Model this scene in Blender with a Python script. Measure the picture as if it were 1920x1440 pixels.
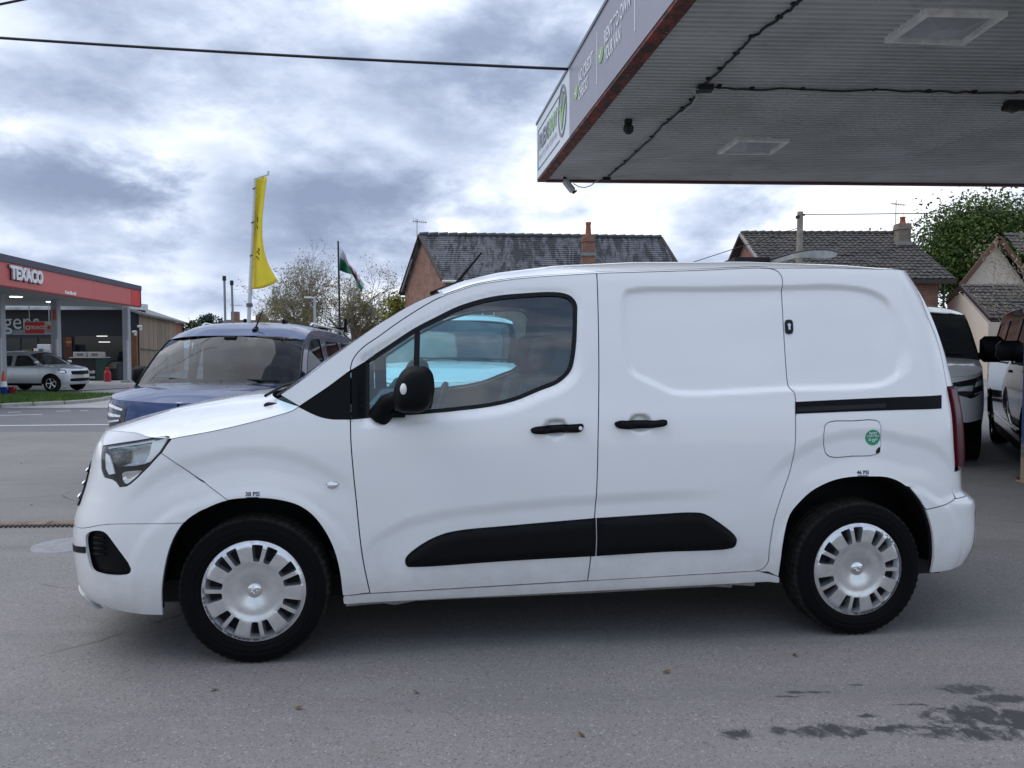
import bpy, math, random
import numpy as np
from mathutils import Vector, Matrix
from mathutils.geometry import delaunay_2d_cdt
random.seed(7); RNG = np.random.default_rng(7)
SC = bpy.context.scene; COL = SC.collection
for o in list(bpy.data.objects): bpy.data.objects.remove(o)
# ---------------------------------------------------------------- camera
cd = bpy.data.cameras.new('camera'); cam = bpy.data.objects.new('camera', cd); COL.objects.link(cam); SC.camera = cam
cam.location = (0, 0, 1.3775); cam.rotation_euler = (math.pi/2 - 0.04, 0, 0)
cd.sensor_width = 36; cd.lens = 1442 / 1920 * 36; cd.shift_y = -12.3 / 1920; cd.clip_start = .05; cd.clip_end = 3000
# ---------------------------------------------------------------- sky, sun, exposure
SUN_EL, SUN_AZ = math.radians(56), math.radians(-80)     # soft sun behind the cloud, to the left of the camera (azimuth from +Y towards +X)
w = bpy.data.worlds.new('World'); SC.world = w; w.use_nodes = True
def build_world():
    nt = w.node_tree; N = nt.nodes; L = nt.links; N.clear()
    def node(t, **k):
        n = N.new(t)
        for a, b in k.items(): setattr(n, a, b)
        return n
    def val(sock, v):
        if hasattr(v, 'bl_idname') or isinstance(v, bpy.types.NodeSocket): L.new(v, sock)
        else: sock.default_value = v
    def M(op, a, b=0.0, c=None, clamp=False):
        n = node('ShaderNodeMath', operation=op, use_clamp=clamp); val(n.inputs[0], a); val(n.inputs[1], b)
        if c is not None: val(n.inputs[2], c)
        return n.outputs[0]
    def noise(vec, scale, detail, rough, dist=0.0, lac=2.0):
        n = node('ShaderNodeTexNoise'); L.new(vec, n.inputs['Vector']); n.inputs['Scale'].default_value = scale; n.inputs['Detail'].default_value = detail
        n.inputs['Roughness'].default_value = rough; n.inputs['Distortion'].default_value = dist; n.inputs['Lacunarity'].default_value = lac
        return n.outputs['Fac']
    def mixc(f, a, b, mode='MIX'):
        n = node('ShaderNodeMix', data_type='RGBA', blend_type=mode); val(n.inputs[0], f); val(n.inputs[6], a); val(n.inputs[7], b)
        return n.outputs[2]
    def smooth(x, a, b):
        n = node('ShaderNodeMapRange', interpolation_type='SMOOTHSTEP'); val(n.inputs[0], x); n.inputs[1].default_value = a; n.inputs[2].default_value = b
        n.inputs[3].default_value = 0; n.inputs[4].default_value = 1
        return n.outputs[0]
    sky = node('ShaderNodeTexSky', sky_type='NISHITA', sun_disc=False, sun_elevation=SUN_EL, sun_rotation=SUN_AZ, altitude=60, air_density=1.2, dust_density=1.0)
    tc = node('ShaderNodeTexCoord'); sp = node('ShaderNodeSeparateXYZ'); L.new(tc.outputs['Generated'], sp.inputs[0])
    X, Y, Z = sp.outputs
    zz = M('MAXIMUM', Z, 0.0)
    den = M('ADD', zz, 0.16)
    cm = node('ShaderNodeCombineXYZ'); val(cm.inputs[0], M('DIVIDE', X, den)); val(cm.inputs[1], M('DIVIDE', Y, den)); val(cm.inputs[2], M('MULTIPLY', zz, 1.5))
    P = cm.outputs[0]
    cv = node('ShaderNodeCombineXYZ'); val(cv.inputs[0], X); val(cv.inputs[1], Y); val(cv.inputs[2], M('MULTIPLY', Z, 2.1))
    n1 = noise(cv.outputs[0], 3.4, 6, .55, .12); n2 = noise(P, 2.1, 4, .6, .3); n3 = noise(tc.outputs['Generated'], 1.35, 2, .5, .2); n4 = noise(cv.outputs[0], 9.5, 6, .6, .12)
    # azimuth / elevation of the direction, torn a little by noise, for the large cloud masses
    az = M('ARCTAN2', X, Y); el = M('ARCSINE', Z)
    wob = M('SUBTRACT', n4, .5); wob2 = M('SUBTRACT', n2, .5)
    azw = M('ADD', az, M('MULTIPLY', wob, .26)); elw = M('ADD', el, M('MULTIPLY', M('SUBTRACT', n1, .5), .16))
    def blob(px, py, rx, ry):
        a0 = math.atan2(px - 960, 1442); e0 = math.atan2(650 - py, math.hypot(px - 960, 1442))
        dx = M('DIVIDE', M('SUBTRACT', azw, a0), rx / 1442); dy = M('DIVIDE', M('SUBTRACT', elw, e0), ry / 1442)
        r = M('ADD', M('MULTIPLY', dx, dx), M('MULTIPLY', dy, dy))
        return M('POWER', 2.718, M('MULTIPLY', r, -1.0))
    dark = None
    for b, k in (((700, 380, 260, 60), .75), ((130, 370, 250, 46), .8), ((930, 60, 330, 75), .55), ((880, 190, 180, 70), .5), ((560, 470, 220, 34), .45), ((390, 560, 130, 22), .35),
                 ((480, 130, 600, 90), .42), ((1250, 470, 200, 60), .3), ((80, 480, 170, 24), .4), ((230, 200, 260, 70), .22)):
        v = M('MULTIPLY', blob(*b), k); dark = v if dark is None else M('ADD', dark, v)
    lite = None
    for b, k in (((360, 375, 75, 85), .65), ((1010, 430, 240, 46), .65), ((1600, 400, 180, 60), .75), ((110, 285, 110, 36), .55), ((1180, 360, 240, 30), .4), ((1860, 370, 120, 40), .4), ((260, 590, 300, 26), .3), ((720, 560, 160, 36), .45), ((0, 40, 70, 40), .4), ((560, 260, 260, 50), .1)):
        v = M('MULTIPLY', blob(*b), k); lite = v if lite is None else M('ADD', lite, v)
    tone = M('ADD', M('MULTIPLY', M('SUBTRACT', n1, .5), 1.35), M('MULTIPLY', M('SUBTRACT', n4, .5), .85))
    tone = M('ADD', tone, M('MULTIPLY', M('SUBTRACT', n3, .5), .8))
    tone = M('ADD', tone, M('SUBTRACT', M('MULTIPLY', lite, .58), M('MULTIPLY', dark, .46)))
    tone = M('ADD', tone, .43, clamp=True)
    cr = node('ShaderNodeValToRGB'); L.new(tone, cr.inputs[0]); e = cr.color_ramp.elements
    e[0].position = 0.0; e[0].color = (.20, .245, .355, 1); e[1].position = 1.0; e[1].color = (.95, .965, 1.0, 1)
    for p, c in ((.20, (.265, .32, .44, 1)), (.42, (.41, .47, .60, 1)), (.62, (.59, .65, .76, 1)), (.80, (.83, .87, .93, 1))):
        q = e.new(p); q.color = c
    # cloud light: brighter overhead, where the layer is thin
    up = M('ADD', 8.9, M('MULTIPLY', smooth(Z, .35, .95), 4.5))
    cl = node('ShaderNodeVectorMath', operation='SCALE'); L.new(cr.outputs[0], cl.inputs[0]); val(cl.inputs['Scale'], up)
    bk = smooth(Y, .1, -.5)
    hole = M('MULTIPLY', smooth(M('SUBTRACT', M('ADD', n2, M('MULTIPLY', bk, .13)), M('MULTIPLY', M('ADD', dark, lite), .3)), .54, .70), .8)
    sx, sy, sz = math.sin(SUN_AZ)*math.cos(SUN_EL), math.cos(SUN_AZ)*math.cos(SUN_EL), math.sin(SUN_EL)     # the cloud stays closed round the sun
    near = M('ADD', M('ADD', M('MULTIPLY', X, sx), M('MULTIPLY', Y, sy)), M('MULTIPLY', Z, sz)); hole = M('MULTIPLY', hole, smooth(near, .90, .55))
    col = mixc(hole, cl.outputs[0], sky.outputs[0])
    bg = node('ShaderNodeBackground'); L.new(col, bg.inputs[0]); bg.inputs[1].default_value = 0.1
    out = node('ShaderNodeOutputWorld'); L.new(bg.outputs[0], out.inputs[0])
    w.cycles.sampling_method = 'MANUAL'; w.cycles.sample_map_resolution = 512
build_world()
sd = bpy.data.lights.new('sun', 'SUN'); sd.energy = .85; sd.angle = math.radians(60); sd.color = (1, .975, .94)
sun = bpy.data.objects.new('sun', sd); COL.objects.link(sun)
sun.rotation_euler = (math.pi/2 - SUN_EL, 0, math.pi - SUN_AZ); sun.location = (0, 0, 30)
vs = SC.view_settings; vs.view_transform = 'Standard'; vs.look = 'None'; vs.exposure = 0.76; vs.gamma = 1.0; vs.use_curve_mapping = False
SC.cycles.max_bounces = 6; SC.cycles.diffuse_bounces = 3; SC.cycles.glossy_bounces = 4; SC.cycles.transparent_max_bounces = 10; SC.cycles.caustics_reflective = False; SC.cycles.caustics_refractive = False
# ---------------------------------------------------------------- geometry library
def hermite(tab):
    X = np.array([t[0] for t in tab], float); Y = np.array([t[1] for t in tab], float)
    d = np.diff(Y) / np.diff(X)
    m = np.empty_like(Y); m[0] = d[0]; m[-1] = d[-1]
    for i in range(1, len(Y) - 1):
        m[i] = 0 if d[i-1] * d[i] < 0 else 0.5 * (d[i-1] + d[i])
    def f(x):
        x = np.clip(np.asarray(x, float), X[0], X[-1])
        i = np.clip(np.searchsorted(X, x) - 1, 0, len(X) - 2)
        h = X[i+1] - X[i]; t = (x - X[i]) / h
        return ((2*t**3-3*t**2+1)*Y[i] + (t**3-2*t**2+t)*h*m[i] + (-2*t**3+3*t**2)*Y[i+1] + (t**3-t**2)*h*m[i+1])
    return f
def sstep(a, b, x):
    t = np.clip((np.asarray(x, float) - a) / (b - a), 0, 1)
    return t*t*(3-2*t)
FPX, HORIZON, PITCH, CAMH = 1442.0, 650.0, 0.04, 1.3775
CYP = HORIZON + FPX * math.tan(PITCH)
def ray(px, py):
    """direction (world) through a photo pixel of the 1920x1440 frame; forward component along +Y is 1"""
    a = (px - 960.0) / FPX; b = (CYP - py) / FPX
    c, s = math.cos(PITCH), math.sin(PITCH)
    d = np.array([a, c + b * s, -s + b * c])
    return d / d[1]
def at(px, py, Y):
    """world point at distance Y (along +Y) seen at a pixel"""
    d = ray(px, py) * Y
    return Vector((d[0], d[1], d[2] + CAMH))
class Body:
    """plan-superellipse vehicle body: u runs from the nose centre along one flank to the tail centre"""
    def __init__(s, W, xc, xr, xsf, xsr, a=2.5, b=2.5, ar=3.0, br=3.0, K=0.75, Kr=0.6):
        s.W, s.xc, s.xr = hermite(W), hermite(xc), hermite(xr)
        s.xsf, s.xsr, s.a, s.b, s.ar, s.br, s.K, s.Kr = xsf, xsr, a, b, ar, br, K, Kr
        s.un = xsf - K * math.pi / 2; s.ut = xsr + Kr * math.pi / 2
        s.feat = None
    def pos(s, u, z, off=0.0):
        u = np.asarray(u, float); z = np.asarray(z, float)
        w = s.W(z); t1 = np.clip((s.xsf - u) / s.K, 0, math.pi/2); t2 = np.clip((u - s.xsr) / s.Kr, 0, math.pi/2)
        fr = t1 > 0; re = t2 > 0
        x = np.where(fr, s.xsf - (s.xsf - s.xc(z)) * np.sin(t1)**(2/s.a), np.where(re, s.xsr + (s.xr(z) - s.xsr) * np.sin(t2)**(2/s.ar), u))
        y = np.where(fr, w * np.maximum(np.cos(t1), 0)**(2/s.b), np.where(re, w * np.maximum(np.cos(t2), 0)**(2/s.br), w))
        o = off + (s.feat(u, z) if s.feat else 0.0)
        nx = np.where(fr, -np.sin(t1)**1.5, np.where(re, np.sin(t2)**1.5, 0.0)); ny = np.where(fr, np.cos(t1)**1.2, np.where(re, np.cos(t2)**1.2, 1.0))
        l = np.sqrt(nx*nx + ny*ny); 
        return np.stack([x + o*nx/l, y + o*ny/l, z], -1)
    def map(s, side):
        def f(u, z, off=0.0):
            p = s.pos(u, z, off); p[..., 1] *= side
            return p
        return f
    def g(s, x, y, z):
        w = s.W(z)
        fx = np.where(x < s.xsf, np.maximum(s.xsf - x, 0) / (s.xsf - s.xc(z)), 0); rx = np.where(x > s.xsr, np.maximum(x - s.xsr, 0) / (s.xr(z) - s.xsr), 0)
        yy = np.abs(y) / w
        return np.where(x < s.xsf, fx**s.a + yy**s.b, np.where(x > s.xsr, rx**s.ar + yy**s.br, yy**s.b)) - 1
    def uz(s, x, y, z):
        w = s.W(z)
        if x < s.xsf:
            p = max((s.xsf - x) / (s.xsf - s.xc(z)), 0)**(s.a/2); q = max(abs(y) / w, 0)**(s.b/2)
            return (float(s.xsf - s.K * math.atan2(p, q)), float(z))
        if x > s.xsr:
            p = max((x - s.xsr) / (s.xr(z) - s.xsr), 0)**(s.ar/2); q = max(abs(y) / w, 0)**(s.br/2)
            return (float(s.xsr + s.Kr * math.atan2(p, q)), float(z))
        return (float(x), float(z))
    def hit(s, px, py, T):
        """first point of the flank that a photo pixel's ray meets; T = (Tx, Ty, yaw) of the vehicle"""
        d = ray(px, py); c, sn = math.cos(T[2]), math.sin(T[2])
        o = np.array([-T[0], -T[1], CAMH])
        o = np.array([o[0]*c + o[1]*sn, -o[0]*sn + o[1]*c, o[2]]); d = np.array([d[0]*c + d[1]*sn, -d[0]*sn + d[1]*c, d[2]])
        t0 = (-1.15 - o[1]) / d[1]; t1 = (0.0 - o[1]) / d[1]
        t = np.linspace(t0, t1, 900); P = o[None] + t[:, None] * d[None]
        g = s.g(P[:, 0], P[:, 1], P[:, 2]); k = np.argmax(g < 0)
        if g[k] >= 0: k = int(np.argmin(g))
        return s.uz(*P[k])
def catmull(pts, n=6, closed=False):
    """smooth curve through points; a point given as (x, y, 1) stays a sharp corner"""
    P = [np.array(p[:2], float) for p in pts]; C = [len(p) > 2 for p in pts]; N = len(P); out = []
    for i in range(N if closed else N - 1):
        p1, p2 = P[i], P[(i+1) % N]
        p0 = P[i-1] if (closed or i > 0) else 2*p1 - p2
        p3 = P[(i+2) % N] if (closed or i + 2 < N) else 2*p2 - p1
        if C[i]: p0 = 2*p1 - p2
        if C[(i+1) % N]: p3 = 2*p2 - p1
        l1 = max(np.linalg.norm(p1-p0), 1e-6)**.5; l2 = max(np.linalg.norm(p2-p1), 1e-6)**.5; l3 = max(np.linalg.norm(p3-p2), 1e-6)**.5
        m1 = ((p1-p0)/l1 - (p2-p0)/(l1+l2) + (p2-p1)/l2) * l2; m2 = ((p2-p1)/l2 - (p3-p1)/(l2+l3) + (p3-p2)/l3) * l2
        for k in range(n):
            t = k / n
            out.append(tuple((2*t**3-3*t**2+1)*p1 + (t**3-2*t**2+t)*m1 + (-2*t**3+3*t**2)*p2 + (t**3-t**2)*m2))
    if not closed: out.append(tuple(P[-1]))
    return out
def rounded(poly, r, n=4):
    out = []; N = len(poly)
    for i in range(N):
        p = np.array(poly[i], float); a = np.array(poly[i-1], float) - p; b = np.array(poly[(i+1) % N], float) - p
        la, lb = np.linalg.norm(a), np.linalg.norm(b); q = min(r, .45*la, .45*lb)
        A = p + a/la*q; B = p + b/lb*q
        for k in range(n + 1):
            t = k / n; out.append(tuple((1-t)**2*A + 2*t*(1-t)*p + t*t*B))
    return out
def area2(poly):
    p = np.array(poly); q = np.roll(p, -1, 0)
    return 0.5 * np.sum(p[:, 0]*q[:, 1] - q[:, 0]*p[:, 1])
def ccw(poly):
    poly = [tuple(map(float, p[:2])) for p in poly]
    return poly if area2(poly) > 0 else poly[::-1]
def dedupe(poly, e=1e-4):
    out = []
    for p in poly:
        if not out or math.dist(p, out[-1]) > e: out.append(p)
    if math.dist(out[0], out[-1]) < e: out.pop()
    return out
def inset(poly, d):
    """move a ccw loop inwards by d"""
    p = np.array(dedupe(ccw(poly))); a = np.roll(p, 1, 0); b = np.roll(p, -1, 0)
    e1 = p - a; e2 = b - p
    n1 = np.stack([-e1[:, 1], e1[:, 0]], 1) / np.linalg.norm(e1, axis=1)[:, None]; n2 = np.stack([-e2[:, 1], e2[:, 0]], 1) / np.linalg.norm(e2, axis=1)[:, None]
    m = n1 + n2; l = np.maximum(np.linalg.norm(m, axis=1), 1e-6)[:, None]; m /= l
    k = np.minimum(1 / np.maximum((m*n1).sum(1), .35), 2.2)[:, None]
    return [tuple(v) for v in p + m * d * k]
def resample(poly, sp):
    out = []; N = len(poly)
    for i in range(N):
        a, b = poly[i], poly[(i+1) % N]; n = max(1, int(math.ceil(math.dist(a, b) / sp)))
        for k in range(n): out.append((a[0] + (b[0]-a[0])*k/n, a[1] + (b[1]-a[1])*k/n))
    return out
def inside(P, poly):
    x, y = P[:, 0][:, None], P[:, 1][:, None]; p = np.array(poly); q = np.roll(p, -1, 0)
    c = ((p[:, 1] > y) != (q[:, 1] > y))
    with np.errstate(divide='ignore', invalid='ignore'):
        xi = (q[:, 0]-p[:, 0]) * (y - p[:, 1]) / (q[:, 1]-p[:, 1]) + p[:, 0]
    return (np.sum(c & (x < xi), 1) % 2) == 1
def dist_seg(P, poly):
    p = np.array(poly); q = np.roll(p, -1, 0); d = q - p; L = np.maximum((d*d).sum(1), 1e-12); out = np.empty(len(P))
    for s in range(0, len(P), 1500):
        v = P[s:s+1500, None, :] - p[None]
        t = np.clip((v*d).sum(2) / L, 0, 1); w = v - t[..., None]*d
        out[s:s+1500] = np.sqrt((w*w).sum(2).min(1))
    return out
def sdf(P, poly):
    P = np.asarray(P, float); d = dist_seg(P, poly)
    return np.where(inside(P, poly), d, -d)
# ---------------------------------------------------------------- the white panel van: body surface
VT = (-1.2215, 4.1762, 0.1187)
VB = Body(W=[(.1,.84),(.2,.872),(.3,.897),(.45,.915),(.62,.924),(.8,.922),(.95,.915),(1.05,.905),(1.12,.892),(1.3,.859),(1.5,.818),(1.62,.790),(1.70,.768),(1.76,.745),(1.9,.68)],
          xc=[(.1,-.82),(.2,-.865),(.27,-.92),(.36,-.935),(.5,-.943),(.6,-.93),(.68,-.9),(.75,-.873),(.85,-.845),(.9,-.833),(.96,-.808),(1.02,-.755),(1.1,-.63),(1.2,-.45)],
          xr=[(.1,3.46),(.3,3.55),(.38,3.60),(.45,3.61),(.55,3.595),(.62,3.58),(.66,3.51),(.72,3.495),(.9,3.49),(1.05,3.48),(1.2,3.455),(1.4,3.40),(1.6,3.31),(1.75,3.2),(1.9,3.1)],
          xsf=-0.2, xsr=3.0, a=2.9, b=2.9, ar=3.4, br=3.4, K=.80, Kr=.66)
# ---------------------------------------------------------------- object helpers
def link(name, mesh, mats, parent=None):
    o = bpy.data.objects.new(name, mesh); COL.objects.link(o)
    for m in (mats if isinstance(mats, (list, tuple)) else [mats]): mesh.materials.append(m)
    if parent is not None: o.parent = parent
    return o
def tag(o, label=None, cat=None, group=None, kind=None):
    if label: o['label'] = label
    if cat: o['category'] = cat
    if group: o['group'] = group
    if kind: o['kind'] = kind
    return o
def thing(name, label, cat, loc=(0, 0, 0), rz=0, group=None):
    o = bpy.data.objects.new(name, None); COL.objects.link(o); o.empty_display_size = .2
    o.location = loc; o.rotation_euler = (0, 0, rz)
    return tag(o, label, cat, group)
def mesh(name, V, F, mats, parent=None, smooth=False, normals=None, mi=None, angle=None):
    me = bpy.data.meshes.new(name); me.from_pydata([tuple(map(float, v)) for v in V], [], [tuple(map(int, f)) for f in F])
    if mi is not None: me.polygons.foreach_set('material_index', mi)
    if smooth: me.polygons.foreach_set('use_smooth', [True] * len(me.polygons))
    if angle is not None and hasattr(me, 'set_sharp_from_angle'): me.set_sharp_from_angle(angle=math.radians(angle))
    if normals is not None: me.normals_split_custom_set(normals)
    me.update()
    return link(name, me, mats, parent)
class MB:
    """collects simple shapes into one mesh"""
    def __init__(s): s.V = []; s.F = []; s.M = []
    def add(s, V, F, m=0):
        k = len(s.V); s.V += [tuple(v) for v in V]; s.F += [tuple(k + i for i in f) for f in F]; s.M += [m] * len(F); return s
    def box(s, x0, x1, y0, y1, z0, z1, m=0):
        return s.add([(x0,y0,z0),(x1,y0,z0),(x1,y1,z0),(x0,y1,z0),(x0,y0,z1),(x1,y0,z1),(x1,y1,z1),(x0,y1,z1)], [(0,3,2,1),(4,5,6,7),(0,1,5,4),(1,2,6,5),(2,3,7,6),(3,0,4,7)], m)
    def rbox(s, c, d, R=None, b=.15, m=0):
        """bevelled box: centre c, full size d, rotation R, bevel as a fraction of the smallest side"""
        h = np.array(d, float)/2; e = min(h)*b*2; V = []; 
        for sx in (-1,1):
            for sy in (-1,1):
                for sz in (-1,1):
                    for k in range(3):
                        v = np.array([sx*h[0], sy*h[1], sz*h[2]])
                        for j in range(3):
                            if j != k: v[j] -= (sx,sy,sz)[j]*e
                        V.append(v)
        def I(sx,sy,sz,k): return ((sx>0)*4+(sy>0)*2+(sz>0))*3+k
        F = []
        for k in range(3):
            for sg in (-1,1):
                a,b2 = [j for j in range(3) if j != k]
                q = []
                for (p1,p2) in ((-1,-1),(1,-1),(1,1),(-1,1)):
                    s3 = [0,0,0]; s3[k]=sg; s3[a]=p1; s3[b2]=p2; q.append(I(*s3,k))
                flip = (sg>0) ^ (k==1)
                F.append(q if flip else q[::-1])
        for k in range(3):
            a,b2 = [j for j in range(3) if j != k]
            for p1 in (-1,1):
                for p2 in (-1,1):
                    s0=[0,0,0]; s1=[0,0,0]; s0[a]=s1[a]=p1; s0[b2]=s1[b2]=p2; s0[k]=-1; s1[k]=1
                    F.append((I(*s0,a),I(*s1,a),I(*s1,b2),I(*s0,b2)))
        for sx in (-1,1):
            for sy in (-1,1):
                for sz in (-1,1): F.append((I(sx,sy,sz,0),I(sx,sy,sz,1),I(sx,sy,sz,2)))
        V = np.array(V); Ff = []
        for f in F:   # fix winding so faces point outwards
            p = V[list(f)]; n = np.cross(p[1]-p[0], p[2]-p[0])
            Ff.append(f if np.dot(n, p.mean(0)) > 0 else tuple(f)[::-1])
        if R is not None: V = V @ np.array(R).T
        return s.add(V + np.array(c, float), Ff, m)
    def tube(s, pts, r, n=8, m=0, caps=True):
        P = [Vector(p) for p in pts]; rr = r if isinstance(r, (list, tuple)) else [r]*len(P); V = []; F = []
        up = None
        for i, p in enumerate(P):
            t = (P[min(i+1, len(P)-1)] - P[max(i-1, 0)]).normalized()
            if up is None: up = t.orthogonal().normalized()
            up = (up - t*up.dot(t)).normalized(); b = t.cross(up)
            for k in range(n):
                a = 2*math.pi*k/n; V.append(p + (up*math.cos(a) + b*math.sin(a))*rr[i])
        for i in range(len(P)-1):
            for k in range(n): F.append((i*n+k, i*n+(k+1)%n, (i+1)*n+(k+1)%n, (i+1)*n+k))
        if caps: F.append(tuple(range(n))[::-1]); F.append(tuple((len(P)-1)*n+k for k in range(n)))
        return s.add(V, F, m)
    def lathe(s, prof, c=(0,0,0), axis='y', n=32, m=0, close=False):
        V = []; F = []; k = len(prof)
        for j in range(n):
            a = 2*math.pi*j/n; ca, sa = math.cos(a), math.sin(a)
            for (r, h) in prof:
                if axis == 'y': v = (r*ca, h, r*sa)
                elif axis == 'z': v = (r*ca, r*sa, h)
                else: v = (h, r*ca, r*sa)
                V.append((v[0]+c[0], v[1]+c[1], v[2]+c[2]))
        for j in range(n):
            for i in range(k-1 + (1 if close else 0)):
                i2 = (i+1) % k
                q = (j*k+i, j*k+i2, ((j+1)%n)*k+i2, ((j+1)%n)*k+i)
                F.append(q if axis != 'y' else q[::-1])
        return s.add(V, F, m)
    def prism(s, poly, f0, f1, m=0):
        """extrude a 2D polygon between two mapping functions (x,y)->3D"""
        k = len(poly); V = [f0(*p) for p in poly] + [f1(*p) for p in poly]
        F = [tuple(range(k)), tuple(range(2*k-1, k-1, -1))] + [(i, k+i, k+(i+1)%k, (i+1)%k) for i in range(k)]
        return s.add(V, F, m)
    def build(s, name, mats, parent=None, smooth=False, angle=None):
        o = mesh(name, s.V, s.F, mats, parent, smooth, mi=s.M, angle=angle)
        return o
def fix_normals(o):
    import bmesh
    b = bmesh.new(); b.from_mesh(o.data); bmesh.ops.recalc_face_normals(b, faces=b.faces); b.to_mesh(o.data); b.free(); return o
def copy_tree(o, parent=None):
    c = o.copy(); COL.objects.link(c); c.parent = parent
    for ch in list(o.children): copy_tree(ch, c)
    return c
# ---- curved panels: a 2D outline is triangulated with interior points and laid on a surface map f(u, v, off)
def tri2d(outer, holes, sp):
    outer = dedupe(ccw(outer)); holes = [dedupe(ccw(h)) for h in holes]
    loops = [resample(l, sp) for l in [outer] + holes]
    pts = []; edges = []
    for l in loops:
        k = len(pts); pts += l; edges += [(k+i, k+(i+1) % len(l)) for i in range(len(l))]
    o = np.array(outer); lo, hi = o.min(0), o.max(0)
    gx = np.arange(lo[0], hi[0] + sp, sp); gz = np.arange(lo[1], hi[1] + sp*.87, sp*.87)
    G = np.array([(x + (sp/2 if j % 2 else 0), z) for j, z in enumerate(gz) for x in gx])
    if len(G):
        ok = inside(G, outer)
        for h in holes: ok &= ~inside(G, h)
        G = G[ok]
    if len(G):
        d = np.min([dist_seg(G, l) for l in [outer] + holes], axis=0); G = G[d > .5*sp]
    pts += [tuple(g) for g in G]
    V, E, T, *_ = delaunay_2d_cdt([Vector(p) for p in pts], edges, [], 0, 1e-6)
    V = np.array([(v.x, v.y) for v in V]); T = np.array([t for t in T if len(t) == 3], int)
    c = V[T].mean(1); ok = inside(c, outer)
    for h in holes: ok &= ~inside(c, h)
    T = T[ok]
    a = V[T[:, 1]] - V[T[:, 0]]; b = V[T[:, 2]] - V[T[:, 0]]; ar = a[:, 0]*b[:, 1] - a[:, 1]*b[:, 0]
    T[ar < 0] = T[ar < 0][:, ::-1]; T = T[np.abs(ar) > 1e-10]
    return V, T
def panel(name, parent, f, outer, holes=(), mat=None, off=0.0, sp=.03, depth=.012, gap=0.0, dome=None, sides=None, back=None, label=None, roll=0.0):
    """f: a map function, or a Body together with sides=(-1,1). dome=(height, width) swells the panel from its edge."""
    if gap: outer = inset(outer, gap); holes = [inset(h, -gap) for h in holes]
    else: outer = ccw(outer)
    V, T = tri2d(outer, list(holes), sp); out = []
    loops = [outer] + [ccw(h) for h in holes]
    def offs(u, v):
        o = np.full(np.shape(u), off, float)
        if dome or roll:
            P = np.stack([u, v], 1); d = np.min([dist_seg(P, l) for l in loops], axis=0)
            if dome: t = np.clip(d/dome[1], 0, 1); o = o + dome[0]*np.sqrt(np.maximum(1-(1-t)**2, 0))
            if roll: t = np.clip(d/(2*roll), 0, 1); o = o - roll*(1-t)**2
        return o
    for sd in (sides or (None,)):
        F = f if sd is None else f.map(sd); u, v = V[:, 0], V[:, 1]; e = .003
        C = F(u, v, offs(u, v))
        du = F(u+e, v, offs(u+e, v)) - F(u-e, v, offs(u-e, v)); dv = F(u, v+e, offs(u, v+e)) - F(u, v-e, offs(u, v-e))
        Nn = np.cross(du, dv); Nn /= np.maximum(np.linalg.norm(Nn, axis=1), 1e-12)[:, None]
        flip = False; TT = T
        if sd is not None:
            flip = sd > 0
        if flip: TT = T[:, ::-1]; Nn = -Nn
        # boundary edges
        cnt = {}
        for t in T:
            for i in range(3):
                a, b = int(t[i]), int(t[(i+1) % 3]); cnt[(a, b)] = 1
        be = [(a, b) for (a, b) in cnt if (b, a) not in cnt]
        VV = [tuple(c) for c in C]; FF = [tuple(t) for t in TT]; LN = [tuple(Nn[i]) for t in TT for i in t]
        if depth:
            ids = sorted({i for e2 in be for i in e2}); k = len(VV); m1 = {i: k + j for j, i in enumerate(ids)}; m2 = {i: k + len(ids) + j for j, i in enumerate(ids)}
            ii = np.array(ids); B = back(u[ii], v[ii]) if back else F(u[ii], v[ii], offs(u[ii], v[ii]) - depth)
            VV += [VV[i] for i in ids] + [tuple(b) for b in B]
            for a, b in be:
                q = (m1[b], m1[a], m2[a], m2[b]) if not flip else (m1[a], m1[b], m2[b], m2[a])
                p0, p1, p2 = (np.array(VV[q[0]]), np.array(VV[q[1]]), np.array(VV[q[2]])); n = np.cross(p1-p0, p2-p0); n = n/max(np.linalg.norm(n), 1e-12)
                FF.append(q); LN += [tuple(n)]*4
        o = mesh(name, VV, FF, mat, parent, smooth=True, normals=LN); out.append(o)
        if label: o['label'] = label
    return out if len(out) > 1 else out[0]
def patch(name, parent, B, edge, centre, mat, p=2.6, nx=40, ny=28, off=0.0, y0=1.0, crown=None):
    """surface across the body between an edge curve [(u,z)] on the flank and a centre curve [(x,z)]"""
    n = nx + 1
    def rs(c):
        c = np.array(c, float); d = np.r_[0, np.cumsum(np.linalg.norm(np.diff(c, axis=0), axis=1))]; t = np.linspace(0, d[-1], n)
        return np.stack([np.interp(t, d, c[:, 0]), np.interp(t, d, c[:, 1])], 1)
    E2 = rs(edge); C2 = rs(centre); E = B.pos(E2[:, 0], E2[:, 1], off)
    s = np.linspace(-1, 1, ny + 1); s = np.sign(s)*np.abs(s)**.6 if False else np.sin(s*math.pi/2)
    V = []
    for i in range(n):
        for t in s:
            k = 1 - abs(t)**p
            V.append((E[i, 0] + (C2[i, 0]-E[i, 0])*k, E[i, 1]*t*y0, E[i, 2] + (C2[i, 1] + off - E[i, 2])*k))
    m = ny + 1; F = [(i*m+j, i*m+j+1, (i+1)*m+j+1, (i+1)*m+j) for i in range(nx) for j in range(ny)]
    a = np.array(V[F[len(F)//2][1]]) - np.array(V[F[len(F)//2][0]]); b = np.array(V[F[len(F)//2][3]]) - np.array(V[F[len(F)//2][0]])
    if np.cross(a, b)[2] < 0: F = [f[::-1] for f in F]
    o = mesh(name, V, F, mat, parent, smooth=True)
    return o
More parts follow.
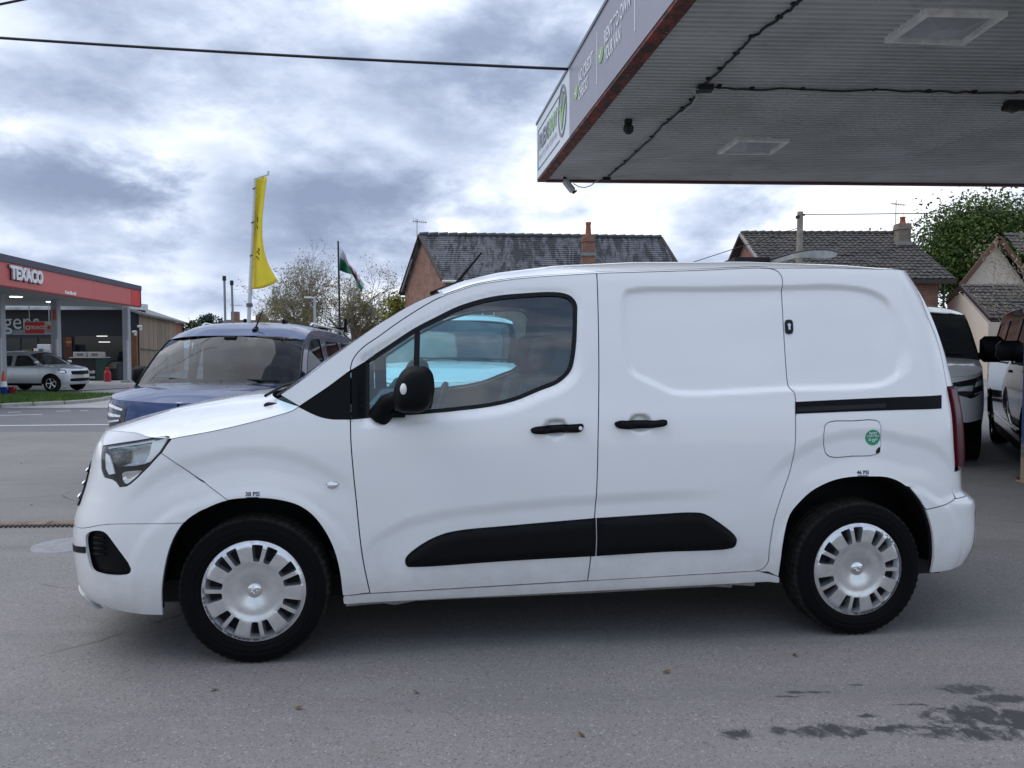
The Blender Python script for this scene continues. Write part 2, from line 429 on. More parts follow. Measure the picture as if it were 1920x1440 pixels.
def text_panel(name, parent, f, s, u, v, size, mat, off=.002, align='CENTER', sx=1.0, flip=False, rot=0.0, shear=0.0, bold=0.0, depth=0.0):
    cu = bpy.data.curves.new(name, 'FONT'); cu.body = s; cu.size = size; cu.align_x = align; cu.align_y = 'CENTER'; cu.resolution_u = 3; cu.shear = shear; cu.offset = bold; cu.extrude = depth
    o = bpy.data.objects.new(name, cu); COL.objects.link(o); dg = bpy.context.evaluated_depsgraph_get(); me = bpy.data.meshes.new_from_object(o.evaluated_get(dg)); bpy.data.objects.remove(o)
    co = np.array([tuple(q.co) for q in me.vertices]).reshape(-1, 3); x = co[:, 0]*sx*(-1 if flip else 1); y = co[:, 1]
    c, sn = math.cos(rot), math.sin(rot)
    P = f(u + x*c - y*sn, v + x*sn + y*c, off + co[:, 2] + depth)
    for q, p in zip(me.vertices, P): q.co = p
    return link(name, me, mat, parent)
# ---------------------------------------------------------------- materials
MATS = {}
def mat(name, col, rough=.6, metal=0.0, coat=0.0, spec=.5, noise=None, bump=None, emit=None, alpha=None, coat_rough=.03):
    """noise=(scale, amount) varies the colour; bump=(scale, strength, distance) gives fine relief"""
    if name in MATS: return MATS[name]
    m = bpy.data.materials.new(name); m.use_nodes = True; nt = m.node_tree; b = nt.nodes['Principled BSDF']; MATS[name] = m
    b.inputs['Base Color'].default_value = (*col, 1); b.inputs['Roughness'].default_value = rough; b.inputs['Metallic'].default_value = metal
    b.inputs['Coat Weight'].default_value = coat; b.inputs['Coat Roughness'].default_value = coat_rough; b.inputs['Specular IOR Level'].default_value = spec
    if emit: b.inputs['Emission Color'].default_value = (*emit[0], 1); b.inputs['Emission Strength'].default_value = emit[1]
    if noise or bump:
        tc = nt.nodes.new('ShaderNodeTexCoord')
    if noise:
        n = nt.nodes.new('ShaderNodeTexNoise'); n.inputs['Scale'].default_value = noise[0]; n.inputs['Detail'].default_value = 8; n.inputs['Roughness'].default_value = .65; nt.links.new(tc.outputs['Object'], n.inputs['Vector'])
        mr = nt.nodes.new('ShaderNodeMapRange'); mr.inputs[1].default_value = .25; mr.inputs[2].default_value = .75; mr.inputs[3].default_value = 1 - noise[1]; mr.inputs[4].default_value = 1 + noise[1]; nt.links.new(n.outputs['Fac'], mr.inputs[0])
        mx = nt.nodes.new('ShaderNodeMix'); mx.data_type = 'RGBA'; mx.blend_type = 'MULTIPLY'; mx.inputs[0].default_value = 1; mx.inputs[6].default_value = (*col, 1); nt.links.new(mr.outputs[0], mx.inputs[7]); nt.links.new(mx.outputs[2], b.inputs['Base Color'])
    if bump:
        n = nt.nodes.new('ShaderNodeTexNoise'); n.inputs['Scale'].default_value = bump[0]; n.inputs['Detail'].default_value = 6; nt.links.new(tc.outputs['Object'], n.inputs['Vector'])
        bp = nt.nodes.new('ShaderNodeBump'); bp.inputs['Strength'].default_value = bump[1]; bp.inputs['Distance'].default_value = bump[2]; nt.links.new(n.outputs['Fac'], bp.inputs['Height']); nt.links.new(bp.outputs[0], b.inputs['Normal'])
    return m
def glass(name, tint, refl=.08, rough=0.0):
    if name in MATS: return MATS[name]
    m = bpy.data.materials.new(name); m.use_nodes = True; nt = m.node_tree; N = nt.nodes; N.clear(); MATS[name] = m
    tr = N.new('ShaderNodeBsdfTransparent'); tr.inputs[0].default_value = (*tint, 1); gl = N.new('ShaderNodeBsdfGlossy'); gl.inputs['Roughness'].default_value = rough; gl.inputs['Color'].default_value = (.95, .97, 1, 1)
    lw = N.new('ShaderNodeFresnel'); gm = N.new('ShaderNodeNewGeometry'); mr = N.new('ShaderNodeMapRange'); mr.inputs[3].default_value = 1.52; mr.inputs[4].default_value = 1/1.52; nt.links.new(gm.outputs['Backfacing'], mr.inputs[0]); nt.links.new(mr.outputs[0], lw.inputs['IOR']); ad = N.new('ShaderNodeMath'); ad.operation = 'ADD'; ad.inputs[1].default_value = refl; ad.use_clamp = True
    mx = N.new('ShaderNodeMixShader'); out = N.new('ShaderNodeOutputMaterial')
    nt.links.new(lw.outputs[0], ad.inputs[0]); nt.links.new(ad.outputs[0], mx.inputs[0]); nt.links.new(tr.outputs[0], mx.inputs[1]); nt.links.new(gl.outputs[0], mx.inputs[2]); nt.links.new(mx.outputs[0], out.inputs[0])
    return m
class NG:
    """short-hand for building node materials"""
    def __init__(s, name, rough=.7):
        s.m = bpy.data.materials.new(name); s.m.use_nodes = True; s.nt = s.m.node_tree; s.b = s.nt.nodes['Principled BSDF']; s.b.inputs['Roughness'].default_value = rough
        s.tc = s.nt.nodes.new('ShaderNodeTexCoord'); s.obj = s.tc.outputs['Object']; MATS[name] = s.m
    def new(s, t, **k):
        n = s.nt.nodes.new(t)
        for a, b in k.items(): setattr(n, a, b)
        return n
    def put(s, sock, v):
        if isinstance(v, bpy.types.NodeSocket): s.nt.links.new(v, sock)
        else: sock.default_value = v
    def math(s, op, a, b=0.0, clamp=False):
        n = s.new('ShaderNodeMath', operation=op, use_clamp=clamp); s.put(n.inputs[0], a); s.put(n.inputs[1], b); return n.outputs[0]
    def noise(s, scale, detail=6, rough=.6, dist=0.0, vec=None, out='Fac'):
        n = s.new('ShaderNodeTexNoise'); s.put(n.inputs['Vector'], vec or s.obj); n.inputs['Scale'].default_value = scale; n.inputs['Detail'].default_value = detail; n.inputs['Roughness'].default_value = rough; n.inputs['Distortion'].default_value = dist
        return n.outputs[out]
    def voro(s, scale, feature='F1', out='Distance', vec=None):
        n = s.new('ShaderNodeTexVoronoi', feature=feature); s.put(n.inputs['Vector'], vec or s.obj); n.inputs['Scale'].default_value = scale; return n.outputs[out]
    def ramp(s, x, a, b, c=0.0, d=1.0, smooth=True):
        n = s.new('ShaderNodeMapRange', interpolation_type='SMOOTHSTEP' if smooth else 'LINEAR'); s.put(n.inputs[0], x)
        for i, v in enumerate((a, b, c, d)): s.put(n.inputs[i+1], v)
        return n.outputs[0]
    def mix(s, f, a, b, mode='MIX'):
        n = s.new('ShaderNodeMix', data_type='RGBA', blend_type=mode); s.put(n.inputs[0], f)
        s.put(n.inputs[6], (*a, 1) if isinstance(a, tuple) else a); s.put(n.inputs[7], (*b, 1) if isinstance(b, tuple) else b); return n.outputs[2]
    def scale(s, v, vec=None):
        n = s.new('ShaderNodeMapping'); s.put(n.inputs['Vector'], vec or s.obj); n.inputs['Scale'].default_value = v; return n.outputs[0]
    def xyz(s, vec=None):
        n = s.new('ShaderNodeSeparateXYZ'); s.put(n.inputs[0], vec or s.obj); return n.outputs
    def color(s, c): s.put(s.b.inputs['Base Color'], (*c, 1) if isinstance(c, tuple) else c)
    def rough(s, r): s.put(s.b.inputs['Roughness'], r)
    def bump(s, h, strength=.5, dist=.01, prev=None):
        n = s.new('ShaderNodeBump'); n.inputs['Strength'].default_value = strength; n.inputs['Distance'].default_value = dist; s.put(n.inputs['Height'], h)
        if prev is not None: s.put(n.inputs['Normal'], prev)
        s.put(s.b.inputs['Normal'], n.outputs[0]); return n.outputs[0]
# ---------------------------------------------------------------- the setting: ground, road, kerb, verge, forecourt
def zg(X, Y):
    return -.47*min(max((Y-5.9)/10.6, 0), 1)*float(sstep(1.5, -1.5, X)) - .03*float(sstep(17, 24, Y))
def at_z(px, py, z):
    d = ray(px, py); t = (z - CAMH) / d[2]; return Vector((d[0]*t, d[1]*t, z))
def at_g(px, py):
    z = 0.0
    for _ in range(30):
        p = at_z(px, py, z); z = zg(p.x, p.y)
    return p
def asphalt(name, c1, c2, lot=False):
    g = NG(name, .85)
    big = g.noise(.45, 5, .6, .4); mid = g.noise(3.2, 6, .65); fine = g.noise(230, 3, .7); vor = g.voro(160, out='Color')
    sp = g.new('ShaderNodeSeparateColor'); g.put(sp.inputs[0], vor)
    col = g.mix(g.ramp(big, .3, .7), c1, c2); col = g.mix(g.math('MULTIPLY', g.ramp(mid, .45, .75), .35), col, tuple(v*.72 for v in c1))
    k = g.ramp(sp.outputs[0], 0, 1, .87, 1.14, smooth=False); col = g.mix(1.0, col, k, 'MULTIPLY')
    stone = g.ramp(sp.outputs[1], .955, .985); col = g.mix(g.math('MULTIPLY', stone, .4), col, (.5, .48, .45))
    dk = g.ramp(sp.outputs[2], .93, .97); col = g.mix(g.math('MULTIPLY', dk, .55), col, (.05, .05, .052))
    rough = .88
    if lot:
        X, Y, Z = g.xyz()
        # damp tar stains in the near right corner, wheel-scuffed tone, hairline cracks
        def ell(cx, cy, rx, ry, rot=0.0):
            c, s_ = math.cos(rot), math.sin(rot); dx = g.math('SUBTRACT', X, cx); dy = g.math('SUBTRACT', Y, cy)
            a = g.math('DIVIDE', g.math('ADD', g.math('MULTIPLY', dx, c), g.math('MULTIPLY', dy, s_)), rx); b = g.math('DIVIDE', g.math('SUBTRACT', g.math('MULTIPLY', dy, c), g.math('MULTIPLY', dx, s_)), ry)
            return g.math('SUBTRACT', 1.0, g.math('ADD', g.math('MULTIPLY', a, a), g.math('MULTIPLY', b, b)))
        ragged = g.noise(13, 8, .75, .6)
        st = None
        for (px, py, rx, ry) in ((1850, 1345, .24, .10), (1800, 1372, .22, .06), (1545, 1370, .17, .05), (1700, 1366, .18, .03), (1385, 1378, .07, .04), (1825, 1292, .12, .05), (1905, 1350, .22, .13), (1520, 1298, .10, .013), (1600, 1284, .05, .012), (1710, 1322, .08, .014), (1630, 1342, .04, .014), (1470, 1306, .05, .010), (1880, 1310, .12, .04)):
            p = at_z(px, py, 0); e = ell(p.x, p.y, rx, ry); st = e if st is None else g.math('MAXIMUM', st, e)
        m = g.ramp(g.math('ADD', g.math('MULTIPLY', st, .55), g.math('MULTIPLY', g.math('SUBTRACT', ragged, .5), 4.2)), -.15, .50)
        m = g.math('MULTIPLY', m, g.ramp(st, -1.6, -.3))
        col = g.mix(g.math('MULTIPLY', m, .88), col, (.022, .022, .025))
        wv = g.new('ShaderNodeTexVoronoi', feature='DISTANCE_TO_EDGE'); n2 = g.noise(1.6, 4, .6, 0, out='Color'); mv = g.new('ShaderNodeMix', data_type='VECTOR'); mv.inputs[0].default_value = .12; g.put(mv.inputs[4], g.obj); g.put(mv.inputs[5], n2)
        g.put(wv.inputs['Vector'], mv.outputs[1]); wv.inputs['Scale'].default_value = .42
        crack = g.math('MULTIPLY', g.ramp(wv.outputs[0], .006, .001, 0, 1), g.ramp(g.noise(.9, 3), .50, .62)); col = g.mix(g.math('MULTIPLY', crack, .7), col, (.04, .04, .04))
        trk = g.noise(1.0, 5, .6, .3, vec=g.scale((.16, 2.6, 1))); col = g.mix(g.math('MULTIPLY', g.ramp(trk, .50, .70), .30), col, (.10, .098, .098)); pale = g.noise(1.6, 6, .65, .5, vec=g.scale((.5, 1.4, 1))); col = g.mix(g.math('MULTIPLY', g.ramp(pale, .55, .75), .28), col, (.30, .29, .28))
        spots = g.voro(1.7, out='Distance'); col = g.mix(g.math('MULTIPLY', g.ramp(g.math('ADD', spots, g.math('MULTIPLY', ragged, .05)), .062, .045), .55), col, (.07, .068, .07))
        oil = g.ramp(g.noise(.8, 4, .55, .2), .60, .78); col = g.mix(g.math('MULTIPLY', oil, .35), col, (.07, .07, .075))
        rough = g.math('SUBTRACT', .88, g.math('MULTIPLY', m, .12))
    g.color(col); g.rough(rough)
    n = g.bump(fine, .35, .004); g.bump(sp.outputs[0], .25, .004, prev=n)
    return g.m
ASPH = asphalt('lot_tarmac', (.228, .212, .196), (.19, .178, .168), True)
ROADM = asphalt('road_tarmac', (.135, .135, .142), (.16, .158, .162))
CONC = mat('forecourt_concrete', (.38, .365, .345), .85, noise=(.9, .22), bump=(60, .2, .003))
LINEM = mat('road_paint', (.72, .72, .70), .7, noise=(9, .2))
def sheet(name, x0, x1, y0, y1, m, dz=0.0, nx=24, ny=40, f=None, edge=None):
    V = []; F = []
    for j in range(ny+1):
        for i in range(nx+1):
            x = x0 + (x1-x0)*i/nx; y = y0 + (y1-y0)*j/ny
            if edge: x, y = edge(x, y)
            V.append((x, y, (zg(x, y) if f is None else f(x, y)) + dz))
    for j in range(ny):
        for i in range(nx): k = j*(nx+1)+i; F.append((k, k+1, k+nx+2, k+nx+1))
    return mesh(name, V, F, m, smooth=True)
xs_ = [-700, -300, -120, -60, -40] + list(np.arange(-30, 31, 1.0)) + [40, 60, 120, 300, 700]; ys_ = [-300, -100, -40, -20, -10, -5] + list(np.arange(-2, 30, .75)) + [32, 36, 40, 50, 60, 80, 120, 200, 400, 900]
V = [(x, y, zg(x, y)) for y in ys_ for x in xs_]; n_ = len(xs_)
tag(mesh('ground', V, [(j*n_+i, j*n_+i+1, (j+1)*n_+i+1, (j+1)*n_+i) for j in range(len(ys_)-1) for i in range(n_-1)], ASPH, smooth=True), kind='structure')
ye0 = at_g(60, 811).y; ykerb = at_g(0, 766).y
rd = sheet('road', -120, 120, ye0, ykerb - .05, ROADM, .004, nx=60, ny=16); tag(rd, kind='structure')
def marking(px0, px1, py0, py1, w, name='road_marking'):
    a, b = at_g(px0, py0), at_g(px1, py1); d = (b - a); L = d.length; n = max(2, int(L/1.2)); t = Vector((-d.y, d.x, 0)).normalized()*w/2; V = []
    for i in range(n+1):
        p = a + d*i/n
        for s in (-1, 1): q = p + t*s; V.append((q.x, q.y, zg(q.x, q.y) + .008))
    o = mesh(name, V, [(2*i, 2*i+2, 2*i+3, 2*i+1) for i in range(n)], LINEM, rd); return o
marking(-400, 330, 803, 795, .13); marking(-200, 80, 784, 777.5, .11); marking(105, 132, 771.8, 770.9, .10); marking(15, 40, 773.6, 772.8, .10); marking(150, 166, 770.6, 770.2, .10)
# forecourt sheet beyond the kerb
fk = sheet('forecourt', -60, -8.0, ykerb + .1, 70, CONC, .012, nx=30, ny=20); tag(fk, kind='structure')
# verge: kerb stones in a row, grass behind
VERGE = [at_g(px, py) for px, py in ((-60, 769), (0, 765), (60, 762), (110, 759.5), (150, 757), (185, 753), (205, 749.5), (216, 746.5))]
pav = tag(bpy.data.objects.new('kerb', None), kind='structure'); COL.objects.link(pav)
KST = mat('kerb_stone', (.36, .34, .31), .85, noise=(5, .3), bump=(50, .3, .004))
cur = catmull([(p.x, p.y) for p in VERGE], 8); d_ = np.r_[0, np.cumsum([math.dist(cur[i], cur[i+1]) for i in range(len(cur)-1)])]
def along(s): return np.array([np.interp(s, d_, [c[0] for c in cur]), np.interp(s, d_, [c[1] for c in cur])])
s0 = 0
while s0 < d_[-1]-.5:
    a, b = along(s0+.012), along(min(s0+.9, d_[-1])-.012); m = MB(); c = (a+b)/2; an = math.atan2(b[1]-a[1], b[0]-a[0]); z = zg(*c)
    m.rbox((c[0], c[1], z+.045+RNG.uniform(-.008, .008)), (np.linalg.norm(b-a), .15, .17), R=Matrix.Rotation(an, 3, 'Z'), b=.18); m.build('kerb_stone', KST, pav); s0 += .9
gx = [(p.x, p.y) for p in VERGE]; back = [(at_g(px, py).x, at_g(px, py).y) for px, py in ((206, 745), (150, 744), (90, 743.5), (30, 742.5), (-60, 742))]
vp = [(x, y+.16) for x, y in gx] + back
SOIL = mat('verge_soil', (.05, .06, .02), .95, noise=(8, .3))
GRASS = NG('grass_blades', .7); gm_ = GRASS.mix(GRASS.ramp(GRASS.noise(1.2, 4), .35, .65), (.055, .13, .018), (.11, .19, .03)); GRASS.color(gm_)
tv, tt = tri2d(vp, [], .8)
verge = tag(mesh('grass_verge', [(x, y, zg(x, y)+.10) for x, y in tv], tt, SOIL), kind='structure')
pp = np.array(vp); lo, hi = pp.min(0), pp.max(0); Q = RNG.uniform(lo, hi, (26000, 2)); Q = Q[inside(Q, vp)]; V = []; F = []
for (x, y) in Q:
    h = RNG.uniform(.05, .14); a = RNG.uniform(0, 6.28); w_ = .018; lx, ly = RNG.normal(0, .03, 2); z = zg(x, y) + .10; k = len(V)
    V += [(x-w_*math.cos(a), y-w_*math.sin(a), z), (x+w_*math.cos(a), y+w_*math.sin(a), z), (x+lx, y+ly, z+h)]; F.append((k, k+1, k+2))
tag(mesh('grass', V, F, GRASS.m), 'short green grass on the verge beside the road', 'grass', kind='stuff')
# slot drain across the lot, patched manhole, litter
drn = tag(bpy.data.objects.new('drain_channel', None), 'narrow slot drain with rusty edging across the tarmac', 'drain'); COL.objects.link(drn)
a, b = at_g(-120, 988), at_g(560, 981)
DR1 = mat('drain_edging', (.20, .145, .105), .9, noise=(6, .45), bump=(30, .5, .01)); DR2 = mat('drain_grate_iron', (.035, .032, .03), .7)
dv = (b-a).normalized(); nv = Vector((-dv.y, dv.x, 0)); L = (b-a).length
k_ = 0; s = 0
while s < L:
    l = RNG.uniform(.5, .9); c = a + dv*(s+l/2); m = MB(); m.rbox((c.x + nv.x*.075, c.y + nv.y*.075, .001), (l-.012, .115, .02), R=Matrix.Rotation(math.atan2(dv.y, dv.x), 3, 'Z'), b=.3); m.build('edging_block', DR1, drn); s += l
m = MB(); 
for i in range(int(L/.035)):
    c = a + dv*(i*.035); m.rbox((c.x - nv.x*.012, c.y - nv.y*.012, .002), (.016, .05, .014), R=Matrix.Rotation(math.atan2(dv.y, dv.x)+.5, 3, 'Z'))
m.build('grate', DR2, drn)
c = at_g(125, 1022); m = MB(); m.lathe([(0, .006), (.20, .006), (.215, .004), (.225, -.01)], (c.x, c.y, 0), 'z', 40); tag(m.build('manhole_patch', mat('pale_concrete', (.26, .255, .265), .85, noise=(12, .25)), smooth=True), 'pale round concrete patch on the tarmac by the van bumper', 'manhole')
LEAFD = mat('dry_leaf', (.12, .07, .03), .8)
V = []; F = []
for px, py in ((160, 836), (92, 1015), (40, 870), (300, 1170), (285, 1167), (400, 1295), (1490, 1230), (1090, 1380), (780, 1300), (560, 1330), (1250, 1262), (59, 948), (1840, 905), (1860, 912)):
    p = at_g(px, py); an = RNG.uniform(0, 6.28); l = RNG.uniform(.012, .022); k = len(V); c_, s_ = math.cos(an), math.sin(an)
    for u_, v_, h_ in ((-1, 0, .004), (0, -.5, .002), (1, 0, .012), (0, .5, .009)): V.append((p.x + l*(u_*c_ - v_*s_), p.y + l*(u_*s_ + v_*c_), p.z + h_ + .002))
    F.append((k, k+1, k+2, k+3))
tag(mesh('fallen_leaves', V, F, LEAFD), 'small dry leaves scattered over the tarmac', 'leaves', kind='stuff')
# ---------------------------------------------------------------- vehicle materials
def paint_white():
    g = NG('white_paint', .3); g.b.inputs['Coat Weight'].default_value = .9; g.b.inputs['Coat Roughness'].default_value = .04
    X, Y, Z = g.xyz(); n = g.noise(7, 7, .7); d = g.math('MULTIPLY', g.ramp(g.math('ADD', Z, g.math('MULTIPLY', n, -.35)), .34, .02), .42); film = g.math('MULTIPLY', g.ramp(g.noise(1.3, 4, .6), .45, .75), .05)
    g.color(g.mix(g.math('ADD', d, film), (.84, .84, .84), (.33, .30, .27))); g.rough(g.math('ADD', .26, g.math('MULTIPLY', d, .9))); return g.m
PAINT_W = paint_white()
BLACKP = mat('black_plastic', (.0045, .0048, .0055), .5, spec=.12, noise=(60, .15), bump=(900, .12, .0006))
GAPB = mat('dark_gap', (.008, .008, .010), .8)
SEAL = mat('rubber_seal', (.004, .004, .005), .42, spec=.25)
def tyre_mat():
    g = NG('tyre_rubber', .8); X, Y, Z = g.xyz(); r = g.math('SQRT', g.math('ADD', g.math('MULTIPLY', X, X), g.math('MULTIPLY', Z, Z))); n = g.noise(30, 5, .7)
    g.color(g.mix(g.math('MULTIPLY', g.ramp(r, .302, .318), g.ramp(n, .35, .65, .4, 1.0)), (.0045, .0045, .005), (.035, .032, .028))); g.b.inputs['Specular IOR Level'].default_value = .1; return g.m
TYRE = tyre_mat()
SILVER = mat('silver_trim', (.72, .73, .75), .25, metal=.85, coat=.3, noise=(22, .16))
CHROME = mat('chrome', (.8, .81, .83), .1, metal=1.0)
CABIN = mat('cabin_fabric', (.022, .023, .027), .9, noise=(40, .2))
CABIN2 = mat('cabin_plastic', (.03, .032, .036), .65)
GLASS = glass('tinted_glass', (.60, .90, .95), .06)
GLASSD = mat('dark_glass', (.012, .016, .02), .04, spec=.8)
LENS = glass('clear_lens', (.97, .98, .99), .03)
REDL = mat('red_lens', (.11, .004, .008), .4, spec=.05)
WHITEPL = mat('white_plastic', (.75, .75, .74), .45)
DECALB = mat('navy_decal', (.02, .03, .07), .5)
METALG = mat('dirty_metal', (.28, .27, .25), .6, metal=.3, noise=(14, .4))
# ---------------------------------------------------------------- the white panel van
van = thing('panel_van', 'white panel van with black side mouldings parked side-on in the foreground', 'van', (VT[0], VT[1], 0), VT[2])
def pc(pts, n=6, closed=False): return [VB.hit(p[0], p[1], VT) for p in catmull(pts, n, closed)]
def pu(*pts): return [VB.hit(p[0], p[1], VT) + tuple(p[2:]) for p in pts]
WIN = pu((685,784,1),(685,677,1),(730,647),(777.5,616),(820,594),(862,574),(922.5,557),(983,550.5),(1049,549),(1070.6,556),(1081,569.5),(1082,590.6),(1078,669),(1070.6,696),(1049,717.5),(1013,732.6),(968,751),(922.5,762),(862,770),(802,775.5),(741,780))
WINO = catmull(WIN, 5, True)
RECESS = catmull(pu((1163,562),(1171,543),(1193,537),(1330,535),(1456,533),(1575,531.5),(1634,541),(1666,559),(1686,583),(1698,611),(1712,655),(1712,680),(1694,706),(1666,724),(1634,731),(1480,736),(1290,745),(1258,741),(1231,729),(1182,703),(1171,682),(1163,600)), 4, True)
SCAL = np.array(pu((640,1060),(705,1004),(761,974),(833,957),(983,940),(1116,930),(1240,922)))
H1, H2 = pu((1043,803))[0], pu((1201,794))[0]
ARF, ARR = (0.0, .318), (2.785, .318)
def van_feat(u, z):
    sh = np.shape(u); u = np.ravel(u); z = np.ravel(z); P = np.stack([u, z], 1)
    d = sdf(P, RECESS); o = -.018*sstep(0, .036, d)
    dw = -sdf(P, WINO); o = o - .016*sstep(.055, 0.0, dw)*sstep(1.5, 1.2, z) - .006*sstep(.03, 0.0, dw)
    for (cx, cz), r1 in ((ARF, .62), (ARR, .66)):
        r = np.hypot(u-cx, z-cz); fd = sstep(.62, .85, z)
        o = o - .008*sstep(r1+.02, r1-.04, r)*fd*sstep(.60, .35, np.abs(u-cx)) + .008*sstep(.55, .43, r)*fd + .006*sstep(.47, .42, r)
    zl = np.interp(u, SCAL[:, 0], SCAL[:, 1]); k = sstep(SCAL[0, 0], SCAL[2, 0], u)*sstep(2.2, 1.7, u)
    o = o - .010*sstep(zl+.012, zl-.05, z)*sstep(zl-.30, zl-.08, z)*k
    for (hu, hz) in (H1, H2):
        r = np.hypot((u-hu)/.062, (z-hz)/.047); o = o - .024*sstep(1.0, .55, r)
    return o.reshape(sh)
VB.feat = van_feat
G = .0026
BS = (-1, 1)
UN, UT = VB.un, VB.ut
hl = [(192,836),(260,825.5),(307,817.5),(316,818.5),(319,823),(316,828),(302,849),(280,874),(257,897),(245,907),(237,912),(224,913.5),(217,904),(210,899),(195,895),(189.5,881),(190,846)]
HL = pu(*hl)
arch_f = pu((306,1153,1),(304,1113),(307,1080),(317,1033),(333,997),(353,973),(387,953),(427,938),(480,934),(520,937),(560,948),(587,967),(610,997),(627,1033),(637,1073),(642,1113),(643.5,1118,1))
arch_r = pu((1459,1081,1),(1464,1047),(1470,1005),(1482,965),(1502,940),(1525,920),(1560,902.5),(1595,895),(1630,894),(1665,896),(1690,906),(1715,927.5),(1732,952.5),(1745,990),(1749,1030),(1747,1060),(1744,1074,1))
AF = pc([(306,1153,1),(304,1113),(307,1080),(317,1033),(333,997),(353,973),(387,953),(427,938),(480,934),(520,937),(560,948),(587,967),(610,997),(627,1033),(637,1073),(642,1113),(643.5,1118,1)], 4); AR = pc([(1459,1081,1),(1464,1047),(1470,1005),(1482,965),(1502,940),(1525,920),(1560,902.5),(1595,895),(1630,894),(1665,896),(1690,906),(1715,927.5),(1732,952.5),(1745,990),(1749,1030),(1747,1060),(1744,1074,1)], 5)
def cut(c, a, b):
    """part of a curve between the points closest to a and b"""
    A = np.array(c); i = int(np.argmin(np.linalg.norm(A-np.array(a), axis=1))); j = int(np.argmin(np.linalg.norm(A-np.array(b), axis=1)))
    return c[i:j+1] if i <= j else c[j:i+1][::-1]
bon = pc([(560,762),(548,769.5),(520,778.5),(420,803.5),(322,822)], 10)
seam_fd = catmull(pu((657,786),(658,830),(662,880),(667,930),(680,1047),(693.5,1112)), 5)
seam_ad = catmull(pu((657,690),(660,678),(666,667),(681,651),(711,630),(756,598),(820,560),(862,544),(892,534.5),(953,524.5),(1013,518.5),(1119,512)), 6)
seam_b = catmull(pu((1119,512),(1122,600),(1123,717),(1122,802),(1119,919),(1115,980),(1102,1089)), 5)
seam_s = catmull(pu((1119,512),(1300,507),(1440,503),(1457,508),(1466,519),(1468,539),(1474,638),(1480,717),(1482.5,727),(1490,738),(1492,790),(1491,836),(1484,880),(1468,925),(1452,975),(1443,1030),(1440,1055),(1430,1067),(1415,1071.5)), 5)
sill_t = pu((643.5,1117),(695,1113.5),(1101,1089.5),(1420,1071),(1459,1080))
seam_r = catmull(pu((1694,506),(1710,527.5),(1733,579),(1757,638),(1773,710),(1776,726),(1782,757),(1789,836),(1791,876),(1791,934)), 4)
tri_b = catmull(pu((561,763),(587,776),(605,782.5),(622,785.5),(657,786)), 4)
tri_t = pu((561,762),(614,726.6),(657,695),(685,677))
# bonnet / nose
bump_top = catmull([pu((322,822))[0], pu((281,819))[0], pu((255,811))[0], (UN+.17, .985), (UN, .975)], 6)
seam_low = catmull([pu((343,980))[0], pu((203,983))[0], pu((150,990))[0], (UN+.12, .565), (UN, .565)], 5)
# wing
wing = tri_b + seam_fd + [sill_t[0]] + cut(AF, sill_t[0], pu((427,938))[0]) + pc([(426,937),(364,893.7),(302,850)], 5) + pu((316,829),(321,823)) + bon[::-1]
panel('front_wing', van, VB, dedupe(wing), mat=PAINT_W, sp=.022, gap=G, sides=BS, roll=.002)
ub = pc([(426,937),(364,893.7),(302,850)], 5) + HL[7:] + [HL[0]] + HL[1:3] + bump_top[1:] + seam_low[::-1] + cut(AF, pu((343,980))[0], pu((427,938))[0])
panel('bumper_cover', van, VB, dedupe(ub), mat=PAINT_W, sp=.022, gap=G*.35, sides=BS, roll=.002)
fog = catmull(pu((160,1007),(167,998.5),(193,998),(208,1013),(245,1066),(243,1073.5),(233,1078),(187,1075.5),(170,1066),(162,1035)), 4, True)
low_b = catmull(pu((306,1153),(240,1149),(200,1139),(172,1128)) + [(UN+.2, .185), (UN, .185)], 4)
lb = cut(AF, AF[0], pu((343,980))[0])[::-1][::-1] + seam_low + low_b[::-1]
panel('lower_bumper', van, VB, dedupe(lb), holes=[fog], mat=PAINT_W, sp=.02, gap=G*.7, sides=BS, roll=.003)
fogs = panel('fog_lamp_surround', van, VB, fog, mat=BLACKP, sp=.015, off=-.028, depth=.005, sides=BS)
for fo, sd in zip(fogs, BS):
    m = MB(); F = VB.map(sd)
    cx = np.mean([q[0] for q in fog])-.045; cz = np.mean([q[1] for q in fog])+.035
    for k in range(4):
        zz = cz - .036 + .024*k; P = [F(np.array([cx + t]), np.array([zz + t*.05]), np.array([-.016]))[0] for t in (-.045, 0, .045)]
        m.tube(P, .005, 6)
    m.build('fog_lamp_fin', BLACKP, fo, True)
st = panel('bumper_stripe', van, VB, [(UN, .395), (pu((160,1031))[0][0], pu((160,1031))[0][1]-.014), (pu((160,1031))[0][0], pu((160,1031))[0][1]+.014), (UN, .425)], mat=BLACKP, off=.003, sp=.03, sides=BS)
lipo = pu((150,1100),(166,1122)); 
panel('bumper_lip', van, VB, [(UN, .215), (lipo[1][0]+.02, .205), (lipo[1][0]-.045, .262), (UN, .275)], mat=PAINT_W, off=.010, sp=.02, depth=.03, sides=BS, dome=(.012, .03))
gr = panel('grille', van, VB, rounded([(UN, .60), (UN+.5, .66), (UN+.47, .84), (UN, .86)], .03), mat=BLACKP, off=.006, sp=.03, sides=BS)
m = MB()
for sd in BS:
    F = VB.map(sd)
    for k in range(3): m.tube([F(np.array([UN+t]), np.array([.67+.06*k+t*.05]), np.array([.012]))[0] for t in (0, .15, .3, .45)], .007, 6)
m.build('grille_bar', CHROME, van, True)
MB().lathe([(0, -.004), (.055, -.004), (.062, .004), (.062, .012)], (-.866, 0, .79), 'x', 24).build('nose_badge', CHROME, van, True)
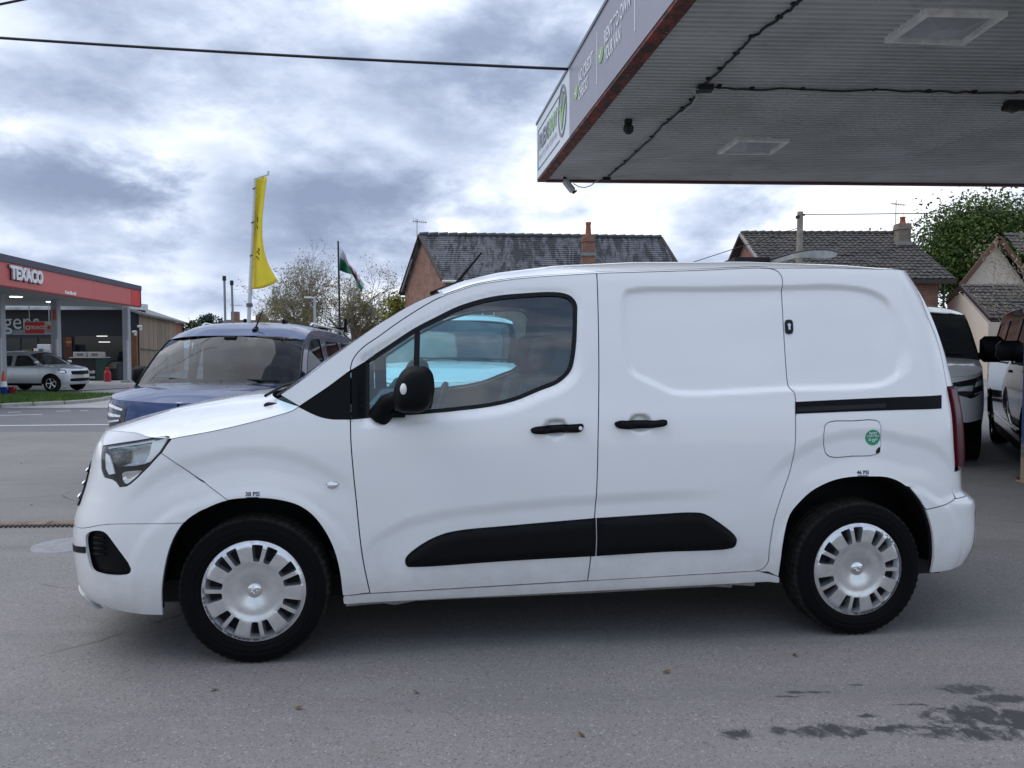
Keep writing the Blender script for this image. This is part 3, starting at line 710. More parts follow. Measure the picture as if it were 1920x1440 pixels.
# headlights: dark housing, reflectors, clear lens
for sd in BS:
    F = VB.map(sd)
    hs = panel('headlight', van, F if sd < 0 else VB, HL, mat=mat('lamp_housing', (.16, .17, .19), .35, metal=.3), off=-.035, sp=.02, depth=-.031, sides=None if sd < 0 else (1,))
    def hp(pts): return pu(*pts)
    panel('reflector', hs, F if sd < 0 else VB, catmull(hp([(213,843),(250,838),(285,834),(283,850),(276,868),(262,872),(240,875),(216,872),(208,858)]), 3, True), mat=mat('lamp_reflector', (.42, .44, .46), .25, metal=.6), off=-.016, sp=.015, depth=.015, dome=(-.015, .04), sides=None if sd < 0 else (1,))
    panel('projector_lens', hs, F if sd < 0 else VB, catmull(hp([(206,844),(222,842),(235,846),(238,858),(232,873),(217,876),(208,868)]), 4, True), mat=GLASSD, off=-.020, sp=.012, depth=.01, dome=(.012, .03), sides=None if sd < 0 else (1,))
    panel('indicator_reflector', hs, F if sd < 0 else VB, catmull(hp([(226,889),(245,884),(266,885),(252,899),(239,908),(228,905)]), 3, True), mat=CHROME, off=-.014, sp=.012, depth=.01, dome=(-.006, .02), sides=None if sd < 0 else (1,))
    panel('light_guide', hs, F if sd < 0 else VB, hp([(284,829),(303,824),(313,822),(303,842),(287,860),(279,867),(270,868),(279,851)]), mat=mat('lamp_guide', (.86, .88, .9), .22, metal=.25), off=-.010, sp=.012, depth=.01, sides=None if sd < 0 else (1,))
    panel('light_guide', hs, F if sd < 0 else VB, hp([(196,838),(260,829),(290,825),(288,829),(258,834),(200,842)]), mat=MATS['lamp_guide'], off=-.010, sp=.015, depth=.008, sides=None if sd < 0 else (1,))
    panel('light_guide', hs, F if sd < 0 else VB, hp([(193,850),(201,856),(207,872),(211,889),(200,891),(194,880)]), mat=MATS['lamp_guide'], off=-.012, sp=.012, depth=.006, sides=None if sd < 0 else (1,))
    panel('lens', hs, F if sd < 0 else VB, inset(HL, .004), mat=LENS, off=-.002, sp=.02, depth=.004, sides=None if sd < 0 else (1,))
    hin = inset(HL, .009)
    panel('lens_rim', hs, F if sd < 0 else VB, inset(HL, .001), holes=[hin], mat=GAPB, off=-.0035, sp=.012, depth=.01, sides=None if sd < 0 else (1,))
# A-pillar, black quarter panel
pil_l = catmull(pu((525,740.5),(565,713),(630,664),(700,615),(760,577),(800,557.5),(830,547)), 5)
ap = pil_l + cut(seam_ad, pu((838,552.5))[0], pu((657,690))[0]) + pu((657,694.5),(614,726.6),(561,762))
panel('windscreen_pillar', van, VB, dedupe(ap), mat=PAINT_W, sp=.018, gap=G*.8, sides=BS, roll=.003)
panel('quarter_panel_trim', van, VB, dedupe(tri_t[:3] + pu((657,786)) + tri_b[::-1]), mat=BLACKP, sp=.02, gap=G*.5, sides=BS, off=-.004)
panel('door_corner_trim', van, VB, pu((658.5,694),(685,677),(685,785),(658.5,786)), mat=BLACKP, sp=.02, gap=.001, sides=BS, off=-.004)
# front door (with the window opening), sliding door, rear quarter
wb = catmull(pu((657,786),(685,784),(700,783)), 3)
fd = pu((658.5,786),(685,785)) + cut(WINO, pu((685,784))[0], pu((1078,640))[0])[:0]
door_out = cut(seam_ad, pu((658,690))[0], pu((1119,512))[0]) + seam_b[1:] + pu((695,1113)) + seam_fd[::-1][1:] 
door_out = dedupe(door_out + pu((657.5,786),(657.5,694)))
corner = pu((657,694),(685,676.5),(685,785),(657,786.5))
# opening = window plus black corner piece
WINH = dedupe(pu((657.4,786.5,)) + pu((657.4,694)) + WINO[5:] )
door_poly = dedupe(cut(seam_ad, pu((657,690))[0], pu((1119,512))[0]) + seam_b[1:] + pu((695,1113)) + seam_fd[::-1] + pu((686,784.5)) + [p for p in WINO[::-1]][:len(WINO)-6] + pu((685,678.5),(658,695)))
doors = panel('front_door', van, VB, door_poly, mat=PAINT_W, sp=.018, gap=G, sides=BS, roll=.002)
slid = dedupe(seam_s + pu((1400,1072),(1102.5,1089.5)) + seam_b[::-1])
panel('sliding_door', van, VB, slid, mat=PAINT_W, sp=.0135, gap=G, sides=BS, roll=.002)
roof_r = pu((1440,503),(1560,502),(1650,504.5),(1694,506))
rq_bot = pu((1744,1073)) 
bump_seam = catmull(pu((1736,955),(1760,949.5),(1776,945),(1791,935)), 4)
cs = cut(seam_s, pu((1440,503))[0], pu((1415,1071.5))[0])
rq = cs + pu((1440,1072.5),(1459,1081)) + cut(AR, pu((1459,1081))[0], pu((1736,955))[0]) + bump_seam + seam_r[::-1] + roof_r[::-1]
flap = catmull(pu((1547,800),(1556,791.5),(1598,789.5),(1640,788),(1649,793),(1652,815),(1653,840),(1645,852),(1600,855.5),(1560,857),(1549,848)), 3, True)
panel('rear_quarter_panel', van, VB, dedupe(rq), holes=[flap], mat=PAINT_W, sp=.0135, gap=G, sides=BS, roll=.002)
fl = panel('fuel_flap', van, VB, flap, mat=PAINT_W, sp=.02, gap=G*.6, sides=(-1,))
panel('finger_notch', fl, VB.map(-1), catmull(pu((1644,846),(1651,838),(1651.5,848),(1645,851)), 3, True), mat=GAPB, off=.001, sp=.01, depth=.001)
# sill
sl = sill_t + pu((1459,1091.5),(1440,1090),(1101,1108),(645,1131.5))
panel('sill', van, VB, rounded(sl, .01), mat=PAINT_W, sp=.02, gap=.001, sides=BS, off=.006, dome=(.008, .012), depth=.03)
fls = panel('sill_flange', van, VB, pu((648,1128),(1425,1086),(1420,1103),(1380,1101),(1376,1106),(1340,1104),(1101,1117),(780,1131),(740,1139),(720,1136),(648,1141)), mat=METALG, off=-.035, sp=.04, depth=.003, sides=BS)
# tail: tailgate side, lamp, bumper
tg = seam_r[:cut(seam_r, seam_r[0], pu((1776,726))[0]).__len__()] + [(UT, pu((1776,724))[0][1]), (UT, seam_r[0][1]+.02)]
panel('tailgate_upper', van, VB, dedupe(tg), mat=PAINT_W, sp=.03, gap=G*1.6, sides=BS)
tl_l = cut(seam_r, pu((1776,726))[0], pu((1791,882))[0]); zt, zb = pu((1776,728))[0][1], pu((1791,882))[0][1]
def zrow(py): return pu((1789, py))[0][1]
TLU = 3.0 + .66*.98
tail = tl_l + [(TLU, zb), (TLU+.03, zrow(790)), (TLU-.05, zrow(775)), (TLU+.02, zrow(765)), (TLU-.03, zt)]
for sd in BS:
    t = panel('tail_lamp', van, VB, dedupe(tail), mat=REDL, off=.006, sp=.02, gap=.003, depth=.03, sides=(sd,), dome=(.01, .03))
    panel('reversing_lens', t, VB, [(TLU-.10, zrow(835)), (TLU-.01, zrow(838)), (TLU-.01, zrow(822)), (TLU-.08, zrow(826))], mat=WHITEPL, off=.018, sp=.02, sides=(sd,))
    panel('smoked_band', t, VB, dedupe(inset(tl_l + [(tl_l[-1][0]+.10, zb), (tl_l[0][0]+.12, zt)], .008)), mat=mat('smoked_red', (.07, .004, .014), .25, spec=.3), off=.0175, sp=.02, sides=(sd,))
panel('tailgate_lower', van, VB, [(seam_r[-1][0]+.004, zb-.004), (UT, zb-.004), (UT, .645), (seam_r[-1][0]+.004, .645)], mat=PAINT_W, sp=.03, gap=.003, sides=BS)
panel('tailgate_middle', van, VB, [(TLU+.05, zt), (UT, zt), (UT, zb), (TLU+.05, zb)], mat=PAINT_W, sp=.04, gap=.003, sides=BS)
rb = cut(AR, pu((1744,1074))[0], pu((1736,955))[0]) + bump_seam + [(UT, .64), (UT, .30)] + [(3.35, .30)]
rbs = panel('rear_bumper', van, VB, dedupe(rb), mat=PAINT_W, sp=.025, gap=G, sides=BS, off=.002, roll=.004, depth=.014)
panel('bumper_seam', rbs[0], VB.map(-1), [(3.37, .31), (3.376, .31), (3.40, .50), (3.425, .545), (3.46, .56), (3.46, .566), (3.42, .552), (3.394, .505)], mat=GAPB, off=.0045, sp=.02, depth=.001)
# top surfaces
bonnet_c = [(-.02, 1.15), (-.2, 1.13), (-.45, 1.085), (-.65, 1.035), (-.76, .995), (-.80, .972)]
bedge = catmull(pu((527,742.5)), 1) if False else [pu((513,746))[0]]
bon_e = cut(bon, bon[0], bon[-1]) + bump_top[1:]
panel_b = patch('bonnet', van, VB, [tuple(p) for p in bon_e], bonnet_c, PAINT_W, p=3.2, nx=60, ny=44)
patch('windscreen', van, VB, [tuple(p) for p in pil_l], [(-.0, 1.14), (.25, 1.325), (.5, 1.485), (.80, 1.66)], GLASS, p=2.4, nx=30, ny=30, off=-.004)
roof_e = cut(seam_ad, pu((830,556))[0], pu((1119,512))[0]) + cut(seam_s, seam_s[0], pu((1440,503))[0])[1:] + roof_r[1:]
roof_c = [(.80, 1.662), (.92, 1.71), (1.1, 1.757), (1.4, 1.798), (1.8, 1.822), (2.4, 1.83), (2.9, 1.815), (3.2, 1.785), (3.30, 1.76)]
patch('roof', van, VB, [tuple(p) for p in roof_e], roof_c, PAINT_W, p=3.6, nx=70, ny=44)
m = MB(); b0 = Vector((.93, -.02, 1.775)); m.rbox((.87, 0, 1.70), (.20, .05, .035), R=Matrix.Rotation(-.38, 3, 'Y')); m.tube([(.92, 0, 1.73), (1.06, 0, 1.90)], [.010, .005], 8)
m.build('roof_aerial', BLACKP, van)
m = MB(); m.rbox((.10, 0, 1.10), (.16, 1.50, .05)); m.build('cowl', BLACKP, van)
for yy in (-.45, .15):
    m = MB(); m.tube([(.02, yy-.25, 1.155), (.05, yy, 1.185), (.08, yy+.3, 1.195)], .007, 6); m.build('wiper', BLACKP, van)
# window: seal, glass panes, divider
gl_o = inset(WINO, .016)
for sd in BS:
    panel('window_seal', van, VB, WINO, holes=[gl_o], mat=SEAL, off=-.002, sp=.012, depth=.03, dome=(.006, .008), sides=(sd,))
    panel('window_glass', van, VB, inset(WINO, .010), mat=GLASS, off=-.012, sp=.03, depth=.003, sides=(sd,))
    panel('window_divider', van, VB, pu((777,618),(788,611),(786,690),(784,776),(773,777),(775.5,690)), mat=SEAL, off=-.006, sp=.03, depth=.012, sides=(sd,))
# inner shell so that shut lines read dark, arch liners
zt_in = [(UN+.12, .95), (-.6, .98), (-.1, 1.0)]
inner = [(UN+.02, .25), (AF[0][0]-.02, .25)] + inset(AF[::-1] + [], 0.0)[:0] + AF[1:-1] + [(.42, .27), (2.36, .30)] + AR[1:-1] + [(3.3, .33), (UT-.02, .36), (UT-.02, 1.0), (3.2, 1.05), (3.18, 1.55), (3.02, 1.70), (1.55, 1.70), (1.55, 1.03), (.4, .98), (.2, 1.05), (-.1, .98), (-.6, .93), (UN+.02, .9)]
panel('inner_shell', van, VB, dedupe(inner), mat=GAPB, off=-.032, sp=.06, depth=0, sides=BS)
dr_in = dedupe(cut(seam_ad, pu((690,645))[0], pu((1119,512))[0]) + [(1.55, 1.03), (.42, 1.0)] )
panel('door_inner', van, VB, dedupe(inset(door_poly, .006)), mat=CABIN2, off=-.034, sp=.05, depth=0, sides=BS)
for sd in BS:
    F = VB.map(sd)
    for c_ in (seam_ad, seam_b, seam_s, seam_fd, tri_b, tri_t):
        c_ = np.array([q[:2] for q in c_]); m = MB(); m.tube(F(c_[:, 0], c_[:, 1], np.full(len(c_), -.022)), .009, 6)
        m.build('seam_backing', GAPB, van)
for (cx, cz) in (ARF, ARR):
    for sd in BS:
        V = []; F = []; n = 24
        for k in range(n+1):
            a = math.radians(-2 + 184*k/n); rl_ = .437 if cx < 1 else .462
            for yy in (.885, .60):
                V.append((cx + rl_*math.cos(a), sd*yy, cz + rl_*math.sin(a)))
        F = [(2*k, 2*k+1, 2*k+3, 2*k+2) for k in range(n)] + [tuple(2*k+1 for k in range(n+1))]
        mesh('arch_liner', V, F, GAPB, van, smooth=True)
m = MB(); m.box(-.75, 3.4, -.62, .62, .20, .30); m.build('underbody', GAPB, van)
m = MB()
m.tube([(-.52, -.56, .24), (-.5, -.60, .14)], .02, 6); m.build('towing_tab', BLACKP, van)
# door handles, mouldings, rail, lock, indicator
for sd in BS:
    F = VB.map(sd)
    for pts in ([(995,805),(1003,800.5),(1040,797.5),(1080,795),(1092,795),(1093,801),(1088,809),(1060,811),(1005,813.5),(997,811)], [(1152,793.5),(1160,789),(1180,788.5),(1230,788),(1242,786.5),(1249,788),(1249,796),(1225,802),(1170,804),(1156,801)]):
        hd = panel('door_handle', van, VB, catmull(pu(*pts), 4, True), mat=BLACKP, off=.012, sp=.012, depth=.02, dome=(.018, .02), sides=(sd,))
        if pts[0][0] == 995:
            a = np.linspace(0, 2*math.pi, 16)[:-1]; c0 = pu((1086,801.5))[0]
            panel('lock_cap', hd, VB, [(c0[0]+.0085*math.cos(t), c0[1]+.0085*math.sin(t)) for t in a], mat=WHITEPL, off=.031, sp=.01, depth=.004, sides=(sd,))
    s1 = catmull(pu((759.5,1051),(764,1042),(791,1021),(825,1004),(859,995.5),(950,986.5),(1117.6,972,1),(1118.2,1010,1),(1116.2,1042.5,1),(950,1052),(775,1063.5),(763,1062)), 5, True)
    s2 = catmull(pu((1119.4,972,1),(1220,965.5),(1303,961),(1321,963.5),(1346,978),(1376,1002),(1381,1011),(1378.5,1023),(1371,1028),(1240,1035),(1118.0,1042.5,1),(1120,1010,1)), 5, True)
    for sm in (s1, s2):
        panel('side_moulding', van, VB, sm, mat=BLACKP, off=.002, sp=.014, depth=.01, dome=(.024, .045), sides=(sd,))
    rl = panel('door_rail', van, VB, pu((1491,753.5),(1600,748),(1765,740.5),(1765,766),(1600,771.5),(1491,776)) if True else [], mat=BLACKP, off=.0015, sp=.02, depth=.006, sides=(sd,))
    panel('rail_slot', rl, VB, pu((1494,764),(1660,756.5),(1660,764),(1494,772)), mat=GAPB, off=.003, sp=.03, depth=.001, sides=(sd,))
    panel('rail_cover', rl, VB, rounded(pu((1664,747),(1764,742.5),(1764,764.5),(1664,769)), .006), mat=BLACKP, off=.0025, sp=.02, depth=.004, dome=(.005, .012), sides=(sd,))
    ind = panel('side_repeater', van, VB, catmull(pu((610,910),(616,904.5),(624,903),(632,905),(636,910),(630,915),(622,917),(614,915)), 3, True), mat=CHROME, off=.001, sp=.006, depth=.004, dome=(.007, .012), sides=(sd,))
    panel('repeater_lens', ind, VB, catmull(pu((617,910),(623,907),(630,910),(623,913.5)), 3, True), mat=LENS, off=.007, sp=.006, depth=.002, dome=(.004, .006), sides=(sd,))
lk = panel('door_lock', van, VB.map(-1), rounded(pu((1474.5,599),(1489.5,599),(1490,626),(1475.5,626.5)), .018), mat=GAPB, off=.004, sp=.008, depth=.008)
lc = np.mean(pu((1481,611),(1483,612)), 0)
panel('lock_barrel', lk, VB.map(-1), [(lc[0]+.008*math.cos(t), lc[1]+.006+.008*math.sin(t)) for t in np.linspace(0, 6.28, 14)[:-1]], mat=CHROME, off=.007, sp=.006, depth=.003)
panel('lock_barrel', lk, VB.map(-1), [(lc[0]-.005, lc[1]+.001), (lc[0]+.005, lc[1]+.001), (lc[0]+.005, lc[1]-.016), (lc[0]-.005, lc[1]-.016)], mat=CHROME, off=.0065, sp=.006, depth=.003)
# sticker and lettering
sc_ = pu((1637.5,820.5))[0]
stk = panel('round_sticker', van, VB.map(-1), [(sc_[0]+.037*math.cos(t), sc_[1]+.037*math.sin(t)) for t in np.linspace(0, 2*math.pi, 32)[:-1]], mat=mat('green_sticker', (.012, .30, .14), .5), off=.0012, sp=.012, depth=.001, label='round green sticker with white lettering on the fuel flap')
TXW = mat('white_print', (.8, .8, .8), .5)
text_panel('lettering', stk, VB.map(-1), 'NVD', sc_[0], sc_[1]+.019, .018, TXW, off=.0022, bold=.0006)
text_panel('lettering', stk, VB.map(-1), 'COMPATIBLE', sc_[0], sc_[1]+.006, .0105, TXW, off=.0022, bold=.0003)
for dx, dz, r in ((-.014, -.010, .006), (.004, -.014, .0075), (.018, -.008, .005)):
    tt = np.linspace(0, 2*math.pi, 14)[:-1]
    panel('emblem_mark', stk, VB.map(-1), [(sc_[0]+dx+r*math.cos(t), sc_[1]+dz+r*math.sin(t)) for t in tt], holes=[[(sc_[0]+dx+.55*r*math.cos(t), sc_[1]+dz+.55*r*math.sin(t)) for t in tt]], mat=TXW, off=.0022, sp=.004, depth=.0005)
for s_, p_ in (('38 PSI', (474,926)), ('46 PSI', (1618,886))):
    c_ = pu(p_)[0]
    tx = text_panel('tyre_pressure_lettering', van, VB.map(-1), s_, c_[0], c_[1], .024, DECALB, off=.0015, bold=.0006)
    panel('lettering_underline', tx, VB.map(-1), [(c_[0]-.026, c_[1]-.0155), (c_[0]+.026, c_[1]-.0155), (c_[0]+.026, c_[1]-.0125), (c_[0]-.026, c_[1]-.0125)], mat=DECALB, off=.0015, sp=.02, depth=.0003)
# mirrors
for sd in BS:
    P0 = VB.pos(np.array([pu((742,776))[0][0]]), np.array([1.085]), np.array([0.0]))[0]
    mr = bpy.data.objects.new('door_mirror', None); COL.objects.link(mr); mr.parent = van
    cx, cy, cz = P0[0]+.082, P0[1]+.13, P0[2]+.11
    def sect(sx, sz, dy, x0=0, z0=0, pw=3.2, n=28):
        o = []
        for k in range(n):
            a = 2*math.pi*k/n; c_, s_ = math.cos(a), math.sin(a)
            o.append((cx + x0 + sx*math.copysign(abs(c_)**(2/pw), c_), sd*(cy + dy), cz + z0 + sz*math.copysign(abs(s_)**(2/pw), s_)))
        return o
    rows = [sect(.078, .090, -.115), sect(.086, .099, -.09), sect(.087, .101, -.03), sect(.083, .098, .02), sect(.073, .089, .05), sect(.055, .072, .068), sect(.030, .043, .078), sect(.004, .006, .08)]
    # taper: narrower towards the top and front
    V = [((x - (cx))*(1 - .22*max(0, (z-cz)/.117)) + cx + .016*(z-cz)/.117, y, z) for r_ in rows for (x, y, z) in r_]; n = 28
    F = [(i*n+k, i*n+(k+1) % n, (i+1)*n+(k+1) % n, (i+1)*n+k) for i in range(len(rows)-1) for k in range(n)] + [tuple(range(n))[::-1], tuple((len(rows)-1)*n+k for k in range(n))]
    fix_normals(mesh('mirror_housing', V, F, BLACKP, mr, smooth=True, angle=50))
    m = MB(); m.tube([(cx-.15, sd*(cy-.14), cz-.125), (cx-.115, sd*(cy-.10), cz-.06), (cx-.06, sd*(cy-.05), cz-.035), (cx, sd*(cy-.03), cz-.04)], [.055, .042, .036, .034], 12)
    m.rbox((cx-.09, sd*(cy-.12), cz-.112), (.10, .06, .03))
    m.build('mirror_arm', BLACKP, mr, True, angle=50)
    m = MB(); m.lathe([(0, -.002), (.019, 0), (.021, .003), (.021, .012)], (0, 0, 0), 'y', 20)
    d = m.build('mirror_sticker', WHITEPL, mr, True); d.location = (cx-.045, sd*(cy+.0725), cz+.005); d.scale = (.75, 1 if sd < 0 else -1, 1.2); d.rotation_euler = (0, 0, -.38*(1 if sd < 0 else -1))
# ---- wheels
def wheel(parent, x, y, z, R=.326, W=.205, trim='cover', rot=0.0, side=-1, steer=0.0, detail=True, rimR=.222, name='wheel'):
    w0 = bpy.data.objects.new(name, None); COL.objects.link(w0); w0.parent = parent; w0.location = (x, side*y, z); w0.rotation_euler = (0, rot, steer) if side < 0 else (0, rot, math.pi + steer)
    h = W/2; rr = rimR
    prof = [(rr*.985, -h*.70), (rr*1.0, -h*.86), (rr*1.05, -h*.98), (rr*1.12, -h*1.0), (rr*1.13, -h*1.03), (rr*1.17, -h*1.035), (rr*1.18, -h*1.005), (R-.055, -h*.995), (R-.050, -h*1.01), (R-.045, -h*.985), (R-.03, -h*.955), (R-.016, -h*.88), (R-.0065, -h*.79)]
    xs = [-.62, -.60, -.54, -.52, -.22, -.20, -.14, -.12, .12, .14, .20, .22, .52, .54, .60, .62]
    gro = [0, 1, 1, 0, 0, 1, 1, 0, 0, 1, 1, 0, 0, 1, 1, 0]
    tread = [(R - .002 - (.008 if g else 0), h*a) for a, g in zip(xs, gro)]
    full = prof + tread + [(r, -hh) for r, hh in prof[::-1]]
    n = 120 if detail else 40; V = []; F = []; k = len(full)
    for j in range(n):
        a = 2*math.pi*j/n
        for i, (r, hh) in enumerate(full):
            edge = abs(hh) > h*.5 and r > R-.02
            if detail and edge and j % 2: r -= .0055
            V.append((r*math.cos(a), hh, r*math.sin(a)))
    for j in range(n):
        for i in range(k-1): F.append((j*k+i, ((j+1) % n)*k+i, ((j+1) % n)*k+i+1, j*k+i+1))
    ty = mesh('tyre', V, F, TYRE, w0, smooth=True, angle=28)
    if trim == 'cover':
        Rr = rr; per = 2*math.pi/7; holes = []; RI, RO = .133, .206
        for q in range(7):
            for s_ in (-1, 1):
                a0 = q*per + s_*math.radians(2.6); a1 = q*per + s_*math.radians(16.2)
                i0, i1, o0, o1 = q*per + s_*math.radians(3.4), q*per + s_*math.radians(14.5), a0, a1
                pts = [(RI*math.cos(i0), RI*math.sin(i0)), (RI*math.cos(i1), RI*math.sin(i1))] + [(RO*math.cos(o1+(o0-o1)*t), RO*math.sin(o1+(o0-o1)*t)) for t in (0, .5, 1)]
                holes.append(rounded(pts, .006, 2))
        hc = np.array([np.mean(h_, 0) for h_ in holes])
        def fw(u, v, off=0.0):
            r = np.hypot(u, v); o = .012 - .020*np.exp(-(r/.062)**2) + .006*sstep(.10, .14, r) - .012*sstep(.195, .222, r) + off
            return np.stack([u, -(h*.80 + o), v], -1)
        def bk(u, v):
            P = np.stack([u, v], 1); r = np.hypot(u, v); d = np.linalg.norm(P[:, None]-hc[None], axis=2); j = d.argmin(1); c = hc[j]; rad = c/np.linalg.norm(c, axis=1)[:, None]
            Q = c + (P-c)*.74 - rad*.006; out = r > .2115; Q[out] = P[out]*1.0
            return np.stack([Q[:, 0], np.where(out, -(h*.70), -(h*.80-.016)), Q[:, 1]], -1)
        oc = [(Rr*math.cos(t), Rr*math.sin(t)) for t in np.linspace(0, 2*math.pi, 73)[:-1]]
        cov = panel('wheel_cover', w0, fw, oc, holes=holes, mat=SILVER, sp=.011, depth=.02, back=bk, roll=.0015)
        fix_normals(MB().lathe([(0, -h*.80-.004), (.022, -h*.80-.0035), (.030, -h*.80), (.0325, -h*.80+.006), (.034, -h*.80+.02)], (0, 0, 0), 'y', 24).build('centre_cap', CHROME, w0, True, angle=40))
        mm = MB()
        for a in (20, 95, 170, 250, 310): mm.tube([(.006*math.cos(math.radians(a)), -h*.80-.005, .006*math.sin(math.radians(a))), (.018*math.cos(math.radians(a+50)), -h*.80-.0045, .018*math.sin(math.radians(a+50)))], [.004, .002], 6)
        mm.build('emblem', SILVER, w0, True)
        MB().lathe([(0, -h*.62), (.15, -h*.62), (.215, -h*.66), (.222, -h*.5), (.2, h*.7)], (0, 0, 0), 'y', 32).build('rim', mat('dark_rim', (.006, .006, .007), .7, spec=.2), w0, True)
        MB().lathe([(.05, -h*.635), (.13, -h*.635), (.133, -h*.60)], (0, 0, 0), 'y', 28).build('brake_disc', mat('brake_steel', (.16, .14, .13), .5, metal=.6), w0)
    else:
        nsp = 5 if trim == 'alloy' else 6
        MB().lathe([(0, -h*.3), (.9*rr, -h*.3), (.93*rr, -h*.75), (1.0*rr, -h*.82), (1.02*rr, -h*.6)], (0, 0, 0), 'y', 32).build('rim', mat('dark_rim', (.02, .02, .022), .6), w0, True)
        mm = MB(); mm.lathe([(.90*rr, -h*.78), (.97*rr, -h*.86), (1.02*rr, -h*.8), (1.02*rr, -h*.6)], (0, 0, 0), 'y', 40); mm.lathe([(0, -h*.74), (.2*rr, -h*.72), (.24*rr, -h*.5)], (0, 0, 0), 'y', 20)
        for q in range(nsp):
            a = 2*math.pi*q/nsp; c_, s_ = math.cos(a), math.sin(a); wd = .10*rr; we = .16*rr
            P = []
            for r_, ww, hh in ((.1*rr, wd, -.70), (.95*rr, we, -.80)):
                for sg, dh in ((-1, .25), (-.6, 0), (.6, 0), (1, .25)): P.append((r_*c_ - sg*ww*s_, h*(hh+dh), r_*s_ + sg*ww*c_))
            mm.add(P, [(0, 4, 5, 1), (1, 5, 6, 2), (2, 6, 7, 3)])
        fix_normals(mm.build('alloy_spokes', SILVER, w0, True, angle=35))
    return w0
ph = math.radians(90-15)
wheel(van, 0, .80, .318, rot=-ph, side=-1, steer=-.03); wheel(van, 2.785, .80, .318, rot=-math.radians(102), side=-1)
wheel(van, 0, .80, .318, rot=.4, side=1); wheel(van, 2.785, .80, .318, rot=1.0, side=1)
# ---- cabin
m = MB(); m.rbox((.42, 0, 1.0), (.42, 1.50, .22), b=.3); m.rbox((.30, 0, 1.07), (.42, 1.46, .08), b=.4); m.build('dashboard', CABIN2, van)
m = MB(); m.tube([(.78+.19*math.sin(a)*.35, -.36+.185*math.cos(a), 1.0+.185*math.sin(a)) for a in np.linspace(0, 6.2832, 25)], .016, 8, caps=False); m.rbox((.77, -.36, 1.0), (.05, .16, .11)); m.build('steering_wheel', BLACKP, van, True)
def seat(parent, x, y, w_=.5, z=.55, name='seat', mt=None, s=1):
    q = bpy.data.objects.new(name, None); COL.objects.link(q); q.parent = parent; q.location = (x, y, z)
    R = Matrix.Rotation(math.radians(14)*s, 3, 'Y')
    m = MB(); m.rbox((0, 0, .05), (.50, w_, .16), b=.35); m.build('seat_cushion', mt or CABIN, q)
    m = MB(); m.rbox((.27*s, 0, .36), (.13, w_*.92, .62), R=R, b=.4); m.build('seat_back', mt or CABIN, q)
    m = MB(); m.rbox((.36*s, 0, .80), (.10, w_*.52, .19), R=R, b=.4); m.build('headrest', mt or CABIN, q)
    return q
seat(van, .98, -.38); seat(van, .98, .38)
m = MB(); m.box(1.49, 1.52, -.84, .84, .4, 1.05); m.box(1.49, 1.52, -.76, .76, 1.05, 1.68); m.build('bulkhead', mat('bulkhead_grey', (.03, .031, .034), .8), van)
m = MB(); m.box(.2, 1.5, -.72, .72, .40, .44); m.build('cab_floor', CABIN, van)
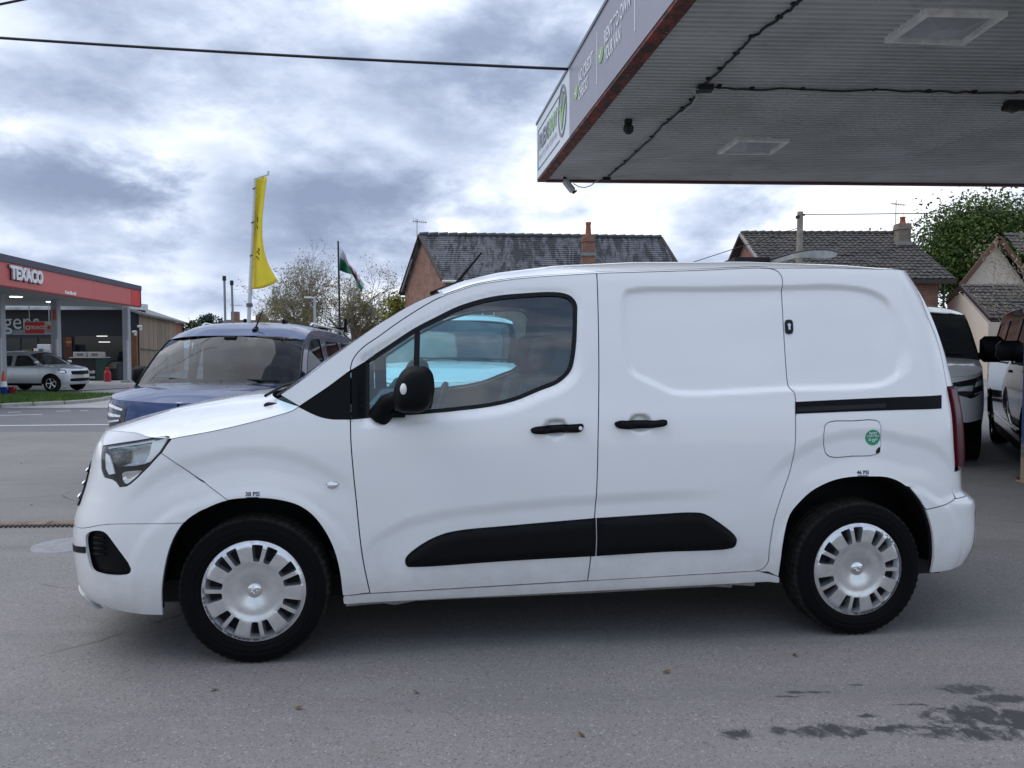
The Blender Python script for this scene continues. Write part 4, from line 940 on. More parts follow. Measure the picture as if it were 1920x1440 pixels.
# ---------------------------------------------------------------- other vehicles
def veh(name, label, B, sp, paint, glassm, loc, rz, group=None, wheels='alloy', scale=1.0, interior=False, rot_z=0.0):
    v = thing(name, label, 'van' if sp['kind'] == 'van' else 'car', loc, rz, group); v.scale = (scale,)*3; v.rotation_euler[1] = rot_z
    un, ut = B.un, B.ut; fx, rx = sp['axles']; ar = sp['ar']; hz = sp['hub']; SD = (-1, 1); q = sp.get('sp', .05)
    def arch(cx): return [(cx + ar*math.cos(t), hz + ar*math.sin(t)) for t in np.linspace(math.pi+.25, -.25, 22)]
    zs = sp['sill']; be, we, re = sp['bonnet_e'](un), sp['wind_e'], sp['roof_e']; d0, d1 = sp['door']; AFr, ARe = arch(fx), arch(rx)
    base = we[0]
    wing = [(un, sp['chin'])] + [(AFr[0][0]-.02, sp['chin']+.0)] + AFr + [(AFr[-1][0]+.02, zs), (d0, zs), (d0+.0, base[1]-.22), (d0-.02, base[1]-.06), (base[0], base[1])] + be
    panel('front_wing', v, B, dedupe(wing), mat=paint, sp=q, gap=.003, sides=SD)
    wins = sp['windows']; hd = [w_ for w_ in wins if d0-.2 < np.mean([p[0] for p in w_]) < d1]; hr = [w_ for w_ in wins if np.mean([p[0] for p in w_]) > d1]
    ri = [p for p in re if p[0] <= d1]; rr = [p for p in re if p[0] > d1]; zr = float(np.interp(d1, [p[0] for p in re], [p[1] for p in re]))
    door = [(d0, zs), (d1, zs), (d1+.01, zr)] + ri[::-1] + we[::-1][1:] + [(d0-.02, base[1]-.06), (d0, base[1]-.22)]
    wr = [rounded(w_, .05, 3) for w_ in wins]
    def holes(ws): return [h for h, w_ in zip(wr, wins) if w_ in ws]
    panel('front_door', v, B, dedupe(door), holes=holes(hd), mat=paint, sp=q, gap=.003, sides=SD)
    rear = [(d1, zs), (ARe[0][0]-.02, zs)] + ARe + [(ARe[-1][0]+.02, sp['tail_z']), (ut, sp['tail_z']), (ut, re[-1][1]-.03), re[-1]] + rr[::-1][1:] + [(d1+.01, zr)]
    panel('side_panel', v, B, dedupe(rear), holes=holes(hr), mat=paint, sp=q, gap=.003, sides=SD)
    for h in wr:
        panel('side_window', v, B, inset(h, .008), mat=glassm, off=-.008, sp=.08, depth=.003, sides=SD)
        panel('window_seal', v, B, h, holes=[inset(h, .018)], mat=SEAL, off=.001, sp=.06, depth=.012, sides=SD)
    bo = patch('bonnet', v, B, be if be[0][0] > be[-1][0] else be[::-1], sp['bonnet_c'], paint, p=3.0, nx=30, ny=30)
    patch('windscreen', v, B, we, sp['wind_c'], glassm, p=2.4, nx=18, ny=22, off=-.003)
    patch('roof', v, B, re, sp['roof_c'], paint, p=3.6, nx=36, ny=32)
    # dark band round the windscreen
    Fw = [B.map(s) for s in SD]
    for F in Fw:
        m = MB(); c_ = np.array(we); m.tube(F(c_[:, 0], c_[:, 1], np.full(len(c_), .0)), .013, 6); m.build('windscreen_seal', SEAL, v, True)
    # rear closure
    V = []; F = []
    # lamps, grille, bumper
    for s in SD:
        h = panel('headlight', v, B, rounded(sp['lamp'](un), .02, 3), mat=mat('lamp_black', (.02, .022, .025), .15, coat=.5), off=.004, sp=.03, depth=.02, sides=(s,), dome=(.012, .04))
        for st in sp['lamp_bits'](un): panel('lamp_element', h, B, rounded(st, .008, 2), mat=mat('lamp_bright', (.82, .84, .88), .12, metal=.5), off=.017, sp=.03, depth=.004, sides=(s,))
        t = panel('tail_lamp', v, B, rounded(sp['tail'](ut), .02, 3), mat=REDL, off=.004, sp=.04, depth=.02, sides=(s,), dome=(.008, .03))
        panel('lower_grille', v, B, rounded(sp['lowg'](un), .03, 3), mat=BLACKP, off=.004, sp=.05, depth=.02, sides=(s,))
        panel('grille', v, B, rounded(sp['grille'](un), .02, 3), mat=BLACKP, off=.006, sp=.05, depth=.02, sides=(s,))
        panel('sill_trim', v, B, [(AFr[-1][0]+.02, zs-.10), (ARe[0][0]-.02, zs-.10), (ARe[0][0]-.02, zs+sp.get('trim_h', .02)), (AFr[-1][0]+.02, zs+sp.get('trim_h', .02))], mat=BLACKP, off=.006, sp=.1, depth=.03, sides=(s,))
        hz_ = sp['handle']; panel('door_handle', v, B, rounded([(hz_[0], hz_[1]), (hz_[0]+.17, hz_[1]), (hz_[0]+.17, hz_[1]+.03), (hz_[0], hz_[1]+.03)], .01, 2), mat=sp.get('handle_m', BLACKP), off=.012, sp=.03, depth=.014, dome=(.012, .012), sides=(s,))
        # mirror
        p = B.pos(np.array([base[0]+sp['mirror'][0]]), np.array([base[1]+.02]), np.array([0.0]))[0]
        m = MB(); R = Matrix.Rotation(.15*s, 3, 'Z'); m.rbox((p[0], s*(p[1]+.15), p[2]+.10), (.13, .24, sp['mirror'][1]), R=R, b=.35); m.rbox((p[0]+.01, s*(p[1]+.04), p[2]+.03), (.07, .14, .06), b=.3)
        m.build('door_mirror', sp.get('mirror_m', BLACKP), v, True, angle=60)
    m = MB(); m.box(fx-.55, rx+.45, -.55, .55, zs-.06, zs+.06); m.build('underbody', GAPB, v)
    inn = [(un+.03, zs+.03)] + [(AFr[0][0], zs+.03)] + [(x, z+.0) for x, z in AFr] + [(AFr[-1][0], zs+.03), (ARe[0][0], zs+.03)] + ARe + [(ARe[-1][0], zs+.05), (ut-.02, zs+.1), (ut-.02, base[1]-.1), (d1+.2, base[1]-.1), (base[0], base[1]-.09), (un+.03, be[-1][1]-.05)]
    panel('inner_shell', v, B, dedupe(inn), mat=GAPB, off=-.05, sp=.12, depth=0, sides=SD)
    for cx in (fx, rx):
        for s in SD:
            n = 16; V = []
            for k in range(n+1):
                a = math.radians(-5 + 190*k/n)
                for yy in (.88*sp['hw']/.92, .55): V.append((cx + (ar+.02)*math.cos(a), s*yy, hz + (ar+.02)*math.sin(a)))
            mesh('arch_liner', V, [(2*k, 2*k+1, 2*k+3, 2*k+2) for k in range(n)] + [tuple(2*k+1 for k in range(n+1))], GAPB, v)
            wheel(v, cx, sp['hw']-.125, sp['R'], R=sp['R'], W=.21, trim=wheels, rot=RNG.uniform(0, 1), side=s, detail=False, rimR=sp['R']*.66)
    for yy in (-.42, .2):
        wz = sp['wind_c'][0]; m = MB(); m.tube([(wz[0]+.04, yy-.3, wz[1]+.03), (wz[0]+.10, yy+.3, wz[1]+.06)], .010, 5); m.build('wiper', BLACKP, v)
    if interior:
        m = MB(); m.rbox((base[0]+.35, 0, base[1]-.05), (.5, sp['hw']*1.62, .14), b=.4); m.build('dashboard', CABIN2, v)
        seat(v, base[0]+.9, -.37, z=base[1]-.55); seat(v, base[0]+.9, .37, z=base[1]-.55)
        wt = sp['wind_c'][-1]; m = MB(); m.rbox((wt[0]+.02, 0, wt[1]-.13), (.04, .26, .085), b=.3); m.rbox((wt[0]-.02, 0, wt[1]-.05), (.06, .15, .10), b=.3); m.build('rear_view_mirror', BLACKP, v)
        m = MB(); m.box(1.48, 1.52, -.74, .74, .4, 1.6); m.build('bulkhead', CABIN, v)
    return v
VB2 = Body(W=[(.1,.84),(.2,.872),(.3,.897),(.45,.912),(.62,.918),(.8,.915),(.95,.905),(1.1,.89),(1.3,.852),(1.5,.808),(1.62,.78),(1.70,.755),(1.9,.70)],
           xc=[(.1,-.80),(.2,-.86),(.3,-.89),(.5,-.90),(.62,-.885),(.75,-.87),(.85,-.84),(.94,-.78),(1.02,-.66),(1.15,-.45)],
           xr=[(.1,3.4),(.3,3.5),(.45,3.54),(.6,3.52),(.7,3.46),(1.0,3.45),(1.2,3.43),(1.5,3.36),(1.7,3.28),(1.9,3.2)], xsf=-.2, xsr=3.0, a=2.5, b=2.5, ar=3.4, br=3.4, K=.78, Kr=.64)
VANSP = dict(kind='van', axles=(0, 2.66), ar=.40, hub=.33, R=.325, hw=.92, sill=.30, chin=.24, tail_z=.36, door=(.42, 1.46), sp=.05,
    bonnet_e=lambda un: [(.12, 1.115), (-.1, 1.07), (-.3, 1.02), (-.5, .985), (-.75, .955), (un+.25, .935), (un+.1, .925), (un, .92)],
    bonnet_c=[(.0, 1.15), (-.2, 1.125), (-.45, 1.075), (-.65, 1.01), (-.76, .95), (-.80, .92)],
    wind_e=[(.12, 1.115), (.25, 1.24), (.45, 1.42), (.65, 1.56), (.82, 1.645)], wind_c=[(-.02, 1.14), (.2, 1.33), (.45, 1.53), (.72, 1.69)],
    roof_e=[(.82, 1.645), (1.1, 1.69), (1.46, 1.715), (2.2, 1.725), (2.9, 1.71), (3.1, 1.69)], roof_c=[(.72, 1.695), (1.0, 1.765), (1.5, 1.805), (2.3, 1.81), (3.0, 1.785), (3.3, 1.74)],
    windows=[[(.42, 1.10), (.60, 1.33), (.86, 1.545), (1.02, 1.60), (1.36, 1.61), (1.37, 1.08)]], lamp=lambda un: [(-.50, .93), (-.70, .93), (un+.42, .88), (un+.40, .80), (-.66, .74), (-.56, .80)],
    lamp_bits=lambda un: [[(-.55, .915), (-.72, .91), (un+.46, .868), (un+.46, .852), (-.70, .885), (-.57, .89)], [(-.62, .84), (-.72, .83), (un+.48, .81), (un+.48, .795), (-.70, .80), (-.61, .81)]],
    tail=lambda ut: [(3.22, .72), (3.52, .72), (3.50, 1.15), (3.20, 1.15)], lowg=lambda un: [(un, .27), (un+.62, .30), (un+.55, .44), (un, .47)], grille=lambda un: [(un, .60), (un+.38, .64), (un+.36, .84), (un, .86)],
    handle=(1.22, .99), mirror=(.38, .20))
SVAN = dict(VANSP, windows=VANSP['windows'] + [[(1.58, 1.08), (1.58, 1.60), (2.28, 1.61), (2.30, 1.08)], [(2.42, 1.09), (2.42, 1.61), (3.0, 1.59), (3.06, 1.12)]])
# dark blue van facing the camera, its flank seen on the right
BLUE = mat('navy_metallic', (.012, .032, .12), .22, metal=.3, coat=.9, coat_rough=.02); 
SCR = glass('windscreen_glass', (.42, .50, .55), -.02)
zb_ = zg(-3.5, 8.60)
BLV = dict(SVAN, bonnet_e=lambda un: [(.10, 1.02), (-.1, .985), (-.3, .945), (-.5, .915), (-.75, .885), (un+.25, .865), (un+.1, .855), (un, .85)], bonnet_c=[(-.04, 1.05), (-.25, 1.03), (-.48, .985), (-.68, .925), (-.80, .87), (-.84, .85)],
    wind_e=[(.10, 1.02), (.25, 1.185), (.42, 1.36), (.58, 1.485), (.68, 1.55)], wind_c=[(-.06, 1.035), (.13, 1.25), (.35, 1.46), (.50, 1.585)],
    roof_e=[(.68, 1.55), (.85, 1.625), (1.1, 1.685), (1.46, 1.715), (2.2, 1.725), (2.9, 1.71), (3.1, 1.69)], roof_c=[(.50, 1.59), (.70, 1.69), (.95, 1.765), (1.3, 1.80), (1.7, 1.81), (2.3, 1.81), (3.0, 1.785), (3.3, 1.74)], grille=lambda un: [(un, .48), (un+.42, .50), (un+.38, .66), (un, .67)],
    lamp=lambda un: [(-.48, .87), (-.70, .86), (un+.42, .81), (un+.44, .66), (-.68, .62), (-.56, .70)], lamp_bits=lambda un: [[(-.52, .85), (-.72, .842), (un+.46, .795), (un+.46, .775), (-.72, .81), (-.54, .82)], [(-.60, .76), (-.72, .75), (un+.48, .735), (un+.48, .715), (-.70, .715), (-.60, .73)], [(-.62, .69), (-.7, .675), (un+.5, .69), (un+.5, .675), (-.7, .65), (-.63, .66)]], mirror=(.45, .2))
bv = veh('parked_van', 'dark blue van with roof bars facing the road behind the white van', VB2, BLV, BLUE, SCR, (-3.36, 8.60, zb_), math.radians(89), interior=True, scale=1.04, rot_z=math.atan2(zg(-3.5, 8.6)-zg(-3.5, 11.47), 2.87))
m = MB(); m.rbox((.66, -.22, 1.675), (.09, .05, .03), R=Matrix.Rotation(-.45, 3, 'Y')); m.tube([(.66, -.22, 1.68), (.80, -.26, 1.92)], [.011, .005], 8); m.build('roof_aerial', BLACKP, bv)
m = MB(); m.rbox((1.5, -.3, 1.83), (.14, .04, .06), b=.4); m.build('shark_fin', BLACKP, bv)
for s in (-1, 1):
    m = MB(); m.tube([(1.3, s*.68, 1.76), (1.4, s*.68, 1.795), (2.9, s*.68, 1.80), (3.0, s*.68, 1.74)], .013, 8); m.build('roof_rail', SILVER, bv)
m = MB(); m.tube([(2.95, -.72, 1.84), (2.95, .72, 1.84)], .02, 8); m.build('ladder_bar', BLACKP, bv)
for s in (-1, 1): m = MB(); m.rbox((2.95, s*.74, 1.88), (.05, .04, .20)); m.build('bar_stop', BLACKP, bv)
# white van behind, facing the camera, seen only through the cab windows
veh('parked_van', 'white van with dark windscreen seen through the cab windows of the foreground van', VB2, VANSP, PAINT_W, GLASSD, (-.78, 10.0, 0), math.radians(90), scale=1.03)
# white and black vans on the right, parked at an angle
hd_ = math.radians(90-27)
c_, s_ = math.cos(hd_), math.sin(hd_)
BIG = dict(VANSP, mirror=(.30, .30), lamp=lambda un: [(-.40, .97), (-.62, .93), (un+.36, .87), (un+.36, .80), (-.70, .72), (-.46, .78)], lamp_bits=lambda un: [[(-.46, .92), (-.62, .89), (-.66, .84), (-.48, .86)], [(-.68, .86), (un+.42, .84), (un+.42, .80), (-.70, .80)], [(-.50, .80), (-.66, .775), (-.66, .76), (-.50, .785)]],
           lowg=lambda un: [(un, .22), (-.40, .24), (-.46, .50), (-.75, .47), (un, .55)])
fc = Vector((5.20, 8.42, 0)); ctr = fc + Vector((-s_, c_, 0))*.96*1.0 + Vector((c_, s_, 0))*.93*1.09
veh('parked_van', 'white van with black lower bumper facing forward behind the rear of the foreground van', VB2, BIG, PAINT_W, GLASSD, ctr, hd_, scale=1.09)
VB3 = Body(W=[(.1,.84),(.2,.872),(.3,.897),(.45,.912),(.62,.918),(.8,.915),(.95,.905),(1.1,.89),(1.3,.852),(1.5,.808),(1.62,.78),(1.70,.755),(1.9,.70)],
           xc=[(.1,-.80),(.2,-.86),(.3,-.89),(.5,-.90),(.62,-.885),(.75,-.87),(.85,-.84),(.94,-.78),(1.02,-.66),(1.15,-.45)],
           xr=[(.1,4.0),(.3,4.1),(.45,4.14),(.6,4.12),(.7,4.06),(1.0,4.05),(1.2,4.03),(1.5,3.96),(1.7,3.88),(1.9,3.8)], xsf=-.2, xsr=3.6, a=2.5, b=2.5, ar=3.4, br=3.4, K=.78, Kr=.64)
def sx_(P, k=1.47): return [(x + (.6 if x > k else 0), z) for x, z in P]
LWB = dict(SVAN, axles=(0, 3.26), roof_e=sx_(SVAN['roof_e'], 2.0), roof_c=sx_(SVAN['roof_c'], 2.0), windows=[SVAN['windows'][0], [(1.58, 1.08), (1.58, 1.60), (2.58, 1.61), (2.60, 1.08)], sx_(SVAN['windows'][2])], tail=lambda ut: [(3.82, .72), (4.12, .72), (4.10, 1.15), (3.80, 1.15)], mirror=(.0, .2))
BLK = mat('black_gloss_paint', (.006, .007, .009), .06, coat=1.0, coat_rough=.01, spec=.6)
bc = Vector((5.47, 8.35, 0)) + Vector((s_, -c_, 0))*.95*1.08 - Vector((c_, s_, 0))*.45
bk_ = veh('parked_van', 'glossy black van with roof bars at the right edge by the canopy post', VB3, LWB, BLK, mat('black_glass', (.01, .012, .015), .02, spec=1.0), bc, hd_, scale=1.08)
for x_ in (1.3, 3.2):
    m = MB(); m.tube([(x_, -.72, 1.86), (x_, .72, 1.86)], .018, 8); m.build('roof_bar', SILVER, bk_)
m = MB(); 
for s in (-1, 1): m.tube([tuple(VB2.pos(np.array([u_]), np.array([.43]), np.array([.012]))[0]*np.array([1, s, 1])) for u_ in (.45, 1.0, 1.6, 2.2, 2.8)], .008, 6)
m.build('chrome_strip', CHROME, bk_)
p = at(1832, 640, 17); veh('parked_van', 'white van roof glimpsed between the white and the black van', VB2, VANSP, PAINT_W, GLASSD, (p.x - 1.9, 20.6, 0), math.radians(8), scale=1.09)
# silver three-door off-roader under the station canopy
SB = Body(W=[(.15,.78),(.3,.86),(.5,.895),(.7,.90),(.9,.885),(1.05,.86),(1.15,.82),(1.4,.73),(1.6,.64),(1.8,.58)], xc=[(.15,-.62),(.35,-.74),(.6,-.765),(.8,-.75),(.92,-.70),(1.0,-.6),(1.15,-.4)], xr=[(.15,3.0),(.4,3.16),(.7,3.16),(1.0,3.12),(1.4,3.0),(1.8,2.85)],
          xsf=-.2, xsr=2.7, a=2.4, b=2.4, ar=3.0, br=3.0, K=.62, Kr=.5)
SUVSP = dict(kind='car', axles=(0, 2.44), ar=.41, hub=.36, R=.35, hw=.90, sill=.36, chin=.30, tail_z=.40, door=(.50, 1.68), sp=.07,
    bonnet_e=lambda un: [(.30, 1.10), (.05, 1.06), (-.2, 1.02), (-.42, .985), (un+.2, .95), (un, .935)], bonnet_c=[(.22, 1.14), (0, 1.12), (-.3, 1.075), (-.55, 1.0), (-.68, .93)],
    wind_e=[(.30, 1.10), (.55, 1.27), (.8, 1.42), (1.02, 1.52)], wind_c=[(.20, 1.14), (.45, 1.33), (.7, 1.49), (.92, 1.61)], roof_e=[(1.02, 1.52), (1.4, 1.57), (2.0, 1.58), (2.5, 1.55), (2.75, 1.5)], roof_c=[(.92, 1.62), (1.4, 1.68), (2.0, 1.69), (2.6, 1.65), (2.9, 1.58)],
    windows=[[(.62, 1.10), (.86, 1.33), (1.08, 1.47), (1.25, 1.50), (1.60, 1.50), (1.60, 1.06)], [(1.76, 1.06), (1.78, 1.49), (2.3, 1.46), (2.55, 1.14)]],
    lamp=lambda un: [(-.30, .93), (-.62, .90), (-.66, .78), (-.42, .76)], lamp_bits=lambda un: [[(-.34, .90), (-.58, .875), (-.60, .80), (-.42, .79)]], tail=lambda ut: [(2.85, .75), (3.1, .75), (3.08, 1.05), (2.82, 1.05)],
    lowg=lambda un: [(un, .42), (un+.42, .44), (un+.40, .55), (un, .56)], grille=lambda un: [(un, .70), (un+.34, .72), (un+.36, .86), (un, .87)], handle=(1.42, .98), handle_m=None, mirror=(.22, .15), trim_h=.0)
SLV = mat('silver_paint', (.52, .54, .57), .3, metal=.55, coat=.7); SUVSP['handle_m'] = SLV; SUVSP['mirror_m'] = SLV
p = at(100, 737, 31.5); p.z = zg(p.x, p.y) + .012
suv = veh('parked_car', 'silver three-door off-roader parked under the petrol station canopy', SB, SUVSP, SLV, glass('car_glass', (.30, .34, .36), .12), (p.x, p.y + .86, p.z), math.radians(180-6), interior=False)
seat(suv, 1.05, .38, z=.62); seat(suv, 1.05, -.38, z=.62)
m = MB(); m.lathe([(0, -.02), (.26, -.02), (.32, .0), (.33, .12), (.30, .16)], (3.24, 0, .85), 'x', 24); m.build('spare_wheel_cover', SLV, suv, True)
# ---------------------------------------------------------------- the sales canopy overhead
ZS = 4.2
cA, cB, cC = at_z(1010, 337, ZS), at_z(1270, 0, ZS), at_z(1920, 346, ZS)
eu = (cC - cA).normalized(); ev = (cB - cA).normalized()
CU, CV = 9.6, 9.2
def cp(u, v, z=0.0): q = cA + eu*u + ev*v; return (q.x, q.y, ZS + z)
canopy = thing('sales_canopy', 'large forecourt canopy with ribbed grey soffit and lettered grey fascia overhead', 'canopy', (0, 0, 0))
sg = NG('soffit_metal', .55)
b1 = sg.noise(.8, 5, .6, .3); b2 = sg.noise(5, 7, .7, .6, vec=sg.scale((.25, 1, 1))); c1 = sg.mix(sg.ramp(b1, .3, .7), (.64, .66, .65), (.48, .50, .48)); c1 = sg.mix(sg.math('MULTIPLY', sg.ramp(b2, .58, .78), .6), c1, (.17, .165, .14)); sg.color(c1); sg.b.inputs['Metallic'].default_value = .15
RUST = NG('rusty_red_paint', .7); rn = RUST.noise(7, 9, .75, .8); RUST.color(RUST.mix(RUST.ramp(RUST.noise(16, 5, .7), .60, .68), RUST.mix(RUST.ramp(rn, .42, .54), (.26, .045, .033), (.05, .026, .02)), (.42, .26, .20))); RUST.bump(rn, .8, .012)
u_, sheet_i = .12, 0
while u_ < CU:
    u1 = min(u_ + 2.6, CU); V = []; F = []; v_ = .06; per = .098; n = int((CV-.1)/per)
    prof = []
    for i in range(n):
        a = .06 + i*per; prof += [(a, .0), (a+.040, .0), (a+.048, .040), (a+.090, .040)]
    prof.append((.06 + n*per, .0))
    wob = RNG.uniform(-.004, .004)
    for (v, z) in prof:
        for uu in (u_+.004, u1+.012): V.append(cp(uu, v, z + wob + (.004 if uu > u_+1 else 0)))
    for i in range(len(prof)-1): F.append((2*i, 2*i+1, 2*i+3, 2*i+2))
    mesh('soffit_sheet', V, F, sg.m, canopy); u_ = u1
# red edge trims
m = MB(); P = [(-.02, -.03), (.13, -.03), (.13, CV), (-.02, CV)]
m.prism(P, lambda u, v: cp(u, v, -.035), lambda u, v: cp(u, v, .03)); fix_normals(m.build('edge_trim', RUST.m, canopy))
m = MB(); m.prism([(.13, -.03), (CU, -.03), (CU, .06), (.13, .06)], lambda u, v: cp(u, v, -.04), lambda u, v: cp(u, v, .03)); fix_normals(m.build('edge_trim', mat('red_edge_paint', (.12, .035, .04), .6, noise=(4, .3)), canopy))
# roof deck and fascias
m = MB(); m.prism([(0, 0), (CU, 0), (CU, CV), (0, CV)], lambda u, v: cp(u, v, .05), lambda u, v: cp(u, v, .75)); fix_normals(m.build('roof_deck', mat('deck_felt', (.2, .2, .2), .9), canopy))
FH = .92; s1 = (at_z(1071, 257, ZS) - cA).dot(ev)
nl = Vector((ev.y, -ev.x, 0)); nl = nl if nl.dot(eu) < 0 else -nl
def ff(u, v, off=0.0):
    u = np.asarray(u, float); v = np.asarray(v, float); off = np.asarray(off, float)*np.ones_like(u)
    return np.stack([cA.x + ev.x*u + nl.x*(off+.03), cA.y + ev.y*u + nl.y*(off+.03), ZS + v], -1)
FW = mat('fascia_white', (.66, .70, .74), .4); FG = mat('fascia_grey', (.30, .30, .34), .45, noise=(1.5, .06)); FTX = mat('fascia_letters', (.78, .8, .82), .5); FGR = mat('fascia_green', (.30, .48, .20), .5); FDG = mat('fascia_dark_grey', (.19, .21, .24), .5)
def fpanel(name, a, b, z0, z1, m_, off=0.0, par=None, depth=.04):
    mb = MB(); q = [(a, z0), (b, z0), (b, z1), (a, z1)]
    mb.prism(q, lambda u, v: tuple(ff(u, v, off)), lambda u, v: tuple(ff(u, v, off-depth))); return fix_normals(mb.build(name, m_, par or canopy))
w1 = fpanel('fascia_panel', -.02, s1, .0, FH, FW); g1 = fpanel('fascia_panel', s1+.01, CV, .0, FH, FG)
w1['label'] = 'white fascia panel with the FLEXIBUY logo'; g1['label'] = 'grey fascia panel with white lettering'
fpanel('fascia_cap', -.05, CV, FH, FH+.04, FDG, .015)
m = MB(); m.prism([(0, 0), (CU, 0), (CU, .04), (0, .04)], lambda u, v: cp(u, v-.05, 0.03), lambda u, v: cp(u, v-.05, FH)); fix_normals(m.build('rear_fascia', FW, canopy))
# logo frame and lettering on the white panel
L0, L1 = .14, 2.0
for (a, b, z0, z1) in ((L0, L1, .12, .135), (L0, L1, .76, .775), (L0, L0+.02, .135, .76)): fpanel('logo_border', a, b, z0, z1, FDG, .008, w1, .006)
lw = (L1-L0)
def fit(o, a, b):
    q = [(v.co - cA).dot(ev) for v in o.data.vertices]; lo, hi = min(q), max(q)
    for v, t in zip(o.data.vertices, q): v.co = v.co + ev*(a + (t-lo)*(b-a)/(hi-lo) - t)
    return o
cx_, cz_ = 2.2, .49; ta = np.linspace(0, 2*math.pi, 40)[:-1]
panel('logo_ring', w1, ff, [(cx_+.29*math.cos(t), cz_+.36*math.sin(t)) for t in ta], holes=[[(cx_+.25*math.cos(t), cz_+.315*math.sin(t)) for t in ta]], mat=FDG, off=.010, sp=.1, depth=.006)
panel('logo_tick', w1, ff, [(cx_-.20, cz_+.10), (cx_-.03, cz_-.27), (cx_+.24, cz_+.16), (cx_+.14, cz_+.18), (cx_-.01, cz_-.05), (cx_-.10, cz_+.10)], mat=FGR, off=.012, sp=.1, depth=.006)
panel('logo_tick', w1, ff, [(cx_-.11, cz_+.14), (cx_-.01, cz_-.01), (cx_+.14, cz_+.22), (cx_, cz_+.29)], mat=FDG, off=.012, sp=.1, depth=.006)
fit(text_panel('lettering', w1, ff, 'FLEXI', .3, .52, .34, FDG, off=.012, align='LEFT', bold=.012), .28, 1.14)
fit(text_panel('lettering', w1, ff, 'BUY', 1.2, .52, .34, FGR, off=.012, align='LEFT', bold=.012), 1.18, 1.84)
fit(text_panel('lettering', w1, ff, 'RENT TO OWN YOUR VAN', .3, .28, .13, FDG, off=.012, align='LEFT'), .28, 1.8)
def fs(px, py): p = at_z(px, py, ZS); return (p - cA).dot(ev)
def fuv(px, py):
    """fascia coordinates (s, z) seen at a pixel"""
    d = ray(px, py); o = Vector((0, 0, CAMH)); d = Vector(d); p0 = cA + nl*.03; k = (p0 - o).dot(nl) / d.dot(nl); q = o + d*k; return ((q-cA).dot(ev), q.z - ZS)
for lines, x0, x1_, tick in ((('NO CREDIT', 'CHECKS'), 1086, 1113, 1081), (('RENT TO OWN', 'YOUR VAN'), 1134, 1182, 1127)):
    sA, sB = fuv(x0, 150)[0], fuv(x1_, 60)[0]; 
    for i, tx in enumerate(lines): fit(text_panel('lettering', g1, ff, tx, sA, .56 - .20*i, .21, FTX, off=.008, align='LEFT', bold=.003), sA, sB if i == 0 else sA + (sB-sA)*.66)
    tc_ = fuv(tick, 140)[0]; rr_ = .085
    tk = panel('tick_disc', g1, ff, [(tc_+rr_*1.3*math.cos(t), .45+rr_*math.sin(t)) for t in ta], mat=FGR, off=.008, sp=.1, depth=.006)
    panel('tick_mark', tk, ff, [(tc_-.06, .455), (tc_-.02, .405), (tc_+.075, .50), (tc_+.06, .51), (tc_-.02, .435), (tc_-.05, .47)], mat=FTX, off=.012, sp=.1, depth=.004)
for px in (1119.5, 1190):
    a = fuv(px, 100)[0]; fpanel('divider_line', a, a+.02, .18, .78, FTX, .006, g1, .006)
# recessed light boxes, cables, sensor, security camera
def lightbox(px4, label):
    P = [at_z(x, y, ZS) for x, y in px4]; c = sum(P, Vector())/4; t = thing('canopy_light', label, 'light', (c.x, c.y, ZS), group='light boxes in the canopy soffit')
    L = [p - c for p in P]; V = []; F = []
    for k, z in ((1.0, -.045), (.86, -.05), (.84, .0)): V += [(q.x*k, q.y*k, z) for q in L]
    V += [(q.x*1.0, q.y*1.0, .02) for q in L]
    for r in ((0, 1), (1, 2), (3, 0)):
        for i in range(4): j = (i+1) % 4; F.append((r[0]*4+i, r[0]*4+j, r[1]*4+j, r[1]*4+i))
    fix_normals(mesh('frame', V, F, mat('rusty_white_frame', (.86, .86, .82), .6, noise=(7, .25)), t))
    V = [(q.x*.845, q.y*.845, -.006) for q in L] + [(q.x*.3, q.y*.3, .20 if False else -.075) for q in L]
    F = [(i, (i+1) % 4, 4+(i+1) % 4, 4+i) for i in range(4)] + [(4, 5, 6, 7)]
    mesh('diffuser', V, F, mat('milky_diffuser', (.42, .44, .45), .35, noise=(4, .2)), t)
    return t
lightbox([(1344, 284), (1382, 257), (1482, 260), (1446, 284.5)], 'small square light box in the soffit nearer the canopy corner')
lightbox([(1658, 72), (1735, 16), (1890, 20), (1808, 77)], 'large square light box in the soffit near the top right')
CBL = mat('black_cable', (.012, .012, .013), .6); CBW = mat('white_cable', (.6, .6, .58), .5)
def soffit_cable(name, pts, r, m_, label, clips=True, z=-.02):
    P = [at_z(x, y, ZS+z) for x, y in pts]; c = catmull([(p.x, p.y) for p in P], 6); t = thing(name, label, 'cable', (P[0].x, P[0].y, ZS))
    m = MB(); m.tube([(x - P[0].x + RNG.normal(0, .006), y - P[0].y + RNG.normal(0, .006), z + RNG.normal(0, .006)) for x, y in c], r, 6); m.build('cable_run', m_, t, True)
    if clips:
        for i in range(3, len(c)-2, 5):
            a = math.atan2(c[i+1][1]-c[i][1], c[i+1][0]-c[i][0]); mm = MB(); mm.rbox((c[i][0]-P[0].x, c[i][1]-P[0].y, -.005), (.04, .06, .03), R=Matrix.Rotation(a, 3, 'Z')); mm.build('cable_clip', CBL, t)
    return t
soffit_cable('soffit_cable', [(1530, -30), (1500, 0), (1470, 28), (1410, 70), (1375, 108), (1340, 140), (1320, 160), (1300, 186), (1280, 205), (1250, 230), (1210, 270), (1180, 297), (1160, 315), (1140, 331)], .013, CBL, 'black cable clipped along the soffit down to the canopy corner')
soffit_cable('soffit_cable', [(1318, 161), (1380, 166), (1480, 168), (1640, 170), (1760, 172.5), (1860, 174), (1960, 176)], .010, CBL, 'black cable running straight across the soffit to the right')
